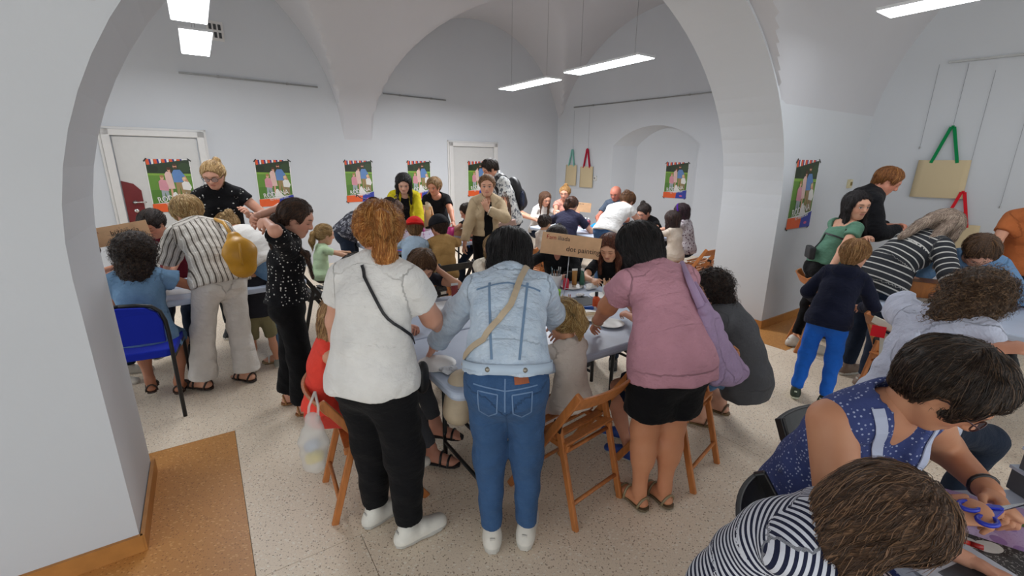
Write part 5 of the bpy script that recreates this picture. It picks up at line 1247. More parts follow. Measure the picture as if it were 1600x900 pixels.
person('seated person in blue denim shirt beyond the frizzy hair', (3.64, 3.50), 230, res=.013, H=1.60, lean=34, curl=16, hyaw=-20, hpitch=58, hipz=.66, feet=((-.1, .25), (.1, .25)), hands=((-.2, .42, .78), (.16, .42, .78)), skin='#cf9a84',
    top=TR(lightjeans, name='denim_shirt', sleeve=1.7, hem=-.06, inf=.022), bottom=TR(darkjeans), shoes=TR(DARKSHOE), hair=dict(style='short', mat=M_hair('#4a3424', '#7c5c40'), vol=1.06))
person('person in rust orange top at the right picture edge', (4.44, 3.86), 225, res=.014, H=1.62, lean=14, curl=10, hyaw=-20, hpitch=20, hands=((-.2, .4, .9), (.2, .4, .9)), skin='#d09a80',
    top=TR(M_cloth('#b5673a', 'rust_cotton'), sleeve=.5, hem=-.06, inf=.02), bottom=TR(darkjeans), shoes=TR(DARKSHOE), hair=dict(style='short', mat=M_hair('#8a8480', '#b8b2ac')))
P_dress = person('seated woman with short dark hair and glasses in blue patterned dress', (1.10, 1.36), 172, res=.0085, H=1.66, w=1.16, aw=1.4, lean=18, curl=10, hyaw=-32, hpitch=42, hipz=.55, feet=((-.12, .28), (.12, .28)), handsW=((1.40, 1.12, .80), (1.16, 1.02, .81)), hpole=((-.7, -.5, -.5), (.9, -.4, -.4)), hdir=(None, None), skin='#c8906f', brow='#2c211c', lid=1, bust=1.25, hcurl=(38, 42),
    top=TR(M_cloth('#3f4a7c', 'blue_print_fabric', 'dots', '#a3acc8', p=(78, .24)), name='dress', sleeve=0, hem=-.12, inf=.016, neck='v', flare=.03), bottom=TR(M_cloth('#3f4a7c', 'blue_print_skirt', 'dots', '#a3acc8', p=(78, .24)), name='skirt', len=.9, rad=(.12, .10, .1)), shoes=TR(DARKSHOE), hair=dict(style='short', mat=M_hair('#2b2019', '#5a4636'), vol=1.16, amp=.006, cf=70))
P_strip = person('girl in navy and white striped top bending low with brown hair', (.66, 1.03), 142, res=.0085, H=1.32, w=1.05, lean=20, curl=18, hyaw=-22, hpitch=52, hipz=.52, feet=((-.1, .28), (.1, .28)), handsW=((1.16, .92, .76), (1.06, .74, .76)), skin='#cf9a80', lid=1, hcurl=(30, 30),
    top=TR(M_cloth('#d3d6e0', 'breton_stripe', 'hstripe', '#20243c', p=(.017, .5), wr=.4), sleeve=1.1, hem=-.08, inf=.018, loose=.014), bottom=TR(darkjeans), shoes=TR(WHITE), hair=dict(style='long', mat=M_hair('#4a3424', '#84644a'), L=.20, vol=1.10, fall=(.35, .15, -1)))
person('woman in grey jeans and black studded sandals hidden behind the white tee', (-.96, 2.44), 92, res=.012, H=1.56, lean=6, curl=6, hpitch=20, hipz=.50, feet=((-.02, .50), (.13, .50)), fz=(.10, .02), fyaw=(10, 10), hands=((-.15, .32, .76), (.15, .30, .70)), skin='#c98f78',
    top=TR(blackc, sleeve=.5, hem=-.05), bottom=TR(M_cloth('#4a4b50', 'grey_denim'), rad=(.09, .066, .05), len=1.88), shoes=dict(style='sandal', mat=M_plain('#141214', .35, name='studded_strap'), sole=M_plain('#181518', name='black_sole')), hair=dict(style='bob', mat=M_hair('#2a1f1a'), L=.08))
# ------------------------------------------------------------------ worn details, bags and small things
from mathutils.bvhtree import BVHTree
def pix(u, v, z=.735):      # the point of a level surface seen at this spot of the photograph
    x, y = u - 800, 450 - v; cr, sr = math.cos(_ro), math.sin(_ro); xx, yy = cr * x - sr * y, sr * x + cr * y
    r = V(xx, 709 * math.cos(_th) + yy * math.sin(_th), -709 * math.sin(_th) + yy * math.cos(_th)); return V(0, 0, CAM_H) + r * ((z - CAM_H) / r[2])
def pixd(u, v, D):
    x, y = u - 800, 450 - v; cr, sr = math.cos(_ro), math.sin(_ro); xx, yy = cr * x - sr * y, sr * x + cr * y
    r = V(xx, 709 * math.cos(_th) + yy * math.sin(_th), -709 * math.sin(_th) + yy * math.cos(_th)); return V(0, 0, CAM_H) + r * (D / r[1])
def bvh(k, names):
    vs, fs = [], []
    for o in k.root.children:
        if o.type == 'MESH' and o.name.split('.')[0] in names:
            b = len(vs); vs += [v.co.copy() for v in o.data.vertices]; fs += [[i + b for i in p.vertices] for p in o.data.polygons]
    return BVHTree.FromPolygons(vs, fs)
def hug(k, tree, pts, width, off=.006, thick=.003, n=6, cast=None):
    """a strip lying on the clothes through the given points of the person's own frame"""
    P = []
    for a, b in zip(pts[:-1], pts[1:]):
        for i in range(n): P.append(V(*a) + (V(*b) - V(*a)) * i / n)
    P.append(V(*pts[-1])); Q, Nn = [], []
    for p in P:
        hit = None
        if cast is not None:
            h = tree.ray_cast(Vector(p - V(*cast) * .6), Vector(cast), 1.2)
            if h[0] is not None: hit = h
        if hit is None: hit = tree.find_nearest(Vector(p))
        Q.append(V(*hit[0]) + V(*hit[1]) * off); Nn.append(V(*hit[1]))
    vs, fs = [], []
    for i, q in enumerate(Q):
        t = nrm(Q[min(i + 1, len(Q) - 1)] - Q[max(i - 1, 0)]); s = nrm(np.cross(t, Nn[i])) * width / 2; m = Nn[i] * thick
        vs += [q - s - m, q + s - m, q + s + m, q - s + m]
    for i in range(len(Q) - 1):
        for j in range(4): fs.append((i * 4 + j, i * 4 + (j + 1) % 4, i * 4 + 4 + (j + 1) % 4, i * 4 + 4 + j))
    fs += [(3, 2, 1, 0), (len(Q) * 4 - 4, len(Q) * 4 - 3, len(Q) * 4 - 2, len(Q) * 4 - 1)]
    mb = MB(); mb.add(vs, fs); return mb, Q
def sub_of(k, name):
    for o in k.root.children:
        if o.name.split('.')[0] == name: return o

def blob(name, prims, mat, parent, h=.010, noise=None, planes=()):
    P, Q, R = field_mesh([(prims, list(planes))], h, noise=noise); return mesh_obj(name, [(P, Q, R, 0)], [mat], parent)
def world_strap(pts, w, t, name, mat, parent, side):
    mb = MB()
    for a, b in zip(pts[:-1], pts[1:]): mb.beam(a, b, w, t, side)
    return mb.build(name, mat, parent)

# denim jacket: seams, hem band, buttons; jeans: pockets and leather patch
k = P_denim; tr = bvh(k, ('jacket',)); jk = sub_of(k, 'jacket'); m_seam = M_cloth('#6f88a4', 'denim_seam'); r1, f1, u1 = k.f1; r0, f0, u0 = k.f0; r2, f2, u2 = k.f2; s_ = k.s
bk = tuple(-f1)
def bp(x, t):   # a point behind the back: x across, t from the waist (0) to the neck (1)
    c = k.Wst + (k.Ch - k.Wst) * min(1, t * 2) if t < .5 else k.Ch + (k.N - k.Ch) * (t * 2 - 1)
    return c + r1 * x * s_ - f1 * .16 * s_
for x0, x1 in ((-.09, -.06), (.09, .06)):
    mb, _ = hug(k, tr, [bp(x0, .82), bp((x0 + x1) / 2, .3), bp(x1, -.25)], .010, .001, .0015, cast=tuple(f1)); mb.build('seam', m_seam, jk)
mb, _ = hug(k, tr, [bp(-.15, .74), bp(0, .80), bp(.15, .74)], .008, .001, .0015, cast=tuple(f1)); mb.build('seam', m_seam, jk)
mb = MB(); vs = []; n_ = 48
for a_ in np.linspace(0, 2 * PI, n_ + 1)[:-1]:
    dr = r0 * math.cos(a_) + f0 * math.sin(a_); c_ = k.P0 + u0 * .062 * s_; h = tr.ray_cast(Vector(c_ + dr * .6), Vector(-dr)); d_ = (V(*h[0]) - c_) @ dr if h[0] else .15
    vs += [c_ + dr * (d_ + e) + u0 * z for e, z in ((.0, -.020), (.006, -.020), (.006, .020), (.0, .020))]
mb.add(vs, [(i * 4 + j, i * 4 + (j + 1) % 4, ((i + 1) % n_) * 4 + (j + 1) % 4, ((i + 1) % n_) * 4 + j) for i in range(n_) for j in range(4)]); mb.build('waistband', M_cloth('#9db4cc', 'denim_band', 'denim', '#dbe5ee', p=(22, .7)), jk, True)
m_brass = M_plain('#8f8a80', .35, .9, name='button_metal')
for x in (-.075, .085):
    h = tr.ray_cast(Vector(k.P0 + u0 * .062 * s_ + r0 * x * s_ - f0 * .4), Vector(f0))
    if h[0]: MB().lathe([(.011, -.002), (.011, .006), (.004, .009)], 10, V(*h[0]), np.stack([r0, u0, -f0], 1)).build('button', m_brass, jk, True)
tr2 = bvh(k, ('trousers',)); tj = sub_of(k, 'trousers'); m_st = M_cloth('#6d86a8', 'jeans_stitch')
def jp(x, z): return k.P0 + r0 * x * s_ + u0 * z * s_ - f0 * .25
for sg in (-1, 1):
    loop = [jp(sg * .032, -.048), jp(sg * .118, -.034), jp(sg * .116, -.135), jp(sg * .074, -.160), jp(sg * .036, -.137), jp(sg * .032, -.048)]
    mb, _ = hug(k, tr2, loop, .005, .001, .001, cast=tuple(f0)); mb.build('pocket_stitching', m_st, tj)
mb, _ = hug(k, tr2, [jp(-.14, -.008), jp(0, -.032), jp(.14, -.008)], .005, .001, .001, cast=tuple(f0)); mb.build('yoke_stitching', m_st, tj)
mb, _ = hug(k, tr2, [jp(0, .02), jp(0, -.13)], .006, .001, .001, cast=tuple(f0)); mb.build('seam', m_st, tj)
mb, _ = hug(k, tr2, [jp(.040, .012), jp(.100, .018)], .030, .002, .002, cast=tuple(f0)); mb.build('leather_patch', M_plain('#9a5330', .6, name='tan_leather'), tj)

# cross-body bags
def crossbody(k, tree_names, pts, w, mat, label, bagpos, bag, name='crossbody_bag'):
    o = empty(name, (0, 0, 0), 0, label, 'bag'); tr = bvh(k, tree_names)
    mb, Q = hug(k, tr, pts, w, .006, .002, n=7); so = mb.build('strap', mat, o); so.location = k.root.location; so.rotation_euler = k.root.rotation_euler
    o2 = bag(o); return o
m_beige = M_plain('#b9a78e', .6, name='beige_leather')
sh1 = k.sh[1]; 
crossbody(P_denim, ('jacket',), [tuple(k.N + r2 * .07 * s_ + u2 * .03 - f2 * .02), tuple(k.Ch + r1 * .02 - f1 * .15), tuple(k.Wst - r1 * .10 - f1 * .14), tuple(k.P0 - r0 * .20 + u0 * .06)], .026, m_beige, 'beige cross-body bag worn by the woman in the denim jacket', None,
    lambda o: blob('bag_body', [Pr(pixd(722, 600, 1.93), pixd(716, 640, 1.93), .07, .075, w=(0, 1, 0), q=1.0, k=.02)], m_beige, o))
k = P_pony
crossbody(P_pony, ('shirt',), [tuple(k.N - k.f2[0] * .05 + k.f2[2] * .03), tuple(k.Ct - k.f2[1] * .12 + k.f2[0] * .02), tuple(k.Ch + k.f1[0] * .12 - k.f1[1] * .10), tuple(k.Wst + k.f1[0] * .16 + k.f1[1] * .06)], .012, M_plain('#16161a', .5, name='black_strap'), 'thin black cross-body bag worn over the white tee', None,
    lambda o: blob('bag_body', [Pr(P_pony.world(k.P0 + k.f0[0] * .13 + k.f0[1] * .19 - UP * .06), P_pony.world(k.P0 + k.f0[0] * .13 + k.f0[1] * .19 - UP * .12), .05, w=(0, 1, 0), q=.6, k=.02)], M_plain('#16161a', .5, name='black_strap'), o))
# sunglasses on the ponytail woman's head
def glasses(k, name, frame, lens, y=.098, z=.006, tilt=0, up=0.0, sc=1.0):
    o = empty(name); o.parent = k.root
    def q(x, yy, zz): return k.pt(x * sc, yy, zz + up)
    for sg in (-1, 1):
        pts = [q(sg * .034 + .026 * math.cos(a), y, z + .019 * math.sin(a)) for a in np.linspace(0, 2 * PI, 15)[:-1]]
        MB().tube(pts, .0022, 6, closed=True).build('rim', frame, o, True)
        mb = MB(); mb.add(pts, [tuple(range(14))]); mb.build('lens', lens, o)
        MB().tube([q(sg * .060, y, z + .006), q(sg * .080, y - .03, z + .006), q(sg * .083, y - .085, z + .002), q(sg * .078, y - .10, z - .012)], .0022, 6).build('temple', frame, o, True)
    MB().tube([q(-.009, y, z + .004), q(0, y + .002, z + .008), q(.009, y, z + .004)], .0022, 6).build('bridge', frame, o, True)
    return o
m_fr = M_plain('#3a1512', .3, name='tortoise_frame'); m_dark = M_plain('#33211c', .15, name='dark_lens'); m_clear = M_glass('#dfe6ea', .22, 'clear_lens')
glasses(P_pony, 'sunglasses', m_fr, m_dark, y=.012, z=.0, up=.147, sc=1.0)
glasses(P_dress, 'glasses', M_plain('#3c1a1c', .3, name='red_brown_frame'), m_clear)
glasses(P_blonde, 'glasses', M_plain('#2a2220', .3, name='dark_frame'), m_clear)
# purple feather earring, bracelets, watch
ea = P_dress; e0 = ea.pt(-.080, .002, -.030); eo = empty('earring'); eo.parent = ea.root
e0 = e0 + V(0, 0, 0); MB().lathe([(.003, 0), (.009, -.012), (.003, -.024)], 10, e0 - UP * .012).build('bead', M_plain('#2b1a4c', .3, name='dark_bead'), eo, True)
MB().tube([e0, e0 - UP * .012], .0015, 5).build('hook', M_plain('#c9c7c2', .3, 1.0, name='silver'), eo)
MB().prism([(0, 0), (.012, -.025), (.008, -.055), (-.004, -.062), (-.011, -.03)], -.0015, .0015, R=np.stack([nrm(ea.hf[1] * V(1, 1, 0)), UP, nrm(ea.hf[0] * V(1, 1, 0))], 1), c=e0 - UP * .034).build('feather', M_plain('#5a1f9a', .7, name='purple_feather'), eo)
def bracelet(k, i, mat, r=.034, n=1, off=.03, tube=.004, name='bracelet'):
    d = nrm(k.wr[i] - k.el[i]); c = k.wr[i] - d * off * k.s; x = nrm(np.cross(d, V(.3, .2, 1))); y = np.cross(d, x)
    MB().tube([c + (x * math.cos(a) + y * math.sin(a)) * r * k.s for a in np.linspace(0, 2 * PI, 17)[:-1]], tube, 6, closed=True).build(name, mat, k.root, True)
bracelet(P_dress, 0, M_plain('#201a1c', .35, name='dark_beads'), .036, tube=.006); bracelet(P_pink, 0, M_plain('#c9b9a0', .3, .6, name='pearl'), .037, off=.01)
bracelet(P_wshirt, 1, M_plain('#5a4a44', .4, name='watch_band'), .034, tube=.009, name='watch'); bracelet(P_blonde, 0, M_plain('#4a3a34', .4, name='thin_band'), .033, tube=.003); bracelet(P_beige, 0, M_plain('#d2c8b4', .3, .4, name='watch_pale'), .050, tube=.006, name='watch')
# lace collar of the blue dress
dk = P_dress; trd = bvh(dk, ('dress',)); m_lace = M_cloth('#b9c0d6', 'lace', 'dots', '#5e6894', p=(120, .3))
r2, f2, u2 = dk.f2; q0 = dk.N
for sg in (-1, 1):
    mb, _ = hug(dk, trd, [tuple(q0 + r2 * sg * .088 * dk.s + u2 * .03 + f2 * .02), tuple(q0 + r2 * sg * .092 * dk.s + f2 * .10 - u2 * .03), tuple(q0 + r2 * sg * .068 * dk.s + f2 * .14 - u2 * .12), tuple(q0 + r2 * sg * .03 * dk.s + f2 * .17 - u2 * .20), tuple(q0 + f2 * .18 - u2 * .225)], .030, .003, .0015, n=5); mb.build('lace_trim', m_lace, sub_of(dk, 'dress'))
# caps
def cap(k, mat, rev):
    r, f, u = k.hf; f_ = -f if rev else f
    p = lambda x, y, z: k.Hc + (r * x + f_ * y + u * z) * (k.hh / .23)
    m = k.hh / .23; yo = .03 if rev else -.0
    dome = [Pr(p(0, .010, .036), p(0, -.034, .034), .104 * m, .106 * m, w=r, k=.02) if not rev else Pr(p(0, .034, .034), p(0, -.010, .036), .106 * m, .104 * m, w=r, k=.02), Pr(p(0, .01 if rev else -.01, .062), p(0, .012 if rev else -.012, .062), .094 * m, w=r, k=.02)]
    o = blob('cap', dome, mat, k.root, .007, planes=[(p(0, 0, .030), -u)])
    blob('brim', [Pr(p(-.035, .085, .034), p(.035, .085, .034), .070 * m, w=f_, q=.12, k=.01), Pr(p(-.02, .122, .026), p(.02, .122, .026), .054 * m, w=f_, q=.12, k=.02)], mat, o, .006)
cap(P_redcap, M_cloth('#c81f1c', 'red_cotton'), True); cap(P_blackcap, M_cloth('#17171c', 'black_cap_cotton'), False)
# purple headband
hb = P_purple; MB().tube([hb.pt(.098 * math.cos(a), .012, .036 + .098 * math.sin(a)) for a in np.linspace(-.2, PI + .2, 15)], .014, 7).build('headband', M_cloth('#4a1f86', 'purple_velvet'), hb.root, True)

# shoulder bags
m_lilac = M_cloth('#a78fae', 'lilac_cotton', wr=.7); o = empty('tote_bag', pixd(1135, 590, 2.06), 0, 'lilac cotton shoulder bag hanging from the pink woman', 'bag'); L0 = V(*o.location)
q_ = lambda u, v, d: pixd(u, v, d) - L0
blob('bag_body', [Pr(q_(1098, 482, 1.99), q_(1114, 500, 2.06), .016, .020, w=(0, 0, 1), k=.03), Pr(q_(1120, 590, 2.0), q_(1156, 582, 2.16), .034, .034, w=(0, 0, 1), k=.03), Pr(q_(1100, 486, 1.99), q_(1118, 585, 2.0), .022, .036, w=(.6, .8, 0), q=.8, k=.06), Pr(q_(1108, 500, 2.04), q_(1138, 582, 2.08), .04, .062, w=(.6, .8, 0), q=.8, k=.07), Pr(q_(1116, 505, 2.07), q_(1158, 578, 2.15), .020, .034, w=(.6, .8, 0), q=.8, k=.06)], m_lilac, o, .009, wrinkle(.006, 40, 2))
shp = P_pink.world(P_pink.sh[1] + V(-.03, 0, .085)); s2 = pixd(1068, 415, 2.18)
mb = MB(); mb.tube([shp - L0, pixd(1078, 440, 2.06) - L0, pixd(1096, 480, 1.99) - L0], [.012, .016, .022], 8); mb.build('strap', m_lilac, o, True)
mb = MB(); mb.tube([shp + V(.02, .06, -.02) - L0, pixd(1092, 455, 2.12) - L0, pixd(1120, 505, 2.08) - L0], [.012, .016, .02], 8); mb.build('strap', m_lilac, o, True)
m_must = M_plain('#c08a1c', .45, name='mustard_leather'); o = empty('shoulder_bag', pixd(378, 425, 3.22), 0, 'mustard yellow leather bag on the striped blouse woman', 'bag'); L0 = V(*o.location)
blob('bag_body', [Pr(pixd(366, 372, 3.25) - L0, pixd(374, 392, 3.22) - L0, .05, .105, w=(.7, .6, 0), q=.6, k=.03), Pr(pixd(375, 395, 3.22) - L0, pixd(380, 415, 3.22) - L0, .11, .09, w=(.7, .6, 0), q=.65, k=.03)], m_must, o, .010)
st = P_stripe.world(P_stripe.sh[1] * .75 + P_stripe.N * .25 + V(0, -.0, .075))
mb = MB(); mb.tube([st - L0, (st + pixd(362, 368, 3.25)) / 2 + V(.05, -.06, .04) - L0, pixd(366, 374, 3.22) - L0], .014, 6); mb.build('strap', m_must, o, True)
MB().tube([pixd(374, 380, 3.12) - L0, pixd(376, 400, 3.10) - L0, pixd(379, 414, 3.11) - L0], .006, 6).build('zip_pull', m_must, o, True)
m_blk = M_plain('#16161a', .55, name='black_nylon')
bpk = P_man; r1, f1, u1 = bpk.f1; c0 = bpk.Ch - f1 * .18
o = empty('backpack', bpk.world(bpk.P0 - f1 * .2), 0, 'black backpack on the man in the patterned shirt', 'bag'); L0 = V(*o.location); Wd = lambda p: bpk.world(p) - L0
blob('pack_body', [Pr(Wd(c0 + u1 * .04), Wd(c0 - u1 * .16), .125, .145, w=bpk.R @ r1, q=.62, k=.03), Pr(Wd(c0 - u1 * .10 - f1 * .06), Wd(c0 - u1 * .18 - f1 * .06), .10, w=bpk.R @ r1, q=.6, k=.03)], m_blk, o, .012)
tm = bvh(bpk, ('shirt',))
for sg in (-1, 1):
    mb, _ = hug(bpk, tm, [tuple(bpk.Ct + r1 * sg * .09 - f1 * .12), tuple(bpk.Ct + r1 * sg * .10 + u1 * .08), tuple(bpk.Ct + r1 * sg * .10 + f1 * .12), tuple(bpk.Wst + r1 * sg * .15 + f1 * .02)], .05, .008, .006); so = mb.build('strap', m_blk, o)
    so.location = tuple(V(*bpk.root.location) - L0); so.rotation_euler = bpk.root.rotation_euler
MB().lathe([(.03, -.10), (.033, -.08), (.033, .04), (.016, .07), (.016, .10)], 12, Wd(c0 - u1 * .12 + r1 * -.15)).build('water_bottle', M_glass('#26304c', .7, 'dark_bottle'), o, True)
m_tote2 = M_cloth('#b79a90', 'woven_pattern', 'dash', '#8a6a66', p=(60, .25)); bg_ = P_beige
o = empty('tote_bag', pixd(792, 415, 5.28), 0, 'pinkish woven tote carried by the woman in the beige jacket', 'bag'); L0 = V(*o.location)
mb = MB(); q = [pixd(776, 350, 5.30) - L0, pixd(806, 343, 5.34) - L0, pixd(813, 392, 5.34) - L0, pixd(779, 408, 5.30) - L0]; th_ = V(-.02, .09, 0)
mb.hexa([p for p in q] + [p + th_ for p in q]); mb.build('bag_body', m_tote2, o, bevel=.012)
for x in (0, 1): MB().tube([q[0] * .75 + q[1] * .25 + th_ * x, pixd(784, 318, 5.33) - L0 + th_ * x, pixd(790, 300, 5.36) - L0 + th_ * x, pixd(797, 320, 5.36) - L0 + th_ * x, q[0] * .25 + q[1] * .75 + th_ * x], .008, 6).build('handle', M_plain('#5a4034', .5, name='brown_handle'), o, True)
o = empty('shoulder_bag', pixd(666, 352, 6.62), 0, 'beige shoulder bag beside the woman in the black tee', 'bag'); L0 = V(*o.location)
blob('bag_body', [Pr(pixd(664, 325, 6.62) - L0, pixd(667, 350, 6.62) - L0, .10, .12, w=(1, 0, 0), q=.5, k=.03)], m_beige, o, .013)
MB().tube([pixd(660, 318, 6.62) - L0, pixd(670, 300, 6.70) - L0, pixd(674, 296, 6.76) - L0], .012, 6).build('strap', m_beige, o, True)
gk = P_green; o = crossbody(P_green, ('shirt',), [tuple(gk.Ct + gk.f2[0] * .13 + gk.f2[2] * .04), tuple(gk.Ch + gk.f1[0] * .16 - gk.f1[1] * .02), tuple(gk.Ch - gk.f1[1] * .14 - gk.f1[0] * .02), tuple(gk.Wst - gk.f1[1] * .14 - gk.f1[0] * .05)], .014, m_blk, 'small black bag behind the back of the woman in green', None,
    lambda o: MB().box(gk.world(gk.P0 - gk.f0[1] * .155 + gk.f0[2] * .10), (.05, .17, .11), -math.radians(20)).build('bag_body', m_blk, o, bevel=.012))

# ------------------------------------------------------------------ posters
m_paper = M_plain('#dfdedc', .6, var=.02, name='paper'); _pm = {c: M_plain(c, .5, var=.03, name='print') for c in ()}
def pc(c): return M_plain(c, .5, var=.03, name='print_ink')
def ellipse(cx, cy, rx, ry, n=14): return [(cx + rx * math.cos(2 * PI * i / n), cy + ry * math.sin(2 * PI * i / n)) for i in range(n)]
_poster_mesh = {}
def make_poster(label, c, X, Yv, W=.50, Hh=.70):
    """c = top centre"""
    Z = np.cross(X, Yv); root = empty('poster', c - Yv * Hh, 0, label, 'poster', 'family day posters'); R = np.stack([X, Yv, Z], 1); root.rotation_euler = Matrix(R.tolist()).to_euler()
    if not _poster_mesh:
        mb = MB(); lay = [0]
        def poly(pts, col):
            lay[0] += 1; z = .0012 + .00012 * lay[0]; mb.mat(pc(col)); mb.add([((u - .5) * W, v * Hh, z) for u, v in pts], [tuple(range(len(pts)))])
        mb.mat(m_paper); mb.box((0, Hh / 2, .0005), (W, Hh, .001))
        poly([(.02, .16), (.98, .24), (.98, .985), (.02, .985)], '#5f8a33'); poly([(.02, .16), (.98, .24), (.98, .45), (.02, .42)], '#4f7a2c')
        poly([(.02, .70), (.98, .66), (.98, .985), (.02, .985)], '#26361f'); poly([(.02, .70), (.98, .67), (.98, .72), (.02, .74)], '#7da53f')
        poly(ellipse(.15, .82, .12, .07), '#1d2c18'); poly(ellipse(.85, .84, .14, .09), '#2f4426')
        for i in range(5):
            x = .02 + .17 * i; b = .90 + .018 * i
            poly([(x, 1), (x + .075, 1), (x + .085, b), (x + .02, b - .006)], '#d8552a'); poly([(x + .075, 1), (x + .12, 1), (x + .125, b + .006), (x + .085, b)], '#2a2f7a'); poly([(x + .12, 1), (x + .17, 1), (x + .17, b + .012), (x + .125, b + .006)], '#e4e2e0')
        # family: father, mother, girl, boy, dog
        poly([(.60, .24), (.66, .24), (.68, .50), (.72, .24), (.78, .24), (.76, .58), (.60, .58)], '#9a8058'); poly([(.56, .56), (.55, .74), (.60, .80), (.74, .80), (.84, .68), (.80, .64), (.76, .68), (.77, .56)], '#5e83b8'); poly([(.80, .66), (.84, .68), (.90, .56), (.86, .54)], '#c68f74')
        poly(ellipse(.635, .865, .045, .045), '#c68f74'); poly(ellipse(.635, .895, .048, .024), '#4a3122'); poly([(.60, .85), (.67, .85), (.655, .815), (.615, .815)], '#4a3122')
        poly([(.46, .24), (.50, .24), (.51, .44), (.46, .44)], '#d2a084'); poly([(.40, .44), (.38, .72), (.43, .77), (.53, .76), (.55, .60), (.57, .44)], '#d9b6ae'); poly(ellipse(.50, .80, .043, .044), '#d2a084'); poly(ellipse(.49, .825, .048, .028), '#4e3222'); poly(ellipse(.535, .78, .018, .05), '#4e3222')
        poly([(.24, .22), (.30, .22), (.32, .38), (.37, .22), (.42, .22), (.40, .42), (.25, .42)], '#9aa3a8'); poly([(.22, .42), (.22, .58), (.27, .62), (.38, .61), (.42, .50), (.42, .40)], '#cf8f9a'); poly(ellipse(.31, .655, .042, .042), '#d6a68a'); poly(ellipse(.31, .68, .044, .026), '#a87e50')
        poly([(.78, .24), (.83, .24), (.84, .36), (.87, .24), (.91, .24), (.91, .42), (.77, .42)], '#8d7a58'); poly([(.74, .42), (.73, .54), (.80, .58), (.90, .56), (.95, .46), (.91, .40)], '#dedbd6'); poly(ellipse(.80, .615, .040, .038), '#d6a68a'); poly(ellipse(.80, .635, .042, .022), '#d8c090')
        poly([(.46, .20), (.50, .36), (.56, .38), (.62, .30), (.72, .22)], '#e2e0dc')
        poly([(0, 0), (.55, 0), (.58, .17), (0, .16)], '#dd5a24'); poly([(.55, 0), (1, 0), (1, .24), (.58, .17)], '#2b3a9a'); poly(ellipse(.78, .07, .07, .022, 9), '#c95a8a')
        _poster_mesh['o'] = mb.build('print', None, root); po = _poster_mesh['o']
        def T(x, y, z, ang, sx): ca, sa = math.cos(ang), math.sin(ang); return [[ca * sx, -sa, 0, x], [sa * sx, ca, 0, y], [0, 0, 1, z], [0, 0, 0, 1]]
        t1 = text_mesh('RODZINA', .105, pc('#e8e6e2'), 'headline', root, T(-.18, .125, .0085, .16, .78)); t2 = text_mesh('TO WIELKA SIŁA!', .040, pc('#e8e6e2'), 'subline', root, T(-.10, .082, .0085, .16, .9))
        tapes = []
        for x, y, a in ((-.24, .69, .9), (.245, .69, -.7), (-.24, .0, -.6), (.235, .005, .7)):
            tapes.append(MB().box((x, y, .0030), (.055, .017, .001), a).build('tape', M_plain('#2b2b2b', .5, name='black_tape'), root))
        _poster_mesh['parts'] = [po, t1, t2] + tapes
    else:
        for p in _poster_mesh['parts']:
            q = p.copy(); COL.objects.link(q); q.parent = root
def on_w1(u): return wall_p((u - 800) / 736.0)
X1 = U1; 
for u, q, lb in ((259, .022, 'family poster on the left door beside the maroon lock plate'), (423, .003, 'family poster on the wall behind the polka-dot woman'), (557, .003, 'family poster on the wall above the ponytail woman'), (652, .003, 'family poster behind the yellow cardigan and the black tee'), (743, .022, 'family poster on the middle door behind the beige jacket')):
    make_poster(lb, wpt(on_w1(u), q, 1.725), U1, UP)
make_poster('family poster hanging inside the arched niche', b2(2.98, ND - .003, 1.735), V1, UP)
make_poster('narrow-looking family poster on the pier wall beside the arch', AB(5.25, W_B0 - .003, 1.76), AX, UP)

# ------------------------------------------------------------------ tote bags on walls, hanging wires
m_canvas = M_cloth('#c9b795', 'raw_canvas', wr=.3)
def tote(label, c, X, N_, hc, w=.38, h=.42, hl=.30, wire=None, tilt=0.0):
    root = empty('tote_bag', c, 0, label, 'bag'); hm = M_cloth(hc, 'webbing'); X = rot(X, N_, tilt); Yv = np.cross(N_, X)
    n = 8; vs, fs = [], []
    for s_, sg in ((.012, 1), (-.012, -1)):
        for j in range(n + 1):
            for i in range(n + 1):
                a, b = i / n - .5, j / n; bul = (1 - (2 * a) ** 2) * (1 - (2 * b - .8) ** 2 * .5) * .022
                vs.append(X * a * w * (1 - .04 * b) + Yv * (b - 1) * h + N_ * (.03 + sg * (.004 + max(0, bul))))
    m = (n + 1) ** 2
    for j in range(n):
        for i in range(n):
            q = j * (n + 1) + i; fs.append((q, q + 1, q + n + 2, q + n + 1)); fs.append((m + q, m + q + n + 1, m + q + n + 2, m + q + 1))
    for j in range(n):
        a, b = j * (n + 1), (j + 1) * (n + 1); fs.append((a, b, m + b, m + a)); fs.append((a + n, m + a + n, m + b + n, b + n))
    mb = MB().add(vs, fs); mb.build('bag_body', m_canvas, root, True)
    for z in (.016, .044):
        pts = [X * -w * .24 + N_ * z - Yv * .03, X * -.012 + N_ * z + Yv * hl, X * .012 + N_ * z + Yv * hl, X * w * .24 + N_ * z - Yv * .03]
        mb = MB()
        for a, b in zip(pts[:-1], pts[1:]): mb.beam(a, b, .028, .003, tuple(np.cross(nrm(b - a), N_)))
        mb.build('handle', hm, root)
    if wire: MB().tube([N_ * .012 + Yv * hl, N_ * .012 + Yv * hl + UP * wire], .0018, 5).build('hanging_wire', m_wire, root)
    return root
NW2 = -U1
tote('small canvas tote with mint green handles on the far wall', b2(.52, -.01, 1.66), V1, NW2, '#7fb5aa', .34, .46, .34, .85, tilt=-2)
tote('canvas tote with crimson handles on the far wall', b2(.98, -.01, 1.63), V1, NW2, '#b0203a', .38, .46, .38, .85)
XR = RD; NR_ = RN
if np.cross(NR_, XR) @ UP < 0: XR = XR
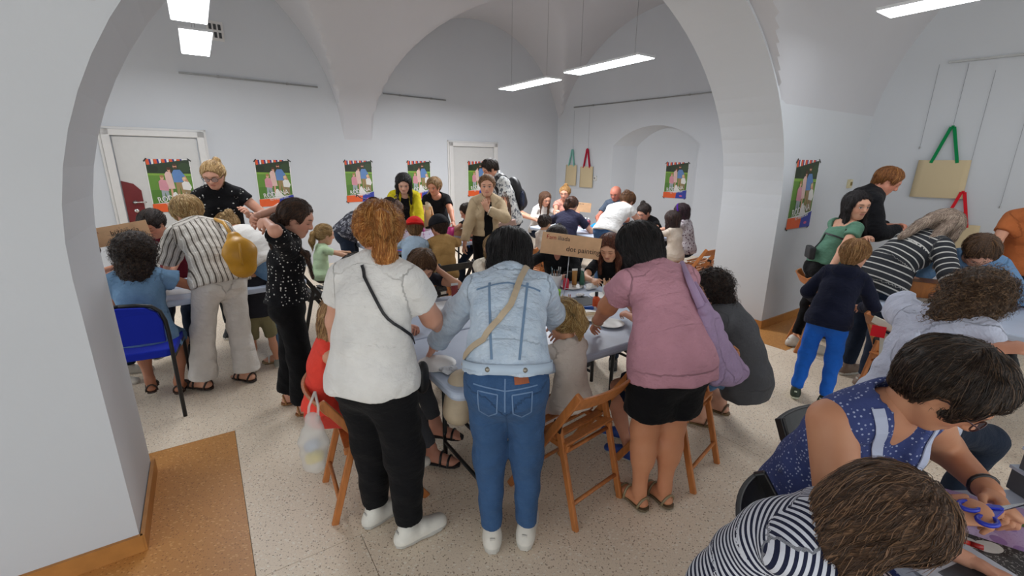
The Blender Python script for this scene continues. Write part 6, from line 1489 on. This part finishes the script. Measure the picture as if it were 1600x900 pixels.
def rw(u, z):      # on the right wall
    kx = (u - 800) / 736.0; t = (kx * KP[1] - KP[0]) / (RD[0] - kx * RD[1]); return KP + RD * t + UP * z
tote('large canvas tote with green handles on the right wall', rw(1473, 1.77), XR, NR_, '#10824a', .44, .40, .34, .62)
tote('canvas tote with red handles low on the right wall', rw(1515, 1.10), XR, NR_, '#d0202c', .42, .42, .34, 1.2)
for u, z0, lb in ((1430, 1.9, 'thin hanging wire left of the green-handled tote'), (1580, 1.3, 'thin hanging wire near the right picture edge')):
    p = rw(u, 0) + RN * .012; o = empty('hanging_wire', p + UP * z0, 0, lb, 'wire'); MB().tube([V(0, 0, 0), V(0, 0, 2.75 - z0)], .0018, 5).build('cable', m_wire, o); MB().lathe([(.007, -.01), (.007, .012)], 8).build('hook', m_rail, o)
# tote with red handles on a chair back and plastic bag on the left chair
o = empty('tote_bag', pixd(1408, 540, 2.72), 0, 'white canvas tote with red handles hung over the chair back at right', 'bag'); L0 = V(*o.location); m_wcan = M_cloth('#d5d2c4', 'pale_canvas', wr=.4)
q = [pixd(1376, 515, 2.85), pixd(1420, 540, 2.66), pixd(1412, 585, 2.66), pixd(1374, 560, 2.85)]; nn = V(-.03, -.03, 0)
MB().hexa([p - L0 for p in q] + [p - L0 + nn for p in q]).build('bag_body', m_wcan, o, bevel=.01)
q2 = [pixd(1364, 498, 2.86), pixd(1425, 528, 2.64)]; MB().beam(q2[0] - L0, q2[1] - L0, .05, .012, (0, 0, 1)).build('folded_edge', m_wcan, o, bevel=.004)
for f in (.22, .70): MB().beam(q2[0] * (1 - f) + q2[1] * f - L0 + nn * 1.2 - UP * .01, q2[0] * (1 - f) + q2[1] * f - L0 + nn * 1.2 - UP * .085, .004, .075, tuple(nrm(nn))).build('handle', M_cloth('#c81e2a', 'red_webbing'), o)
o = empty('plastic_bag', pixd(490, 745, 1.74), 0, 'translucent plastic bag hanging on the left chair', 'bag'); L0 = V(*o.location); m_pl = M_glass('#d9d6d2', .45, 'thin_plastic', .35)
blob('bag_body', [Pr(pixd(489, 655, 1.74) - L0, pixd(490, 690, 1.74) - L0, .035, .062, w=(1, 0, 0), q=.6, k=.03), Pr(pixd(490, 690, 1.74) - L0, pixd(490, 722, 1.74) - L0, .062, .055, w=(1, 0, 0), q=.6, k=.03)], m_pl, o, .008, wrinkle(.004, 60, 1))
for dx in (-8, 8): MB().tube([pixd(489 + dx, 660, 1.74) - L0, pixd(490 + dx * .9, 635, 1.745) - L0, pixd(492, 612, 1.76) - L0], .006, 6).build('handle', m_pl, o, True)
blob('yellow_packet', [Pr(pixd(487, 716, 1.74) - L0, pixd(497, 712, 1.74) - L0, .028, k=.01)], M_plain('#d9c21a', .5, name='yellow_wrap'), o, .007); blob('foil_packet', [Pr(pixd(484, 698, 1.74) - L0, pixd(492, 694, 1.74) - L0, .026, k=.01)], M_plain('#8f9fb8', .4, name='foil'), o, .007)

# ------------------------------------------------------------------ signs
m_card = M_plain('#d6ab82', .8, var=.05, name='kraft_card')
def sign(label, c, X, w, h, lines, rod=None, tilt=0, th=.006):
    root = empty('sign', c, 0, label, 'sign'); Nn = nrm(np.cross(X, UP)); X = rot(X, Nn, tilt); Yv = np.cross(Nn, X); R = np.stack([X, Yv, Nn], 1)
    MB().box((0, 0, 0), (w, h, th), R=R).build('card', m_card, root)
    for txt, size, x, y, col in lines:
        t = np.eye(4); t[:3, :3] = R; t[:3, 3] = R @ V(x, y, th / 2 + .0008)
        text_mesh(txt, size, M_plain(col, .7, name='marker_ink'), 'lettering', root, t.tolist())
    if rod is not None:
        MB().tube([V(*rod) - c, (V(*rod) - c) * .5 + X * .006, Yv * -h * .45 - Nn * .006], .003, 6).build('rod', M_plain('#b9bcc0', .3, .8, name='wire_rod'), root, True)
        MB().lathe([(.05, 0), (.05, .008), (.008, .012)], 14, V(*rod) - c).build('foot', M_plain('#6b6d70', .4, name='sign_foot'), root, True)
    return root
rp = pix(878, 478); sc = pixd(892, 384, 3.12)
sign('cardboard dot painting sign on a thin rod', sc, V(1, .02, 0), .415, .150, [('Fam', .042, -.178, .030, '#a32a24'), ('ilia', .042, -.098, .030, '#4a4a52'), ('da', .042, -.052, .030, '#2a1a18'), ('dot painting', .050, -.03, -.040, '#2c211a')], rod=rp, tilt=-7)
sign('cardboard jewellery sign behind the curly-haired girl', pixd(186, 366, 3.55), nrm(V(.80, .35, 0)), .40, .15, [('biżuteria', .052, -.05, .0, '#4a3524'), ('z', .05, .0, -.055, '#4a3524'), ('Fam', .03, -.17, .03, '#7a2a22')], rod=None, tilt=9)
o = sign('small cardboard sign on the far table', pixd(911, 324, 7.62), nrm(V(1, -.1, 0)), .26, .155, [('Fam', .03, -.12, .045, '#7a2a22'), ('ilia', .03, -.065, .045, '#4a4a52'), ('da', .03, -.02, .045, '#2a1a18')], tilt=-4)

# ------------------------------------------------------------------ things on the tables
def item(name, label, cat, p, rz=0.0, group=None): return empty(name, p, rz, label, cat, group)
def lathe_item(name, label, cat, p, parts, group=None, R=None):
    o = item(name, label, cat, p, 0, group)
    for pn, prof, mat in parts: MB().lathe(prof, 16, (0, 0, 0), R).build(pn, mat, o, True)
    return o
def tube_item(label, p, col, capc, h=.13, r=.019):
    """paint tube standing on its cap"""
    o = item('paint_tube', label, 'tube', p, random.uniform(0, 3), 'paint tubes on the dot painting table')
    MB().lathe([(r * .8, 0), (r * .8, .022), (r * .6, .024)], 12).build('cap', M_plain(capc, .4, name='cap_plastic'), o, True)
    mb = MB(); vs, fs = [], []; n = 14
    for j, (z, sx, sy) in enumerate(((.024, r, r), (.05, r * 1.02, r), (h * .7, r * 1.08, r * .7), (h, r * 1.15, .003))):
        for i in range(n): vs.append((sx * math.cos(2 * PI * i / n), sy * math.sin(2 * PI * i / n), z))
    for j in range(3):
        for i in range(n): fs.append((j * n + i, j * n + (i + 1) % n, (j + 1) * n + (i + 1) % n, (j + 1) * n + i))
    fs.append(tuple(range(n - 1, -1, -1))); fs.append(tuple(3 * n + i for i in range(n)))
    mb.add(vs, fs).build('body', M_plain(col, .35, name='tube_paint'), o, True)
    MB().box((0, 0, h + .008), (r * 2.3, .003, .018)).build('crimp', M_plain('#d9d7d2', .4, name='tube_crimp'), o)
    return o
tube_item('grey standing paint tube near the resting boy', pix(664, 470), '#5e6468', '#d8d6d2', .15, .022); tube_item('red standing paint tube beside the denim shoulder', pix(711, 478), '#8a2c2e', '#d8d6d2', .15, .022)
tube_item('dark green standing paint tube in front of the auburn girl', pix(909, 449), '#2f5f4c', '#cfcdc8', .14, .022); tube_item('brown and orange standing paint tube left of the green one', pix(897, 449), '#a07030', '#d8d0c4', .14, .02)
tube_item('brown paint tube behind the white marker cup', pix(862, 446), '#7a5038', '#2a2a2a', .13, .018)
lathe_item('glue_bottle', 'small green cone-topped glue bottle at left of the table', 'bottle', pix(677, 505), [('body', [(.017, 0), (.018, .01), (.017, .05), (.012, .06)], M_plain('#1f7a45', .4, name='green_plastic')), ('nozzle', [(.012, .06), (.010, .075), (.004, .125), (.003, .13)], M_plain('#2a8f52', .4, name='green_nozzle'))])
lathe_item('paint_bottle', 'crimson paint bottle with black cap', 'bottle', pix(884, 452), [('body', [(.022, 0), (.025, .01), (.025, .07), (.012, .095)], M_plain('#c0203a', .35, name='crimson_plastic')), ('cap', [(.012, .095), (.012, .118), (.009, .12)], M_plain('#17171a', .4, name='black_cap'))])
lathe_item('paint_bottle', 'bright orange paint bottle with black cap before the black sheet', 'bottle', pix(931, 480), [('body', [(.024, 0), (.026, .008), (.026, .06), (.022, .072), (.011, .082)], M_plain('#d9551c', .35, name='orange_plastic')), ('cap', [(.012, .082), (.012, .112), (.010, .114)], M_plain('#17171a', .4, name='black_cap'))])
lathe_item('paint_bottle', 'orange paint bottle next to the pink sleeve', 'bottle', pix(946, 494), [('body', [(.020, 0), (.022, .008), (.022, .06), (.010, .075)], M_plain('#d9551c', .35, name='orange_plastic')), ('cap', [(.010, .075), (.010, .10)], M_plain('#17171a', .4, name='black_cap'))])
R_lay = np.stack([nrm(V(1, .1, 0)), V(0, 0, 1), nrm(V(.1, -1, 0))], 1); R_lay = np.stack([V(0, 0, 1), nrm(np.cross(V(1, .12, 0), V(0, 0, 1))), nrm(V(1, .12, 0))], 1)
lathe_item('paint_tube', 'blue paint tube lying beside the black sheet', 'tube', pix(917, 485) + UP * .016, [('body', [(.006, -.07), (.015, -.05), (.016, .03), (.012, .045)], M_plain('#1f58b0', .35, name='blue_tube')), ('cap', [(.009, .045), (.009, .065)], M_plain('#d8d6d2', .4, name='cap_plastic'))], R=R_lay)
def cup(label, p, col, h=.09, r=.035, name='cup', sticks=0, stc='#d8b48a', sl=.15):
    o = lathe_item(name, label, 'cup', p, [('wall', [(r * .8, 0), (r, h), (r * .93, h), (r * .75, .006)], M_plain(col, .4, name='cup_plastic'))])
    for i in range(sticks):
        a = i * 2.4; q = V(math.cos(a) * r * .45, math.sin(a) * r * .45, .01); t = V(math.cos(a) * r * .8, math.sin(a) * r * .8, sl * (1 + .1 * math.sin(i * 5)))
        MB().tube([q, t], .0035, 5).build('stick', M_plain(stc if isinstance(stc, str) else stc[i % len(stc)], .6, name='stick_wood'), o)
    return o
cup('bright green pot with white lid beside the denim jacket', pix(868, 467), '#8fc92c', .07, .04); cup('white cup crowded with markers and brushes', pix(868, 450), '#d9dadb', .11, .05, sticks=12, stc=('#3a3c40', '#6a8a96', '#8a5a3a', '#c9c7c2', '#2f4f58'), sl=.16)
cup('white cup of peach craft sticks beside the auburn girl', pix(948, 460), '#dad8d4', .08, .04, sticks=16, stc='#d9ae8a', sl=.115); cup('low green cup of thin sticks near the blond ponytail', pix(884, 492), '#a6d03a', .05, .035, sticks=12, stc=('#d8c4a6', '#c9b08a', '#b03030'), sl=.13)
m_plate = M_plain('#dcdbd8', .45, var=.02, name='paper_plate')
def plate(label, p, r=.10, things=()):
    o = lathe_item('paper_plate', label, 'plate', p + UP * .001, [('dish', [(r * .7, 0), (r * .74, .003), (r, .014), (r * .985, .016), (r * .72, .006), (r * .3, .005)], m_plate)], 'paper plates'); return o
plate('paper plate with a brush near the white tee elbow', pix(682, 572), .10); plate('paper plate behind the green paint tube', pix(893, 450), .09); plate('paper plate beside the orange bottle', pix(938, 464), .085); plate('paper plate stacked with wooden sticks', pix(917, 496), .12); plate('paper plate by the pink woman hand', pix(953, 508), .09)
for i in range(9):
    a = -.05 + .02 * i; c = pix(917, 496) + UP * (.020 + .003 * (i % 3)); o = item('craft_stick', 'thin wooden craft stick lying on the paper plate', 'stick', c, 0, 'craft sticks on the plate'); d = nrm(V(1, -.1 + .05 * (i % 4), 0)); sd = V(-d[1], d[0], 0)
    MB().beam(sd * (-.03 + .008 * i) - d * .075, sd * (-.03 + .008 * i) + d * .075, .006, .002, tuple(sd)).build('stick', M_plain('#d6bd8f', .6, name='birch_stick'), o)
def sheet_item(name, label, cat, p, w, h, col, rz, t=.002, mat=None):
    o = item(name, label, cat, p, rz); MB().box((0, 0, t / 2 + .0005), (w, h, t)).build('sheet', mat or M_plain(col, .7, var=.03, name='sheet_stock'), o); return o
sheet_item('paper_sheet', 'black paper sheet in the middle of the dot painting table', 'paper', pix(900, 472), .30, .21, '#2c2c2e', .35, .003)
def rag(label, p, r, col, seed, name='tissue', flat=.35, cat='tissue'):
    o = item(name, label, cat, p); pr = []; rnd = random.Random(seed)
    for i in range(5): a = rnd.uniform(0, 6.28); pr.append(Pr(V(0, 0, r * flat * .7), V(math.cos(a) * r * .6, math.sin(a) * r * .6, r * flat * rnd.uniform(.5, 1.1)), r * .42, r * .28, w=(1, 0, 0), q=flat + .2, k=r * .3))
    blob('crumple', pr, M_cloth(col, 'crumpled_' + name, wr=1.0), o, max(.006, r * .09), wrinkle(r * .07, 2.2 / r, seed), planes=[(V(0, 0, .001), -UP)]); return o
rag('crumpled white tissue at the table corner', pix(700, 582), .055, '#d4d6da', 1); rag('crumpled tissue on the black sheet', pix(905, 463), .045, '#dcdde0', 2); rag('white foam tray shaped lump before the auburn girl', pix(924, 452) + UP * .002, .07, '#dededc', 3, name='foam_tray', cat='tray')
rag('white cloth heap in front of the resting boy', pix(688, 492), .11, '#d2d3d6', 4, name='cloth_heap', flat=.25, cat='cloth')
sheet_item('notebook', 'open white notebook beside the green glue bottle', 'notebook', pix(694, 478), .20, .15, '#d6d6d8', .5, .012); sheet_item('booklet', 'booklet with red stripes near the denim sleeve', 'booklet', pix(692, 512), .14, .10, '#c9b9c0', .6, .006)
for i, (u, v) in enumerate(((717, 497), (722, 488))): sheet_item('marker_tray', ('long dark ruler lying', 'dark phone lying')[i] + ' beside the denim sleeve', 'tray', pix(u, v), .16, .035, '#2b2b2e', .5 + .1 * i, .01)
# paper-roll table
def box_item(name, label, cat, p, size, col, rz, mat=None, lid=None):
    o = item(name, label, cat, p, rz); MB().box((0, 0, size[2] / 2 + .001), size).build('body', mat or M_plain(col, .6, name='box_card'), o, bevel=.003)
    if lid: MB().box((0, 0, size[2] + .006), (size[0] + .008, size[1] + .008, .01)).build('lid', M_plain(lid, .6, name='lid_card'), o)
    return o
rb = T2(.60, .40); o = item('storage_box', 'white and magenta printed box holding paper rolls', 'box', rb, -math.radians(20)); mpr = M_cloth('#d9d0dc', 'magenta_print', 'blotch', '#a2489c', '#6f3a86', p=(16, .55))
for nm, c_, sz in (('side', (0, -.13, .08), (.42, .006, .16)), ('side', (0, .13, .08), (.42, .006, .16)), ('side', (-.21, 0, .08), (.006, .26, .16)), ('side', (.21, 0, .08), (.006, .26, .16)), ('base', (0, 0, .004), (.42, .26, .006))):
    b_ = MB().box(c_, sz).build(nm, M_plain('#d8cfdd', .5, name='printed_card') if nm == 'base' else M_speckle('#d9d0dc', '#8a3f8f', '#b55aa8', 'magenta_print', .5, 40), o)
cols = ['#d8c21e', '#7fb4d8', '#1f3f9a', '#d9d7d2', '#d86a1c', '#7a1f5a', '#2a7a3a', '#c9302a', '#e0b060', '#d9d7d2', '#b03a80']
for i, c_ in enumerate(cols):
    x = -.17 + .034 * i; y = -.06 + .06 * (i % 3); R = np.array([[1, 0, 0], [0, math.cos(.25 + .1 * (i % 3)), math.sin(.25 + .1 * (i % 3))], [0, -math.sin(.25 + .1 * (i % 3)), math.cos(.25 + .1 * (i % 3))]]); rz = Matrix.Rotation(-math.radians(20), 3, 'Z'); p = V(*(rz @ Vector((x, y, 0)))) + rb + UP * .012
    q = item('paper_roll', ['bright yellow', 'light blue', 'dark blue', 'white', 'orange', 'plum', 'green', 'red', 'sand-coloured', 'cream white', 'magenta'][i] + ' paper roll standing in the printed box', 'roll', p, -math.radians(20) + .2 * math.sin(i * 3), 'paper rolls in the printed box')
    MB().lathe([(.017, 0), (.021, .0), (.021, .24 + .02 * (i % 2)), (.013, .24 + .02 * (i % 2)), (.013, .2)], 14, (0, 0, 0), R.T).build('roll', M_plain(c_, .6, name='crepe_paper'), q, True)
o = item('craft_house', 'tall cardboard craft structure behind the red cap', 'craft', T2(.98, .55), -.4)
MB().beam((-.05, 0, 0), (-.10, .02, .36), .07, .02).build('panel', m_card, o); MB().beam((.10, 0, 0), (-.06, .03, .30), .06, .02).build('panel', M_wood('#a8713c', 'plywood'), o); MB().beam((.0, .02, .12), (-.09, .06, .40), .05, .015).build('panel', m_card, o)
box_item('card_box', 'flat red card box at the back of the paper-roll table', 'box', T2(1.12, .66), (.30, .16, .06), '#c03a2c', -.7); box_item('card_box', 'kraft card box with white ball before the boy in blue vest', 'box', T2(1.36, .50), (.14, .11, .09), '#a98560', -.4); box_item('card_box', 'small white box near the light blue sleeve', 'box', T2(.26, .34), (.12, .10, .06), '#d5d3cf', -.3)
cup('large magenta cup behind the black cap', T2(1.10, .36), '#b8246e', .15, .06); rag('green felt lump beside the black cap', T2(1.02, .20), .05, '#2c9a4c', 6, name='felt_scrap', cat='felt')
sheet_item('paper_sheet', 'blue card lying at the left table edge', 'paper', T2(.20, .10), .26, .17, '#2a58b8', -.4, .006); sheet_item('paper_sheet', 'red card lying under the blue card', 'paper', T2(.16, .04, .735), .26, .10, '#b8383c', -.35, .004); sheet_item('chalk_board', 'black board framed in white at the right end of the table', 'board', T2(1.42, .16), .26, .18, '#29292c', -.7, .006); sheet_item('paper_sheet', 'orange paper at the right table edge', 'paper', T2(1.22, .10), .24, .07, '#cf4a30', -.6, .004); sheet_item('paper_sheet', 'tan scrap paper in front of the red cap boy', 'paper', T2(.45, .16), .20, .12, '#b58a60', .2, .004)
# far table
rag('big blue felt heap on the far table', T3(.98, .50), .13, '#1f86c4', 7, name='felt_heap', flat=.6, cat='felt'); rag('bright green felt piece next to the blue heap', T3(1.14, .36), .055, '#2cae58', 8, name='felt_scrap', flat=.8, cat='felt')
for i, (a, b, c_, lb) in enumerate(((.55, .42, '#4a7a9a', 'dull blue'), (.70, .62, '#a05060', 'rose'), (.42, .30, '#c9c4bc', 'pale grey'), (.30, .55, '#7a5a86', 'violet'), (1.35, .30, '#cf5a2c', 'orange'), (1.55, .45, '#b89a70', 'tan'))): rag(lb + ' felt scrap on the far table', T3(a, b), .06, c_, 20 + i, name='felt_scrap', flat=.4, cat='felt')
for i, (a, b, c_) in enumerate(((.50, .66, '#6a2f5c'), (.58, .70, '#38507a'), (.66, .68, '#8a3a4a'), (.44, .64, '#c8a0b0'))): lathe_item('paint_bottle', ['plum', 'navy', 'wine red', 'pale pink'][i] + ' bottle beside the small far sign', 'bottle', T3(a, b), [('body', [(.028, 0), (.03, .01), (.03, .10), (.012, .12)], M_plain(c_, .4, name='bottle_plastic')), ('cap', [(.012, .12), (.012, .145)], M_plain('#d6d4d0', .4, name='cap_plastic'))])
sheet_item('paper_sheet', 'white sheets in front of the navy tee woman', 'paper', T3(.72, .16), .30, .20, '#d6d8dc', .4); sheet_item('paper_sheet', 'white sheets before the girl with brown hair', 'paper', T3(.14, .40), .24, .18, '#dcdcdc', .2)
# left table
box_item('craft_tray', 'grey plastic tray of beads beside the curly-haired girl', 'tray', LT(.22, .30), (.24, .16, .05), '#8d9094', -.3); rag('green and white yarn ball on the left table', LT(.34, .52), .05, '#6fae7a', 31, name='yarn', flat=.9, cat='yarn'); sheet_item('paper_sheet', 'white sheet between the curly girl and the striped blouse', 'paper', LT(.70, .26), .24, .17, '#d9d9dc', .5)
# right table
dr_ = sheet_item('drawing', 'large white cloth with black printed letters on the right table', 'drawing', RT(.36, .30), .40, .24, '#d6d4cc', .3, .004); rag('crumpled white fabric under the striped sleeve', RT(.14, .34), .10, '#d0cfcb', 41, name='fabric', flat=.25, cat='fabric'); box_item('wooden_crate', 'orange wooden crate behind the striped cardigan', 'crate', RT(.62, .20), (.30, .20, .12), '#b06a2c', -.6, M_wood('#b06a2c', 'crate_wood'))
for i in range(5): MB().box((-.10 + .05 * i, .02, .0052), (.03, .010 + .006 * (i % 2), .0008)).build('printed_stroke', M_plain('#1c1c1e', .7, name='print_black'), dr_)
# corner table
m_col = M_speckle('#b79cc6', '#8e6aa6', '#c9b6d6', 'lilac_print', .5, 20)
sheet_item('photo_print', 'large lilac flower print under the scissors', 'photo', FT(.42, .16), .34, .22, '#b79cc6', -.5, .002, m_col)
m_dkp = M_speckle('#2a2626', '#d8d6d0', '#e6e4de', 'petal_print', .5, 22)
sheet_item('photo_print', 'dark print with white petals beside the girl', 'photo', FT(.30, .30) + UP * .003, .34, .14, '#2a2626', -.6, .002, m_dkp); o = sheet_item('photo_print', 'white-bordered photo with dark picture at the bottom edge', 'photo', FT(.13, .33) + UP * .007, .22, .16, '#c6ccd8', .35, .002); MB().box((0, 0, .0032), (.13, .10, .0006)).build('picture', M_plain('#3a4048', .4, var=.3, name='photo_dark'), o)
o = item('leaf_cutout', 'narrow green leaf cut-out under the blue scissors', 'paper', FT(.44, .15) + UP * .004, -.5); MB().prism([(-.09, .0), (-.05, .012), (-.01, .008), (.03, .012), (.09, -.002), (.03, -.012), (-.02, -.008), (-.06, -.012)], 0, .0012).build('leaf', M_plain('#5a6e38', .7, name='leaf_green'), o)
o = item('marker', 'red marker pen next to the girl face', 'pen', FT(.20, .20) + UP * .008, -.6); MB().tube([(-.05, 0, 0), (.03, 0, 0)], .007, 8).build('barrel', M_plain('#c4261e', .35, name='red_plastic'), o, True); MB().tube([(.03, 0, 0), (.055, 0, 0)], .0078, 8).build('cap', M_plain('#a41a16', .35, name='red_cap'), o, True)
sw = P_dress.world(P_dress.wr[1] + P_dress.hd[1] * .10); o = item('scissors', 'blue-handled scissors held by the woman in the blue dress', 'scissors', sw, math.radians(12)); mbl = M_plain('#1c2fb0', .35, name='blue_plastic'); mst = M_plain('#b9bcc0', .25, 1.0, name='steel')
for sg in (-1, 1):
    MB().tube([(-.03 + .024 * math.cos(a), sg * .022 + .017 * math.sin(a), .004 * sg) for a in np.linspace(0, 2 * PI, 15)[:-1]], .006, 6, closed=True).build('handle', mbl, o, True); MB().beam((-.008, sg * .016, .004 * sg), (.05, 0, .002 * sg), .012, .009, (0, 1, 0)).build('handle_arm', mbl, o); MB().prism([(.04, -.007), (.04, .007), (.15, .002 * sg), (.15, 0)], .001 * sg, .001 * sg + .0015).build('blade', mst, o)
for i, z in enumerate((0, .075)): box_item('foam_block', ('lower', 'upper')[i] + ' dark grey foam block stacked at the right picture edge', 'block', FT(.68 + .01 * i, .06) + UP * z, (.22, .12, .07), '#4c4f54', .12 * i, lid='#aab4c4')
